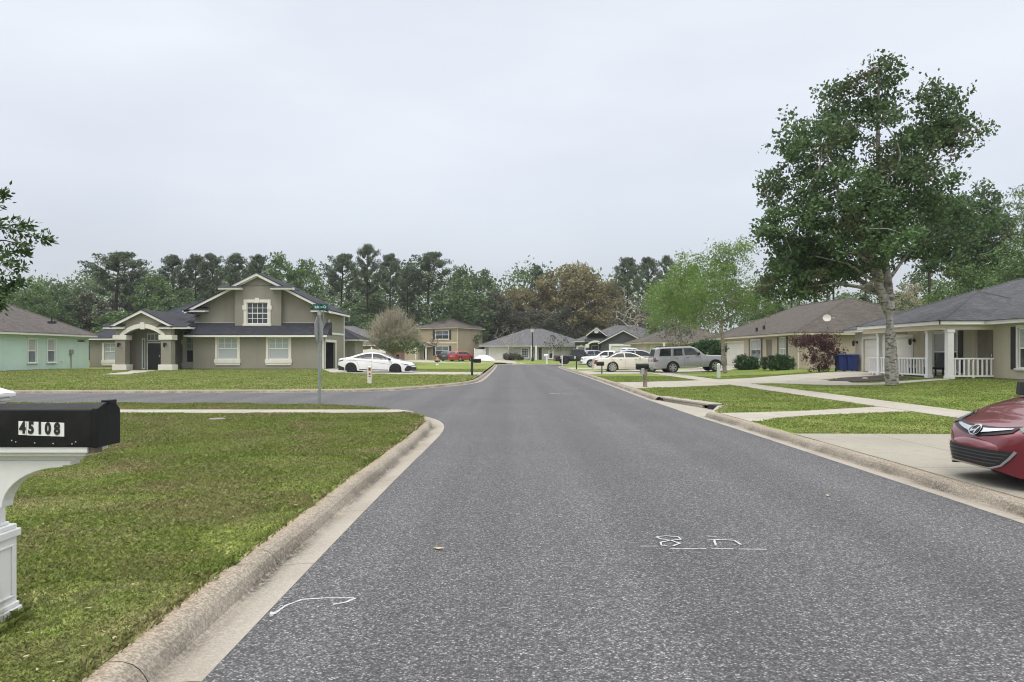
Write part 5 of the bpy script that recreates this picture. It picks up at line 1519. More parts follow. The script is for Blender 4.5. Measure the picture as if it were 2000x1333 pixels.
for x in (-3.5, -1.0):
    b = MB(); b.box(x-.2,x+.2,.4,.85,0,1.95); b.build('porch_post', M['char_w'], h.root)
b = MB(); b.box(-3.9,-.6,.42,1.2,2.9,3.3); b.build('entry_header', M['char_w'], h.root)
h.done()

# ===== brown roofed house behind the silver suv
O = (24, 92, .37)
h = HB('brown grey roofed house with pale garage, mostly hidden behind the silver suv', O)
k = lambda px: X(px, 92) - X(1262, 92)
h.wall((X(1262,92),92), (X(1440,92),92), .35, 2.8, [(k(1273),k(1291),.37,2.3,'garage',{'trim':1,'tw':.2,'mat':'garage'}),(k(1300),k(1312),.8,2.3,'window',{'bar':.08}),(k(1345),k(1356),.8,2.3,'window',{'bar':.08})], 'cream_w')
h.wall((X(1262,92),104), (X(1262,92),92), .35, 2.8, [], 'cream_w'); h.wall((X(1440,92),92), (X(1440,92),104), .35, 2.8, [], 'cream_w')
h.hip(X(1262,92), X(1440,92), 92, 106, 2.85, .36, 'sh_umber', ov=.6, fm='cream')
b = h.mb(); x = X(1297, 91.2); b.box(x-.12,x+.12,91.1,91.34,.3,2.7); b.build('porch_post', M['white'], h.root)
h.done()

# ===== rose brick ranch behind the taupe house
O = (-24, 112, .3)
h = HB('low rose walled ranch house behind the white scalloped fence', O)
h.wall((-40,112), (X(764,112),112), .25, 2.7, [(12.0,13.2,.8,2.2,'window',{'bar':.1,'glass':('glass_l','glass')})], 'pink_w')
h.wall((X(764,112),112), (X(764,112),126), .25, 2.7, [], 'pink_w'); h.wall((-40,126), (-40,112), .25, 2.7, [], 'pink_w')
h.hip(-40, X(764,112), 112, 126, 2.76, .38, 'sh_grey', ov=.7)
b = h.mb(); b.tube([(X(766,111),111.6,2.6),(X(766,111),111.8,.3)], .06, 5); b.build('downpipe', M['white'], h.root)
h.done()

# ===== fences
def fence(label, pts, z0, ht, scallop=False, name='vinyl_fence'):
    base = Vector((pts[0][0], pts[0][1], z0)); root = thing(name, label, 'fence', base)
    for i in range(len(pts)-1):
        a, b2 = Vector(pts[i]), Vector(pts[i+1]); d = b2-a; L = d.length; u = d/L; n = (u.y,-u.x)
        bm = MB(base); k = max(2, int(L/.16))
        for j in range(k):
            s0, s1 = L*j/k, L*(j+1)/k-.012; t = ((j+.5)/k*max(1, round(L/1.9))) % 1.0
            hh = ht - (.20*math.sin(math.pi*t) if scallop else 0)
            bm.ubox(a, u, n, s0, s1, -.015, .015, z0, z0+hh)
        if not scallop: bm.ubox(a, u, n, 0, L, -.03, .03, z0+ht-.06, z0+ht)
        bm.ubox(a, u, n, 0, L, -.028, .028, z0+.1, z0+.24)
        bm.build('panel', M['vinyl'], root)
        np_ = max(1, round(L/1.9))
        for j in range(np_+1):
            s0 = L*j/np_; pb = MB(base); pb.ubox(a, u, n, s0-.065, s0+.065, -.065, .065, z0, z0+ht+.08)
            p = a+u*s0; pb.add([(p.x-.08,p.y-.08,z0+ht+.08),(p.x+.08,p.y-.08,z0+ht+.08),(p.x+.08,p.y+.08,z0+ht+.08),(p.x-.08,p.y+.08,z0+ht+.08),(p.x,p.y,z0+ht+.17)], [(0,1,4),(1,2,4),(2,3,4),(3,0,4)])
            pb.build('post', M['vinyl'], root)
fence('white scalloped vinyl fence behind the white sedan', [(X(699,98),98),(X(752,98),98)], .28, 1.85, True)
fence('plain white vinyl fence beside the white garage at the street end', [(X(927,122),122),(X(947,122),123.6)], .37, 1.75)
# ---------------------------------------------------------------- vehicles
def interp(pts, x):
    """monotone-ish cubic through control points"""
    xs = [p[0] for p in pts]; ys = [p[1] for p in pts]; n = len(xs)
    d = [(ys[i+1]-ys[i])/(xs[i+1]-xs[i]) for i in range(n-1)]
    m = [d[0]] + [0 if d[i-1]*d[i] <= 0 else 2*d[i-1]*d[i]/(d[i-1]+d[i]) for i in range(1, n-1)] + [d[-1]]
    x = min(max(x, xs[0]), xs[-1])
    for i in range(n-1):
        if x <= xs[i+1]:
            h = xs[i+1]-xs[i]; t = (x-xs[i])/h
            return (2*t**3-3*t*t+1)*ys[i] + (t**3-2*t*t+t)*h*m[i] + (-2*t**3+3*t*t)*ys[i+1] + (t**3-t*t)*h*m[i+1]
    return ys[-1]

class Car:
    """body shell lofted along x (front is +x), details laid on it as fitted panels"""
    def __init__(s, name, label, loc, rz, top, belt, plan, W, wheels, zb=.20, arch=.37, wr=.33, tumble=.24, paintm=None, hb=None, cat='car', pitch=0.0, n=130, crown=.05, group=None, scale=1.0, lower=None, wheel_rim='alloy', wt=.2):
        s.root = thing(name, label, cat, loc, rz, group)
        s.root.rotation_euler = (0, -pitch, rz); s.root.scale = (scale,)*3
        x0, x1 = top[0][0], top[-1][0]; s.W = W
        ex = .35
        xs = [x0 + ex*(1-math.cos(math.pi/2*i/12)) for i in range(13)] + [x0+ex+(x1-x0-2*ex)*i/n for i in range(1, n)] + [x1 - ex*(1-math.cos(math.pi/2*i/12)) for i in range(12, -1, -1)]
        Hh = max(p[1] for p in top)
        rows = []
        for x in xs:
            zt = interp(top, x); bz = interp(belt, x); w = W/2*interp(plan, x)
            b0 = interp(lower, x) if lower else zb
            for wx in wheels:
                if abs(x-wx) < arch: b0 = max(b0, wr + math.sqrt(max(0, arch*arch-(x-wx)**2)))
            side = []
            def yw(z):
                q = 1 - .055*((z-.58)/.45)**2 if z < bz else (1 - .055*((bz-.58)/.45)**2)*(1 - tumble*(z-bz)/max(.3, Hh-bz) - .02*min(1, (z-bz)/.04))
                return w*q
            r = min(.10, max(.03, (zt-bz)*.5)) if zt > bz + .12 else .06
            ztop = zt - crown*.5
            for i in range(15): 
                z = b0 + (ztop - r - b0)*i/14; side.append((yw(z), z))
            ys, zs = side[-1]
            for i in range(1, 6):
                a = math.pi/2*i/5; side.append((ys - r*1.1*(1-math.cos(a)), zs + r*math.sin(a)))
            ye, ze = side[-1]
            for i in range(1, 9):
                y = ye*(1-i/8); side.append((y, ze + crown*.5*(1-(y/ye)**2)))
            rows.append([(x, -y, z) for y, z in side] + [(x, y, z) for y, z in side[-2::-1]])
        k = len(rows[0]); vs = [p for r_ in rows for p in r_]; fs = []
        for i in range(len(rows)-1):
            for j in range(k-1): fs.append((i*k+j, i*k+j+1, (i+1)*k+j+1, (i+1)*k+j))
        # softly domed ends
        for e, sg in ((0, -1), (len(rows)-1, 1)):
            ring = [e*k+j for j in range(k)]; zmid = sum(vs[q][2] for q in ring)/k; prev = ring
            for sh, dx in ((.93, .02), (.75, .04), (.4, .055)):
                b0 = len(vs)
                for q in ring: vs.append((vs[q][0]+sg*dx, vs[q][1]*sh, zmid+(vs[q][2]-zmid)*sh))
                for j in range(k):
                    l = (j+1) % k; f = (prev[j], prev[l], b0+l, b0+j); fs.append(f if sg < 0 else f[::-1])
                prev = [b0+j for j in range(k)]
            fs.append(tuple(prev) if sg < 0 else tuple(prev[::-1]))
        s.vs, s.fs = vs, fs
        b = MB(); b.v = [Vector(p) for p in vs]; b.f = [list(f) for f in fs]; b.m = [0]*len(fs)
        s.body = b.build('body', M[paintm], s.root, smooth=True)
        e = s.body.modifiers.new('split', 'EDGE_SPLIT'); e.split_angle = R(50)
        s.bvh = BVHTree.FromPolygons([Vector(p) for p in vs], fs)
        # chassis pan and wheels
        c = MB(); c.box(x0+.3, x1-.55, -W/2+.26, W/2-.26, zb-.02, zb+.50); c.box(x0+.45, x1-.6, -W/2+.15, W/2-.15, zb-.01, zb+.05)
        c.build('chassis', M['plastic'], s.root)
        me = {}
        for wx in wheels:
            for sg in (-1, 1):
                o, r_ = wheel(wr, wt, wheel_rim, me)
                o.parent = s.root; o.location = (wx, sg*(W/2-.115), wr); o.rotation_euler = (0, .4*wx, 0 if sg < 0 else math.pi)
    def panel(s, name, poly, d, mat, off=.006, step=.05, parent=None, both=False, edge=True, label=None):
        """polygon laid on the body; d: 'l','r' (poly in x,z), 'f','b' (poly in y,z), 't' (x,y)"""
        vs, fs = cdt_poly([Vector(p) for p in poly], step)
        P = []; ok = []
        for v in vs:
            o, dr = {'l': (Vector((v.x, 3, v.y)), Vector((0,-1,0))), 'r': (Vector((v.x, -3, v.y)), Vector((0,1,0))), 'f': (Vector((9, v.x, v.y)), Vector((-1,0,0))),
                     'b': (Vector((-9, v.x, v.y)), Vector((1,0,0))), 't': (Vector((v.x, v.y, 5)), Vector((0,0,-1)))}[d]
            h = s.bvh.ray_cast(o, dr)
            if h[0] is None: P.append(Vector((0,0,0))); ok.append(False)
            else:
                nn = h[1] if h[1].dot(dr) < 0 else -h[1]
                P.append(h[0] + nn*off*.6 - dr*off*.6); ok.append(True)
        F2 = []
        for f in fs:
            if not all(ok[i] for i in f): continue
            nrm = (P[f[1]]-P[f[0]]).cross(P[f[2]]-P[f[0]])
            F2.append(list(f) if nrm.dot(dr) < 0 else list(f)[::-1])
        if not F2: return None
        b = MB(); b.v = P; b.f = F2; b.m = [0]*len(F2)
        used = sorted({i for f in F2 for i in f}); mp = {q: i for i, q in enumerate(used)}
        b.v = [P[q] for q in used]; b.f = [[mp[i] for i in f] for f in F2]
        o = b.build(name, M[mat], parent or s.root, smooth=True, label=label)
        if both:
            s.panel(name, poly, 'l' if d == 'r' else 'r', mat, off, step, parent, False)
        return o
    def seam(s, pts, d='r', w=.010, mat='plastic', both=True, name='door_seam'):
        L, Rr = [], []
        for i, p in enumerate(pts):
            a = Vector(pts[max(0, i-1)]); b = Vector(pts[min(len(pts)-1, i+1)]); t = (b-a).normalized(); n = Vector((-t.y, t.x))*w*.5
            L.append(tuple(Vector(p)+n)); Rr.append(tuple(Vector(p)-n))
        return s.panel(name, L+Rr[::-1], d, mat, .004, .08, None, both)
    def mirror(s, x, z, mat, y=None, sz=1.0):
        y = y or s.W/2*.93
        for sg in (-1, 1):
            b = MB(); b.M = Matrix.Translation((x, sg*(y+.12), z))
            b.lathe([(.0,-.085),(.07,-.08),(.10,-.04),(.105,.04),(.08,.085),(.0,.09)], (0,0,0), 10, axis='y') if False else None
            q = [(-.06,-.10,-.07),(.05,-.09,-.06),(.07,.0,-.07),(.05,.1,-.06),(-.06,.11,-.06)]
            b.add([(a*sz, c*sz, e*sz) for a, c, e in q] + [(a*.8*sz, c*.9*sz, .075*sz) for a, c, e in q], [(4,3,2,1,0),(5,6,7,8,9)] + [(i, (i+1) % 5, 5+(i+1) % 5, 5+i) for i in range(5)])
            b.box(-.03,.03,-sg*.16-.05,-sg*.16+.1,-.07,-.02)
            b.build('wing_mirror', M[mat], s.root, bevel=.015)
    def handle(s, pts, mat):
        for x, z in pts:
            s.panel('door_handle', [(x-.09,z-.014),(x+.09,z-.014),(x+.09,z+.016),(x-.09,z+.016)], 'r', mat, .022, .05, None, True)

def wheel(r, w, style, cache):
    key = (r, w, style)
    if key not in cache:
        b = MB(); b.lathe([(r*.60,-w/2+.01),(r*.70,-w/2),(r*.93,-w/2+.004),(r*.99,-w/2+.03),(r,-w/2+.06),(r,w/2-.06),(r*.97,w/2-.02),(r*.6,w/2),(.02,w/2)], (0,0,0), 30, axis='y')
        t = b.build('tyre', M['tyre'], None, smooth=True)
        c = MB(); rm = {'alloy': 'silver', 'chrome': 'chrome', 'dark': 'plastic', 'steel': 'silver'}[style]; ri = r*(.66 if style != 'chrome' else .76)
        c.lathe([(ri*1.02,-w/2+.0),(ri*1.03,-w/2-.008),(ri*.94,-w/2-.006),(ri*.90,-w/2+.05),(.0,-w/2+.07)], (0,0,0), 28, axis='y', mi=0)
        ns = {'alloy': 6, 'chrome': 8, 'dark': 5, 'steel': 5}[style]
        for i in range(ns):
            a = 2*math.pi*i/ns
            for da in ((-.17, .17) if style in ('dark', 'chrome') else (0,)):
                wd = ri*(.17 if style == 'alloy' else .085)
                ca, sa = math.cos(a+da*.6), math.sin(a+da*.6); co, so_ = math.cos(a+da), math.sin(a+da)
                p = [(ca*ri*.18-sa*wd, ca*ri*.18*0+0, 0)]
                q = []
                for (rr, cx, sx_, k) in ((ri*.15, ca, sa, 1.1), (ri*.95, co, so_, .9)):
                    q += [(cx*rr - sx_*wd*k, -w/2-.004 if rr < ri*.5 else -w/2-.004, sx_*rr + cx*wd*k), (cx*rr + sx_*wd*k, -w/2-.004, sx_*rr - cx*wd*k)]
                c.add([q[0], q[1], q[3], q[2]] + [(x, y+.05, z) for x, y, z in (q[0], q[1], q[3], q[2])], [(0,1,2,3),(0,4,5,1),(1,5,6,2),(2,6,7,3),(3,7,4,0)])
        c.lathe([(.0,-w/2-.02),(ri*.2,-w/2-.015),(ri*.24,-w/2+.03)], (0,0,0), 12, axis='y')
        dk = MB(); dk.lathe([(ri*.92,-w/2+.045),(.0,-w/2+.046)], (0,0,0), 20, axis='y')
        m2 = c.build('rim', M[rm], None); m3 = dk.build('brake', M['plastic'], None)
        cache[key] = (t.data, m2.data, m3.data)
        for o in (t, m2, m3): bpy.data.objects.remove(o)
    d = cache[key]
    o = bpy.data.objects.new('wheel', d[0]); col.objects.link(o)
    for nm, dd in (('rim', d[1]), ('brake_disc', d[2])):
        q = bpy.data.objects.new(nm, dd); col.objects.link(q); q.parent = o
    return o, None

M['slat'] = paint('grille_slat', (.06,.06,.062), 0.35)
M['p_red'] = carpaint('paint_crimson', (.150,.009,.016), .15, .3)
M['p_white'] = carpaint('paint_white', (.78,.79,.80), 0)
M['p_cream'] = carpaint('paint_cream', (.70,.67,.56), 0)
M['p_silver'] = carpaint('paint_pewter', (.34,.34,.345), .45, .38)
M['p_silver2'] = carpaint('paint_silver', (.34,.36,.39), .4, .35)
M['p_black'] = carpaint('paint_black', (.008,.008,.009), 0, .4, .25)
M['p_red2'] = carpaint('paint_red', (.30,.02,.015), 0)
M['p_slate'] = carpaint('paint_slate', (.035,.04,.05), .2)

# sedan profile shared by several cars (x rear -> front)
def sedan(L, Hh, fast=True):
    a = L/2
    if fast:
        top = [(-a,.86),(-a+.10,.97),(-a+.35,1.02),(-a+.75,1.10),(-a+1.25,1.27),(-a+1.75,Hh-.02),(-a+2.15,Hh),(-a+2.6,Hh-.05),(-a+3.1,Hh-.23),(-a+3.55,1.02),(-a+3.85,.93),(-a+4.3,.84),(a-.18,.70),(a,.56)]
        belt = [(-a,.86),(-a+.6,.97),(-a+2.0,.97),(-a+3.4,.90),(a-.7,.80),(a,.56)]
    else:
        top = [(-a,.80),(-a+.06,.97),(-a+.25,1.02),(-a+.85,1.04),(-a+1.0,1.07),(-a+1.75,Hh-.05),(-a+2.1,Hh),(-a+2.7,Hh-.01),(-a+3.1,Hh-.10),(-a+3.65,1.07),(-a+3.8,1.02),(a-.35,.90),(a-.08,.80),(a,.62)]
        belt = [(-a,.80),(-a+.5,.98),(-a+2.0,1.0),(-a+3.6,.99),(a-.5,.86),(a,.62)]
    plan = [(-a,.74),(-a+.12,.86),(-a+.4,.95),(-a+1.0,1.0),(a-1.1,1.0),(a-.45,.94),(a-.15,.80),(a,.62)]
    return top, belt, plan

# white sedan on the corner drive, nose toward the road
p0, p1 = Vector((X(686.5,50.4), 50.4)), Vector((X(773.5,50.0), 50.0)); mid = (p0+p1)/2; ang = math.atan2(p1.y-p0.y, p1.x-p0.x)
wbx = (p1-p0).length; L = 4.66; a = L/2
top, belt, plan = sedan(L, 1.42)
nrm = Vector((-math.sin(ang), math.cos(ang)))*.82
rw, fw = -a+.89, a-.95
c = Car('white_sedan', 'white fastback style sedan with black wheels on the corner driveway', (mid.x+nrm.x, mid.y+nrm.y, .137), ang, top, belt, plan, 1.82, (rw, fw), paintm='p_white', wr=.335, arch=.385, wheel_rim='dark', zb=.19, pitch=-.019)
c.root.scale = (wbx/(fw-rw), 1, 1)
c.panel('side_window', [(-a+.95,1.00),(-a+1.35,1.17),(-a+1.85,1.31),(-a+2.15,1.335),(-a+2.20,.97)], 'r', 'cglass', both=True)
c.panel('side_window', [(-a+2.25,.965),(-a+2.23,1.335),(-a+2.6,1.315),(-a+3.05,1.17),(-a+3.45,.975),(-a+3.3,.935)], 'r', 'cglass', both=True)
c.panel('windscreen', [(-a+3.10,-.55),(-a+2.62,-.50),(-a+2.62,.50),(-a+3.10,.55),(-a+3.66,.62),(-a+3.66,-.62)], 't', 'cglass_c', step=.09)
c.panel('rear_window', [(-a+.80,-.52),(-a+1.75,-.46),(-a+1.75,.46),(-a+.80,.52)], 't', 'cglass', step=.09)
c.panel('tail_lamp', [(-a+.0,.80),(-a+.42,.90),(-a+.36,.82),(-a+.06,.74)], 'r', 'taildk', both=True); c.panel('tail_lamp', [(-.75,.82),(.75,.82),(.75,.76),(-.75,.76)], 'b', 'tail')
c.panel('bumper_trim', [(-a,.52),(-a+.30,.44),(-a+.58,.34),(-a+.6,.19),(-a+.04,.19)], 'r', 'plastic', both=True); c.panel('bumper_trim', [(-.8,.52),(.8,.52),(.8,.2),(-.8,.2)], 'b', 'plastic', step=.1)
c.panel('front_grille', [(a-.40,.34),(a-.24,.58),(a-.01,.57),(a,.30),(a-.15,.22),(a-.36,.23)], 'r', 'plastic', both=True); c.panel('front_grille', [(-.7,.60),(.7,.60),(.6,.25),(-.6,.25)], 'f', 'plastic', step=.1)
c.panel('head_lamp', [(a-.62,.73),(a-.30,.68),(a-.10,.64),(a-.14,.60),(a-.32,.62)], 'r', 'lamp', .012, both=True)
c.seam([(-a+2.21,.97),(-a+2.24,.6),(-a+2.16,.30)]); c.seam([(-a+3.40,.93),(-a+3.50,.6),(-a+3.42,.30)]); c.seam([(-a+1.0,.98),(-a+1.30,.72),(-a+1.38,.5)]); c.seam([(-a+.62,.86),(-a+1.8,.84),(-a+3.2,.66),(-a+3.9,.60)], w=.022, mat='p_silver2', name='crease_shade')  # grey strip along the flank paints in the shade of the body crease
c.seam([(-a+1.42,.27),(a-1.40,.27)], w=.05, name='sill_trim'); c.handle([(-a+1.95,.80),(-a+3.05,.78)], 'p_white'); c.mirror(-a+3.35, .98, 'plastic')

# cream four door saloon behind the silver one
a = 2.62; Yc = 57.15; xr = X(1161, Yc-.9)
top = [(-a,.74),(-a+.05,.94),(-a+.2,1.00),(-a+.8,1.03),(-a+.98,1.06),(-a+1.62,1.38),(-a+2.0,1.45),(-a+2.6,1.455),(-a+3.0,1.37),(-a+3.55,1.12),(-a+3.75,1.04),(a-.35,.95),(a-.06,.86),(a,.66)]
belt = [(-a,.74),(-a+.5,.98),(-a+2.0,1.03),(-a+3.6,1.03),(a-.5,.92),(a,.66)]
plan = [(-a,.80),(-a+.1,.90),(-a+.4,.96),(-a+1.0,1.0),(a-1.0,1.0),(a-.35,.95),(a-.1,.86),(a,.74)]
c = Car('cream_saloon', 'cream four door saloon with large chrome wheels behind the silver suv', (xr+a, Yc, .11), R(2), top, belt, plan, 1.88, (-a+1.30, -a+4.22), paintm='p_cream', wr=.36, arch=.415, wheel_rim='chrome', zb=.20, tumble=.2)
c.panel('side_window', [(-a+1.12,1.07),(-a+1.70,1.35),(-a+2.12,1.38),(-a+2.16,1.07)], 'r', 'cglass_c', both=True); c.panel('side_window', [(-a+2.24,1.07),(-a+2.22,1.385),(-a+2.65,1.375),(-a+2.98,1.28),(-a+3.38,1.07)], 'r', 'cglass_c', both=True)
c.panel('rear_window', [(-a+1.02,-.58),(-a+1.58,-.52),(-a+1.58,.52),(-a+1.02,.58)], 't', 'cglass_c', step=.09); c.panel('windscreen', [(-a+3.05,-.54),(-a+3.05,.54),(-a+3.56,.62),(-a+3.56,-.62)], 't', 'cglass_c', step=.09)
c.panel('tail_lamp', [(-.86,.90),(-.62,.90),(-.62,.60),(-.84,.60)], 'b', 'tail'); c.panel('tail_lamp', [(.86,.90),(.62,.90),(.62,.60),(.84,.60)], 'b', 'tail')
c.panel('licence_plate', [(-.26,.82),(.26,.82),(.26,.68),(-.26,.68)], 'b', 'alu', .012); c.panel('head_lamp', [(.5,.82),(.84,.80),(.82,.66),(.5,.66)], 'f', 'lamp'); c.panel('head_lamp', [(-.5,.82),(-.84,.80),(-.82,.66),(-.5,.66)], 'f', 'lamp')
c.seam([(-a+2.20,1.05),(-a+2.22,.6),(-a+2.20,.28)]); c.seam([(-a+3.5,1.05),(-a+3.55,.6),(-a+3.5,.28)]); c.seam([(-a+1.1,1.05),(-a+1.40,.82),(-a+1.62,.6)]); c.seam([(-a+1.7,.30),(a-1.45,.30)], w=.03, mat='p_silver', name='sill_trim'); c.handle([(-a+1.9,.90),(-a+3.0,.90)], 'chrome'); c.mirror(-a+3.3, 1.08, 'p_cream')

# silver full size suv
a = 2.62; ys = 55.0; xr, xf = X(1313, 54.1), X(1395.5, 54.3)
top = [(-a,.80),(-a+.03,1.10),(-a+.10,1.35),(-a+.26,1.80),(-a+.5,1.855),(-a+1.4,1.87),(-a+2.6,1.86),(-a+2.95,1.80),(-a+3.45,1.42),(-a+3.68,1.24),(-a+3.9,1.19),(a-.25,1.13),(a-.05,1.04),(a,.84)]
belt = [(-a,.80),(-a+.2,1.18),(-a+1.0,1.20),(-a+3.5,1.18),(a-.4,1.08),(a,.84)]
plan = [(-a,.90),(-a+.1,.96),(-a+.5,1.0),(a-.9,1.0),(a-.3,.97),(a-.06,.92),(a,.84)]
mx = (xr+xf)/2; rwx, fwx = -a+1.34, -a+1.34+(xf-xr)
c = Car('silver_suv', 'large pewter silver suv parked on the driveway in front of the verge tree', (xr-rwx, ys, .135), R(2.5), top, belt, plan, 1.98, (rwx, fwx), paintm='p_silver', wr=.395, arch=.46, wheel_rim='alloy', zb=.36, tumble=.17, cat='suv', pitch=.040, crown=.06)
c.panel('side_window', [(-a+.42,1.22),(-a+.55,1.72),(-a+1.28,1.74),(-a+1.24,1.22)], 'r', 'cglass', both=True); c.panel('side_window', [(-a+1.42,1.22),(-a+1.48,1.72),(-a+2.08,1.72),(-a+2.10,1.21)], 'r', 'cglass', both=True)
c.panel('side_window', [(-a+2.24,1.21),(-a+2.20,1.72),(-a+2.70,1.71),(-a+2.92,1.64),(-a+3.22,1.34),(-a+3.2,1.25)], 'r', 'cglass_c', both=True)
c.panel('rear_window', [(-.72,1.24),(.72,1.24),(.66,1.72),(-.66,1.72)], 'b', 'cglass_c', step=.1); c.panel('windscreen', [(-a+2.98,-.62),(-a+2.98,.62),(-a+3.52,.72),(-a+3.52,-.72)], 't', 'cglass_c', step=.09)
for sg in (-1, 1):
    c.panel('tail_lamp', [(sg*.95,1.16),(sg*.76,1.16),(sg*.76,.84),(sg*.95,.84)], 'b', 'tail')
    c.panel('head_lamp', [(sg*.9,1.0),(sg*.55,1.0),(sg*.55,.82),(sg*.9,.82)], 'f', 'lamp')
c.panel('tail_lamp', [(-a,1.16),(-a+.16,1.16),(-a+.16,.84),(-a,.84)], 'r', 'taildk', both=True)
c.panel('bumper_trim', [(-.95,.72),(.95,.72),(.95,.40),(-.95,.40)], 'b', 'silver', .03, step=.1); c.panel('licence_plate', [(-.2,.98),(.2,.98),(.2,.82),(-.2,.82)], 'b', 'alu', .02); c.panel('front_grille', [(-.5,1.0),(.5,1.0),(.5,.72),(-.5,.72)], 'f', 'plastic', step=.1)
c.seam([(-a+.55,.80),(-a+.92,.80)], w=.075, mat='p_silver2', name='side_moulding'); c.seam([(-a+1.82,.82),(-a+3.35,.82)], w=.075, mat='p_silver2', name='side_moulding')
c.seam([(-a+2.16,1.74),(-a+2.17,1.0),(-a+2.15,.44)]); c.seam([(-a+3.32,1.25),(-a+3.36,.8),(-a+3.3,.44)]); c.seam([(-a+1.38,1.74),(-a+1.36,1.2),(-a+1.75,.9)]); c.handle([(-a+1.62,1.05),(-a+2.42,1.05)], 'plastic'); c.mirror(-a+3.2, 1.30, 'plastic', sz=1.25)
sb = MB(); sb.box(-a+1.85,-a+3.4,-.99,-.84,.36,.44); sb.box(-a+1.85,-a+3.4,.84,.99,.36,.44); sb.build('running_board', M['silver'], c.root, bevel=.015)
rr = MB()
for sg in (-1, 1): rr.tube([(-a+.5,sg*.66,1.86),(-a+.6,sg*.66,1.91),(-a+2.5,sg*.66,1.91),(-a+2.6,sg*.66,1.86)], .022, 5)
rr.build('roof_rack', M['plastic'], c.root)

def pickup(name, label, loc, rz, paintm, L=5.3, Hh=1.75, rim='alloy', cap=False, group=None, wr=.36, W=1.9, cat='pickup truck'):
    a = L/2
    top = [(-a,.78),(-a+.02,1.0),(-a+.08,1.06),(-a+.3,1.06),(-a+1.95,1.06),(-a+2.02,1.10),(-a+2.10,Hh-.12),(-a+2.25,Hh),(-a+3.1,Hh-.02),(-a+3.35,Hh-.10),(-a+3.85,1.16),(-a+4.0,1.10),(a-.2,1.03),(a-.05,.95),(a,.72)]
    belt = [(-a,.78),(-a+.2,1.04),(-a+3.8,1.06),(a-.4,.98),(a,.72)]
    plan = [(-a,.92),(-a+.06,.97),(-a+.4,1.0),(a-.9,1.0),(a-.3,.96),(a-.06,.88),(a,.78)]
    c = Car(name, label, loc, rz, top, belt, plan, W, (-a+1.15, a-.98), paintm=paintm, wr=wr, arch=wr+.07, wheel_rim=rim, zb=.36, tumble=.16, cat=cat, group=group)
    c.panel('side_window', [(-a+2.28,1.12),(-a+2.30,Hh-.14),(-a+2.75,Hh-.12),(-a+2.75,1.12)], 'r', 'cglass', both=True); c.panel('side_window', [(-a+2.83,1.12),(-a+2.83,Hh-.12),(-a+3.12,Hh-.13),(-a+3.32,Hh-.2),(-a+3.62,1.16)], 'r', 'cglass', both=True)
    c.panel('windscreen', [(-a+3.38,-.58),(-a+3.38,.58),(-a+3.80,.68),(-a+3.80,-.68)], 't', 'cglass_c', step=.09); c.panel('rear_window', [(-.55,1.15),(.55,1.15),(.5,Hh-.15),(-.5,Hh-.15)], 'b', 'cglass', step=.1)
    c.panel('truck_bed', [(-a+.14,-W*.40),(-a+1.90,-W*.40),(-a+1.90,W*.40),(-a+.14,W*.40)], 't', 'plastic', step=.15)
    for sg in (-1, 1):
        c.panel('head_lamp', [(sg*.86,.92),(sg*.55,.92),(sg*.55,.74),(sg*.86,.74)], 'f', 'lamp'); c.panel('tail_lamp', [(sg*.92,1.0),(sg*.78,1.0),(sg*.78,.7),(sg*.92,.7)], 'b', 'tail')
    c.panel('front_grille', [(-.5,.92),(.5,.92),(.5,.68),(-.5,.68)], 'f', 'plastic', step=.1); c.panel('bumper_trim', [(-.9,.60),(.9,.60),(.9,.40),(-.9,.40)], 'f', 'silver' if paintm != 'p_black' else 'plastic', .03, step=.1)
    c.seam([(-a+2.78,1.1),(-a+2.80,.7),(-a+2.78,.44)]); c.seam([(-a+3.75,1.1),(-a+3.78,.7),(-a+3.7,.44)]); c.seam([(-a+2.05,1.05),(-a+2.05,.45)]); c.handle([(-a+2.98,.95)], 'plastic'); c.mirror(-a+3.5, 1.2, 'plastic', sz=1.1)
    return c
Yb = 93.0
pickup('black_pickup', 'black crew cab pickup truck parked at the street end', (X(1083,Yb)+2.75, Yb, .17), R(8), 'p_black', 5.5, 1.86, 'dark', wr=.43, W=1.95)
Yb = 74.0
pickup('white_pickup', 'older white pickup truck facing the road behind the thin mailbox posts', (X(1133,Yb)+2.75, Yb, .125), R(176), 'p_white', 5.4, 1.62, 'alloy', W=1.8)
Yb = 84.0
pickup('white_pickup', 'white pickup cab showing above the cream saloon roof', (X(1228,Yb), Yb, .27), R(12), 'p_white', 5.4, 1.82, 'alloy', W=1.95)
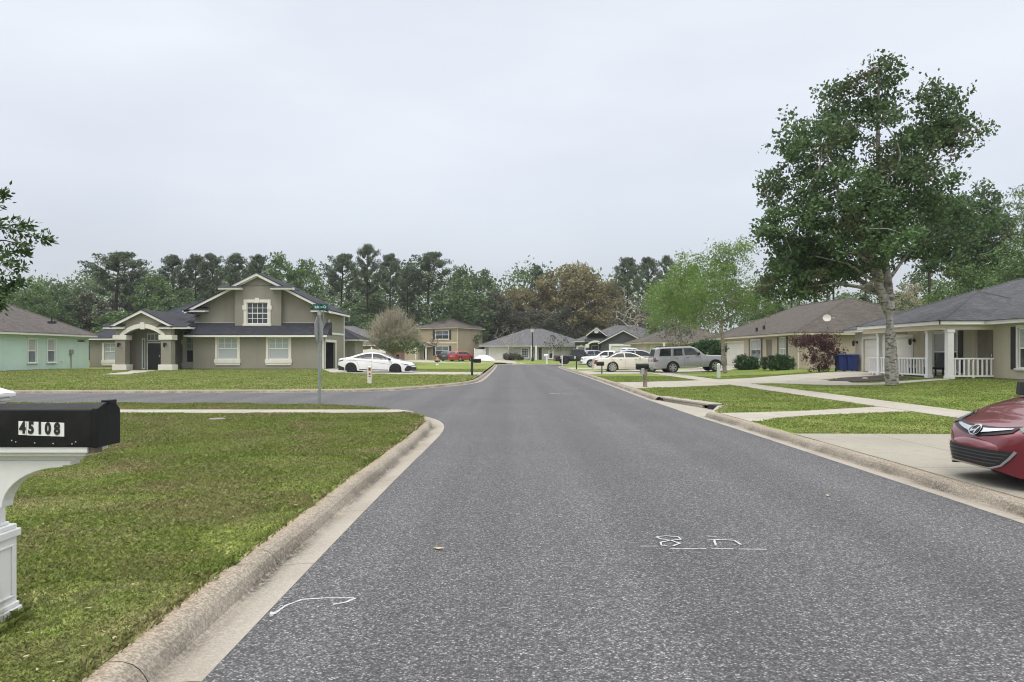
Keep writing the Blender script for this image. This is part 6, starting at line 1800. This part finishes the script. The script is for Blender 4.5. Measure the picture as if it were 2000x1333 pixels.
def wagon(name, label, loc, rz, paintm, L=4.6, Hh=1.66, group=None, rim='alloy', cat='car'):
    a = L/2
    top = [(-a,.80),(-a+.04,1.05),(-a+.12,1.2),(-a+.42,Hh-.1),(-a+.8,Hh-.01),(-a+1.6,Hh),(-a+2.3,Hh-.05),(-a+2.75,Hh-.2),(-a+3.3,1.10),(-a+3.55,1.02),(a-.3,.90),(a-.06,.80),(a,.62)]
    belt = [(-a,.80),(-a+.3,1.03),(-a+3.3,.98),(a-.5,.88),(a,.62)]
    plan = [(-a,.80),(-a+.12,.90),(-a+.5,1.0),(a-1.0,1.0),(a-.4,.94),(a-.12,.82),(a,.66)]
    c = Car(name, label, loc, rz, top, belt, plan, 1.84, (-a+.88, a-.92), paintm=paintm, wr=.34, arch=.40, wheel_rim=rim, zb=.22, tumble=.2, group=group, cat=cat)
    c.panel('side_window', [(-a+.52,1.08),(-a+.80,Hh-.17),(-a+1.50,Hh-.10),(-a+1.55,1.06)], 'r', 'cglass', both=True); c.panel('side_window', [(-a+1.63,1.06),(-a+1.60,Hh-.10),(-a+2.2,Hh-.13),(-a+2.65,Hh-.27),(-a+3.02,1.05)], 'r', 'cglass', both=True)
    c.panel('rear_window', [(-.62,1.12),(.62,1.12),(.54,Hh-.16),(-.54,Hh-.16)], 'b', 'cglass', step=.1); c.panel('windscreen', [(-a+2.78,-.54),(-a+2.78,.54),(-a+3.28,.64),(-a+3.28,-.64)], 't', 'cglass_c', step=.09)
    for sg in (-1, 1):
        c.panel('head_lamp', [(sg*.78,.80),(sg*.5,.78),(sg*.5,.68),(sg*.76,.66)], 'f', 'lamp'); c.panel('tail_lamp', [(sg*.86,1.02),(sg*.55,1.0),(sg*.6,.82),(sg*.84,.80)], 'b', 'tail')
    c.panel('licence_plate', [(-.2,.82),(.2,.82),(.2,.7),(-.2,.7)], 'b', 'alu', .012)
    c.seam([(-a+1.58,1.05),(-a+1.6,.7),(-a+1.56,.3)]); c.seam([(-a+2.95,1.0),(-a+3.05,.7),(-a+2.95,.3)]); c.handle([(-a+1.3,.93),(-a+2.3,.92)], paintm); c.mirror(-a+2.85, 1.06, paintm)
    return c
Yb = 98.0
wagon('silver_crossover', 'pale silver crossover behind the black pickup truck', (X(1166,Yb), Yb, .22), R(20), 'p_silver2', 4.7, 1.66)
Yb = 64.8
wagon('grey_crossover', 'dark windowed silver grey car between the cream saloon and the silver suv', (X(1252,Yb), Yb, .20), R(10), 'p_silver2', 4.7, 1.60)
Yb = 113.0
wagon('red_hatchback', 'bright red hatchback seen from behind near the tan two storey house', (X(901,Yb), Yb, .29), R(52), 'p_red2', 4.2, 1.52)
Yb = 117.0
wagon('dark_crossover', 'dark slate crossover parked beside the red hatchback', (X(884,Yb), Yb, .30), R(58), 'p_slate', 4.4, 1.52)
Yb = 118.0; o = (X(944, Yb), Yb, gz(X(944, Yb), Yb)); root = thing('covered_mound', 'low white cover draped over a mound by the white fence', 'cover', o)
b = MB(o); nr, ns = 9, 28; vs = []; fs = []
for i in range(nr+1):
    t = i/nr
    for j in range(ns):
        an = 2*math.pi*j/ns; w = 1 + .05*math.sin(an*5+1) + .03*math.sin(an*9)
        vs.append((o[0]+math.cos(an)*1.75*t*w, o[1]+math.sin(an)*1.3*t*w, o[2]+.86*(1-t**2.2) + .02*math.sin(an*7)*t))
for i in range(nr):
    for j in range(ns): l = (j+1) % ns; fs.append((i*ns+j, (i+1)*ns+j, (i+1)*ns+l, i*ns+l))
b.add(vs, fs); b.build('sheet', M['vinyl'], root, smooth=True)

# crimson sedan on the near driveway, nose to the road
a = 2.36
top = [(-a,.84),(-a+.10,.96),(-a+.35,1.0),(-a+.8,1.09),(-a+1.3,1.26),(-a+1.8,1.37),(-a+2.2,1.385),(-a+2.65,1.34),(-a+3.3,1.16),(-a+3.66,.985),(-a+3.86,.925),(-a+4.1,.855),(a-.42,.765),(a-.22,.705),(a-.10,.655),(a-.03,.595),(a,.52)]
belt = [(-a,.84),(-a+.6,.94),(-a+2.0,.94),(-a+3.3,.88),(a-.9,.74),(a-.42,.68),(a-.2,.62),(a,.46)]
plan = [(-a,.74),(-a+.12,.86),(-a+.4,.95),(-a+1.0,1.0),(a-1.2,1.0),(a-.8,.975),(a-.5,.92),(a-.3,.84),(a-.15,.74),(a-.05,.60),(a,.46)]
low = [(-a,.24),(a-1.0,.17),(a-.35,.15),(a-.12,.17),(a,.22)]
c = Car('crimson_sedan', 'crimson sedan parked nose to the road on the near driveway at the right edge', (4.96+a, 8.24, .075), R(180), top, belt, plan, 1.78, (-a+.98, a-.86), paintm='p_red', wr=.31, arch=.355, wheel_rim='alloy', zb=.16, n=170, crown=.075, lower=low, scale=1.0)
c.panel('windscreen', [(-a+2.78,-.52),(-a+2.78,.52),(-a+3.64,.66),(-a+3.64,-.66)], 't', 'cglass_c', step=.07)
c.panel('side_window', [(-a+.95,1.00),(-a+1.4,1.17),(-a+1.9,1.28),(-a+2.2,1.30),(-a+2.25,.96)], 'r', 'cglass', both=True); c.panel('side_window', [(-a+2.3,.955),(-a+2.28,1.30),(-a+2.65,1.26),(-a+3.12,1.13),(-a+3.5,.945)], 'r', 'cglass', both=True)
c.panel('cowl', [(-a+3.65,-.68),(-a+3.65,.68),(-a+3.82,.66),(-a+3.86,0),(-a+3.82,-.66)], 't', 'plastic', .010, step=.06)
def arc(y0, y1, fn, n=16): return [(y0+(y1-y0)*i/n, fn(y0+(y1-y0)*i/n)) for i in range(n+1)]
gu = lambda y: .640 - .015*(y/.5)**2 + .055*(abs(y)/.5)**2
gl = lambda y: .545 + .075*(abs(y)/.52)**1.6
c.panel('front_grille', arc(-.50, .50, gu) + arc(.50, -.50, gl), 'f', 'plastic', .010, step=.03)
wing = lambda y: .600 + .050*(abs(y)/.5)**1.4
for sg in (-1, 1):
    c.panel('grille_wing', [(sg*(.07+.40*i/10), wing(.07+.40*i/10)+.020*(1-i/11)+.003) for i in range(11)] + [(sg*(.07+.40*i/10), wing(.07+.40*i/10)-.022*(1-i/11)-.003) for i in range(10, -1, -1)], 'f', 'chrome', .022, step=.03)
el = lambda ry, rz_, n=28: [(ry*math.cos(2*math.pi*i/n), .598+rz_*math.sin(2*math.pi*i/n)) for i in range(n)]
e1 = c.panel('emblem', el(.095, .052), 'f', 'chrome', .030, step=.02)
c.panel('emblem_field', el(.082, .042), 'f', 'plastic', .034, step=.02, parent=e1)
for st in ([(-.064,.570),(-.040,.570),(-.014,.630),(-.036,.630)], [(.016,.566),(.040,.566),(.064,.626),(.042,.626)], [(-.042,.590),(.044,.606),(.044,.594),(-.042,.578)]):
    c.panel('emblem_letter', st, 'f', 'chrome', .038, step=.03, parent=e1)
lo_t = lambda y: .430 - .01*(abs(y)/.5)
trap = arc(-.58, .58, lambda y: .425 + .012*abs(y)) + [(.52,.36),(.44,.290),(.36,.256)] + arc(.30, -.30, lambda y: .252) + [(-.36,.256),(-.44,.290),(-.52,.36)]
c.panel('lower_grille', trap, 'f', 'plastic', .008, step=.04)
for sg in (-1, 1):
    out_ = [(0,.236),(sg*.30,.236),(sg*.36,.240),(sg*.45,.275),(sg*.53,.352),(sg*.585,.43)]
    inn_ = [(x*.965, z+.014) for x, z in out_]
    c.panel('grille_edge', out_ + inn_[::-1], 'f', 'silver', .014, step=.04)
for z in (.285, .32, .355, .39):
    hw = .34 + (z-.24)*1.15; c.panel('grille_slat', [(-hw,z),(hw,z),(hw,z+.011),(-hw,z+.011)], 'f', 'slat', .016, step=.05)
for sg in (-1, 1):
    hl = [(a-.20,.645),(a-.30,.70),(a-.52,.765),(a-.80,.815),(a-.98,.835),(a-.90,.79),(a-.66,.715),(a-.42,.635),(a-.27,.60)]
    c.panel('head_lamp', hl, 'r' if sg < 0 else 'l', 'lamp', .010, step=.04)
    c.panel('fog_strip', [(a-.52,.335),(a-.22,.355),(a-.23,.375),(a-.50,.365)], 'r' if sg < 0 else 'l', 'chrome', .012, step=.04)
    c.panel('fog_recess', [(a-.60,.30),(a-.20,.32),(a-.19,.40),(a-.50,.42)], 'r' if sg < 0 else 'l', 'plastic', .006, step=.04)
    c.seam([(a-1.25,.80),(a-1.32,.60),(a-1.30,.20)], 'r' if sg < 0 else 'l', both=False)
    c.seam([(-a+3.82,sg*.70),(a-.75,sg*.68),(a-.40,sg*.58),(a-.25,sg*.46)], 't', .012, both=False, name='bonnet_seam')
for sg in (-1, 1):
    c.panel('head_lamp', [(sg*.50,.660),(sg*.60,.700),(sg*.72,.735),(sg*.80,.745),(sg*.80,.68),(sg*.70,.64),(sg*.60,.628)], 'f', 'lamp', .014, step=.03)
c.seam([(-.46,.66),(-.30,.648),(0,.645),(.30,.648),(.46,.66)], 'f', .012, both=False, name='bonnet_seam')
c.mirror(-a+3.53, 1.00, 'plastic', sz=1.2); c.seam([(-a+2.27,.95),(-a+2.3,.6),(-a+2.22,.22)]); c.handle([(-a+2.0,.80),(-a+3.0,.78)], 'p_red')
# ---------------------------------------------------------------- street furniture and small things
HAZE = .0003
def text_mesh(body, size, mat, parent, loc, rot, name, bold=0.0, sx=1.0, depth=.002):
    cu = bpy.data.curves.new(name, 'FONT'); cu.body = body; cu.size = size; cu.extrude = depth; cu.offset = bold; cu.align_x = 'CENTER'; cu.align_y = 'CENTER'; cu.resolution_u = 3
    t = bpy.data.objects.new(name, cu); col.objects.link(t)
    bpy.context.view_layer.update()
    me = bpy.data.meshes.new_from_object(t.evaluated_get(bpy.context.evaluated_depsgraph_get()))
    bpy.data.objects.remove(t); me.materials.clear(); me.materials.append(mat)
    o = bpy.data.objects.new(name, me); col.objects.link(o); o.parent = parent; o.location = loc; o.rotation_euler = rot; o.scale = (sx, 1, 1)
    return o

# near mailbox: white cased post with a black steel box numbered 45108
PX, PY = -2.785, 3.91
o = (PX, PY, .10); root = thing('mailbox', 'black mailbox numbered 45108 on an ornate white post at the left edge', 'mailbox', o)
def bx(name, mats, fn, bev=.006, parent=root):
    b = MB(o); fn(b); return b.build(name, M[mats], parent, bevel=bev)
def _base(b):
    b.box(PX-.165,PX+.165,PY-.155,PY+.155,.09,.55)
    b.box(PX-.185,PX+.185,PY-.172,PY+.172,.09,.165); b.box(PX-.175,PX+.175,PY-.163,PY+.163,.165,.19)
    b.box(PX-.18,PX+.18,PY-.17,PY+.17,.535,.575); b.box(PX-.165,PX+.165,PY-.157,PY+.157,.575,.60); b.box(PX-.14,PX+.14,PY-.135,PY+.135,.60,.615)
    e0, e1 = PX+.165, PX+.175
    b.box(e0,e1,PY-.12,PY+.12,.22,.235); b.box(e0,e1,PY-.12,PY+.12,.485,.50); b.box(e0,e1,PY-.12,PY-.105,.235,.485); b.box(e0,e1,PY+.105,PY+.12,.235,.485)
bx('post_base', 'post_white', _base)
def _sh(b):
    b.box(PX-.135,PX+.135,PY-.11,PY+.11,.61,1.27)
    b.box(PX-.15,PX+.148,PY-.122,PY+.122,.885,.905)
    b.box(PX+.135,PX+.139,PY-.07,PY+.07,.66,.672); b.box(PX+.135,PX+.139,PY-.07,PY+.07,.85,.862)
bx('post_shaft', 'post_white', _sh)
def _cap(b):
    b.box(PX-.17,PX+.165,PY-.14,PY+.15,1.27,1.292); b.box(PX-.15,PX+.15,PY-.12,PY+.13,1.25,1.27)
    zc = 1.292; q = [(-.17,-.14),(.165,-.14),(.165,.15),(-.17,.15)]
    b.add([(PX+x,PY+y,zc) for x, y in q] + [(PX+x*.6,PY+.02+(y-.02)*.6,zc+.032) for x, y in q], [(0,1,5,4),(1,2,6,5),(2,3,7,6),(3,0,4,7),(4,5,6,7)])
bx('post_cap', 'post_white', _cap)
def _arm(b):
    b.box(PX-.12,-2.105,PY-.105,PY+.095,1.004,1.034); b.box(PX-.12,-2.125,PY-.085,PY+.075,.985,1.004)
    b.box(PX-.1,-2.20,PY-.035,PY+.035,.955,.985)
    # curved bracket
    pts = [(-2.22,.957),(-2.22,.935),(-2.255,.935)]
    for i in range(11):
        t = i/10; pts.append((-2.265 - .30*math.sin(t*math.pi/2), .925 - .205*(1-math.cos(t*math.pi/2))))
    pts += [(-2.60,.72),(-2.60,.957)]
    b.prism([(x, PY-.05, z) for x, z in pts], (0,.09,0))
bx('bracket_arm', 'post_white', _arm, .004)
x0b, x1b = -2.60, -2.045; yb0, yb1 = 3.795, 4.005; zb0 = 1.036
bod = MB(o)
sec = [(yb0,zb0),(yb1,zb0),(yb1,1.205),(yb1-.045,1.240),(yb0+.075,1.246),(yb0,1.220)]
bod.prism([(x0b, y, z) for y, z in sec], (x1b-x0b-.03,0,0))
box_ = bod.build('box', M['blackbox'], root, bevel=.006)
d = MB(o); sec2 = [(yb0-.006,zb0-.004),(yb1+.006,zb0-.004),(yb1+.006,1.209),(yb1-.04,1.246),(yb0+.073,1.252),(yb0-.006,1.226)]
d.prism([(x1b-.03, y, z) for y, z in sec2], (.03,0,0)); d.box(x1b-.035,x1b+.006,yb0+.09,yb0+.17,1.240,1.262); d.build('door', M['blackbox'], box_, bevel=.004)
r_ = MB(o)
for (px, py) in ((22,861),(30,864),(67,866),(103,867),(140,868),(147,864),(206,836)):
    q = at(px, py, 3.79)
    if q.x < x1b: r_.lathe([(.0,-.004),(.0035,-.0025),(.004,.002)], (q.x, yb0-.0005, q.z), 8, axis='y')
r_.build('rivet', M['silver'], box_)
nm = MB(o); ts = -.035
for xa, xb, dz in ((-2.437,-2.398,0),(-2.396,-2.212,-.001)):
    za, zb2 = 1.092, 1.160
    nm.add([(xa,yb0-.0025,za+dz+(xa+2.32)*ts),(xb,yb0-.0025,za+dz+(xb+2.32)*ts),(xb,yb0-.0025,zb2+dz+(xb+2.32)*ts),(xa,yb0-.0025,zb2+dz+(xa+2.32)*ts),(xa,yb0,za+dz+(xa+2.32)*ts),(xb,yb0,za+dz+(xb+2.32)*ts),(xb,yb0,zb2+dz+(xb+2.32)*ts),(xa,yb0,zb2+dz+(xa+2.32)*ts)],
       [(0,1,2,3),(0,4,5,1),(1,5,6,2),(2,6,7,3),(3,7,4,0)])
pl = nm.build('number_plate', M['vinyl'], box_)
for ch, xx in (('4',-2.416),('5',-2.374),('1',-2.331),('0',-2.291),('8',-2.246)):
    text_mesh(ch, .078, M['black'], pl, (xx-o[0], yb0-.004-o[1], 1.126+(xx+2.32)*ts-o[2]), (R(90), 0, 0), 'digit', .0036, .72)
sp = MB(o); sp.box(-2.11,-2.075,PY-.09,PY-.02,1.0,1.034); sp.build('wood_shim', M['wood'], root)

# street sign with the back of a stop sign
SX, SY = -5.15, 20.55; o = (SX, SY, .10); root = thing('street_sign', 'street name sign over the back of a stop sign at the corner', 'sign', o)
b = MB(o); b.tube([(SX,SY,.05),(SX-.01,SY,1.4),(SX+.02,SY,2.60)], .032, 6); b.box(SX-.040,SX+.040,SY-.010,SY+.012,.05,2.55); b.build('post', M['steel'], root)
ang = R(86)
Mx = Matrix.Translation((SX-.03, SY+.06, 2.13)) @ Matrix.Rotation(ang, 4, 'Z')
def octo(r, y): return [(r*math.cos(R(22.5+45*i)), y, r*math.sin(R(22.5+45*i))) for i in range(8)]
b = MB(o); b.M = Mx; b.prism(octo(.385, 0), (0,.004,0)); b.build('stop_sign_back', M['alu'], root)
b = MB(o); b.M = Mx; b.prism(octo(.383, .0045), (0,.003,0)); b.build('stop_sign_face', M['red'], root)
for zz in (1.95, 2.33):
    b = MB(o); b.lathe([(.0,-.012),(.014,-.01),(.014,.01)], (SX+.0, SY-.02, zz), 6, axis='y'); b.build('bolt', M['silver'], root)
b = MB(o); b.box(SX-.05,SX+.05,SY-.03,SY+.03,2.52,2.63); b.build('bracket', M['alu'], root)
b = MB(o); b.M = Matrix.Translation((SX-.0, SY-.002, 2.73)) @ Matrix.Rotation(R(-4), 4, 'Z'); b.box(-.18,.23,-.004,.004,-.084,.084); n1 = b.build('name_blade', M['sgreen'], root)
text_mesh('Ingleton Cir', .105, M['white'], n1, (.03, -.012, .63+2.0), (R(90), 0, R(-4)), 'lettering', .002, .62)
b = MB(o); b.M = Matrix.Translation((SX-.0, SY+.02, 2.73)) @ Matrix.Rotation(R(102), 4, 'Z'); b.box(-.40,.40,-.004,.004,-.10,.10); b.build('name_blade', M['sgreen'], root)

# mailboxes along the street
def mailbox(label, x, y, post_m, box_m, side, ht=1.05, pw=.05, L=.5, W=.17, paper=None, flag=False, group='kerbside mailboxes'):
    g = gz(x, y); o = (x, y, g); root = thing('mailbox', label, 'mailbox', o, 0, group)
    b = MB(o); b.box(x-pw,x+pw,y-pw,y+pw,g-.05,g+ht*(1.0 if side == 0 else 1.28)); b.build('post', M[post_m], root)
    s = -1 if side <= 0 else 1
    xa, xb = (x-.36, x+.14) if side == 0 else ((x+.06, x+.06+L) if s > 0 else (x-.06-L, x-.06))
    z = g + ht*(1.0 if side == 0 else .93)
    b = MB(o); b.box(xa+.03,xb-.02,y-W*.42,y+W*.42,z-.03,z)
    if side: b.box(min(x,xa)-0.0,max(x,xa)+.02,y-.03,y+.03,z-.10,z-.03)
    b.build('shelf', M[post_m], root)
    sec = [(-W/2,0),(W/2,0),(W/2,.13)] + [(W/2*math.cos(math.pi*i/8), .13+W*.45*math.sin(math.pi*i/8)) for i in range(1, 8)] + [(-W/2,.13)]
    b = MB(o); b.prism([(xa, y+c, z+.002+e) for c, e in sec], (xb-xa,0,0)); bo = b.build('box', M[box_m], root)
    b = MB(o); b.prism([(xa-.012, y+c*1.04, z+e*1.03) for c, e in sec], (.014,0,0)); b.build('door', M[box_m], bo)
    if flag:
        b = MB(o); b.box(xa+.3,xa+.33,y-W/2-.012,y-W/2-.004,z+.08,z+.24); b.box(xa+.3,xa+.38,y-W/2-.012,y-W/2-.004,z+.19,z+.25); b.build('flag', M['red'], bo)
    if paper:
        b = MB(o); b.box(x-.18,x-.055,y-.16,y+.12,g+.52,g+.78); b.build('newspaper_tube', M[paper], root, bevel=.01)
mailbox('black mailbox on a weathered wooden post with a pale newspaper tube below it', X(1260,31.4), 31.4, 'wood', 'blackbox', 0, .74, .075, .5, .22, 'alu')
mailbox('black mailbox on a thin dark pole beside the cream saloon', X(1175.5,51.3), 51.3, 'black', 'blackbox', 0, .58, .035, .48, .26, None)
mailbox('black mailbox on a square dark post beside the left kerb', X(922,44.8), 44.8, 'black', 'blackbox', 1, .84, .065, .46, .2)
mailbox('narrow mailbox post in front of the older white pickup', X(1126,66), 66, 'black', 'alu', -1, .95, .05, .14, .2, None, False)
mailbox('thin pale mailbox post beside the black pickup truck', X(1098,90), 90, 'vinyl', 'alu', -1, .88, .06, .14, .2, None, False)
mailbox('white mailbox on a white post at the street end', X(1068,99.6), 99.6, 'vinyl', 'vinyl', 0, .98, .09, .5, .24, None, False)
mailbox('small far mailbox on a dark post in front of the tan garage', X(778.5,117), 117, 'black', 'blackbox', -1, .75, .06, .4, .2, None, False)

# utility markers and hydrant
def marker(label, px, Y, h_, w_, mat, sticker):
    x = X(px, Y); g = gz(x, Y); o = (x, Y, g); root = thing('utility_post', label, 'utility post', o)
    b = MB(o); b.box(x-w_,x+w_,Y-w_,Y+w_,g-.05,g+h_*.93); b.add([(x-w_*.9,Y-w_*.9,g+h_*.93),(x+w_*.9,Y-w_*.9,g+h_*.93),(x+w_*.9,Y+w_*.9,g+h_*.93),(x-w_*.9,Y+w_*.9,g+h_*.93),(x-w_*.5,Y-w_*.5,g+h_),(x+w_*.5,Y-w_*.5,g+h_),(x+w_*.5,Y+w_*.5,g+h_),(x-w_*.5,Y+w_*.5,g+h_)], [(0,1,5,4),(1,2,6,5),(2,3,7,6),(3,0,4,7),(4,5,6,7)])
    b.build('post', M[mat], root, bevel=.012)
    if sticker:
        b = MB(o); b.box(x-w_*.45,x+w_*.70,Y-w_-.006,Y-w_,g+h_*.72,g+h_*.90); b.box(x-w_*.2,x+w_*.55,Y-w_-.006,Y-w_,g+h_*.50,g+h_*.60); st = b.build('warning_label', M['orange'], root)
        b = MB(o); b.box(x-w_*.2,x+w_*.45,Y-w_-.009,Y-w_-.006,g+h_*.76,g+h_*.87); b.box(x-w_*.3,x+w_*.6,Y-w_-.009,Y-w_-.006,g+h_*.53,g+h_*.57); b.box(x-w_*.4,x+w_*.7,Y-w_-.009,Y-w_,g+h_*.40,g+h_*.43); b.build('warning_symbol', M['plastic'], st)
marker('white utility pedestal with orange warning labels on the corner lawn', 722, 34.6, .82, .092, 'cream_w2' if 'cream_w2' in M else 'white', True)
marker('plain pale green utility pedestal beside the verge tree', 1403.5, 43.2, .82, .085, 'pedgreen' if 'pedgreen' in M else 'vinyl', False)
x, Y = X(854, 80), 80; g = gz(x, Y); o = (x, Y, g); root = thing('fire_hydrant', 'white hydrant with an orange bonnet on the lawn left of the road', 'hydrant', o)
b = MB(o); b.lathe([(.20,-.05),(.20,.04),(.14,.06),(.13,.50),(.19,.52),(.19,.58),(.0,.58)], o, 12); b.build('barrel', M['white'], root, smooth='auto')
b = MB(o); b.lathe([(.17,.58),(.16,.68),(.10,.77),(.04,.80),(.04,.86),(.0,.86)], o, 12); b.build('bonnet', M['orange'], root, smooth='auto')
b = MB(o); b.tube([(x-.27,Y,g+.42),(x+.27,Y,g+.42)], .085, 8); b.tube([(x,Y,g+.38),(x,Y-.26,g+.38)], .11, 8); b.build('nozzle_cap', M['plastic'], root)

# street lamp
Y = 113.0; x = X(1040, Y); g = gz(x, Y); o = (x, Y, g); root = thing('street_lamp', 'dark post top street lamp in front of the grey roofed ranch', 'street lamp', o)
hh = Z(640, Y)-g
b = MB(o); b.lathe([(.19,-.05),(.19,.4),(.13,.55),(.11,.8),(.085,hh-.75),(.12,hh-.72),(.12,hh-.66),(.0,hh-.66)], o, 10); b.build('post', M['steel_dk'] if 'steel_dk' in M else M['black'], root, smooth='auto')
b = MB(o); b.lathe([(.16,hh-.70),(.33,hh-.26),(.0,hh-.24)], o, 8); b.build('lamp_glass', M['vinyl'], root)
b = MB(o); b.lathe([(.38,hh-.26),(.20,hh-.06),(.05,hh-.02),(.03,hh+.1),(.0,hh+.12)], o, 8); b.build('lamp_cap', M['black'], root)

# recycling bins at the porch house
for i, (px, w_, lb) in enumerate(((1645, .34, 'blue wheeled recycling bin next to the burgundy bush'), (1662, .34, 'blue wheeled recycling bin next to the pale garage pier'))):
    Y = 46.6 - i*.15; x = X(px, Y); g = gz(x, Y); o = (x, Y, g); root = thing('recycling_bin', lb, 'bin', o, 0, 'blue recycling bins')
    b = MB(o); q = [(-w_*.82,-.3),(w_*.82,-.3),(w_*.82,.3),(-w_*.82,.3)]; p = [(-w_,-.37),(w_,-.37),(w_,.37),(-w_,.37)]
    b.add([(x+c,Y+e,g+.06) for c, e in q] + [(x+c,Y+e,g+.98) for c, e in p], [(3,2,1,0),(0,1,5,4),(1,2,6,5),(2,3,7,6),(3,0,4,7),(4,5,6,7)]); b.box(x-w_-.02,x+w_+.02,Y-.39,Y+.39,g+.93,g+.98); b.build('bin_body', M['binblue'], root, bevel=.02)
    b = MB(o); b.prism([(x-w_-.03,Y-.42,g+.985),(x+w_+.03,Y-.42,g+.985),(x+w_+.03,Y+.40,g+1.05),(x-w_-.03,Y+.40,g+1.05)], (0,0,.04)); b.build('lid', M['binblue'], root, bevel=.015)
    b = MB(o); b.tube([(x-w_,Y+.44,g+.95),(x+w_,Y+.44,g+.95)], .02, 6); b.build('handle', M['plastic'], root)
    for sg in (-1, 1):
        b = MB(o); b.M = Matrix.Translation((x+sg*(w_*.7), Y+.34, g+.12)) @ Matrix.Rotation(R(90), 4, 'Z'); b.lathe([(.02,-.03),(.12,-.03),(.12,.03),(.02,.03)], (0,0,0), 12, axis='y'); b.build('wheel', M['tyre'], root)

# utility pole and wires at the right
Y = 74.0; x = X(1815, Y); o = (x, Y, .3); root = thing('utility_pole', 'dark wooden utility pole behind the porch house carrying wires', 'utility pole', o)
zt = Z(506, Y); b = MB(o); b.tube([(x,Y,0),(x,Y,zt)], [.17,.13], 8); b.build('pole', M['b_dark'], root)
b = MB(o); b.box(x-.9,x+.9,Y-.07,Y+.07,zt-.42,zt-.28); b.build('crossarm', M['b_dark'], root)
for dx, (ex, ey), lb in ((-.8, (2010, 505), 'lower overhead wire sloping up to the right edge'), (.0, (2010, 462), 'upper overhead wire sloping up to the right edge')):
    p0 = Vector((x+dx, Y, zt-.25)); e1 = at(ex, ey, 46.0); e1 = p0 + (e1-p0)*1.3
    if dx == -.8: p0 = at(1812, 536, Y)
    b = MB(p0); pts = [p0.lerp(e1, i/14) - Vector((0,0,.55*math.sin(math.pi*i/14))) for i in range(15)]
    b.tube(pts, .026, 4); tag(b.build('overhead_wire', M['steel']), lb, 'wire')

# small round utility lid in the near lawn
x, y = gp(424, 831); o = (x, y, .10); root = thing('ground_lid', 'small buff utility lid set in the near left lawn', 'utility lid', o)
b = MB(o); b.lathe([(.17,.0),(.17,.035),(.15,.045),(.0,.05)], o, 16); b.build('lid', M['base_w'], root)
for i, (bx_, by_) in enumerate(((17.2, 35.2), (16.0, 34.8), (17.9, 36.6))):
    o = (bx_, by_, gz(bx_, by_)+.03); b = MB(o); N = 9
    b.lathe([(.0,-.02),(.13,.0),(.15,.06),(.09,.12),(.0,.14)], o, N)
    tag(b.build('edging_stone', M['slab'], None, smooth=True), ('pale edging stone in the dark mulch bed nearest the porch opening', 'pale edging stone in the dark mulch bed beside the maple trunk', 'pale edging stone at the back of the dark mulch bed')[i], 'stone')

# thin haze added over the whole street to lighten the dark far trees
b = MB((0,0,0)); b.box(-420,420,-40,420,-1.3,60)
hz = NT('air'); hz.t.nodes.remove(hz.b); pv = hz.n('VolumePrincipled'); pv.inputs['Color'].default_value = (.86,.90,.95,1); pv.inputs['Density'].default_value = HAZE; pv.inputs['Anisotropy'].default_value = .2
hz.l(pv.outputs[0], hz.out.inputs['Volume'])
tag(b.build('haze', hz.mat), None, None, None, 'stuff')
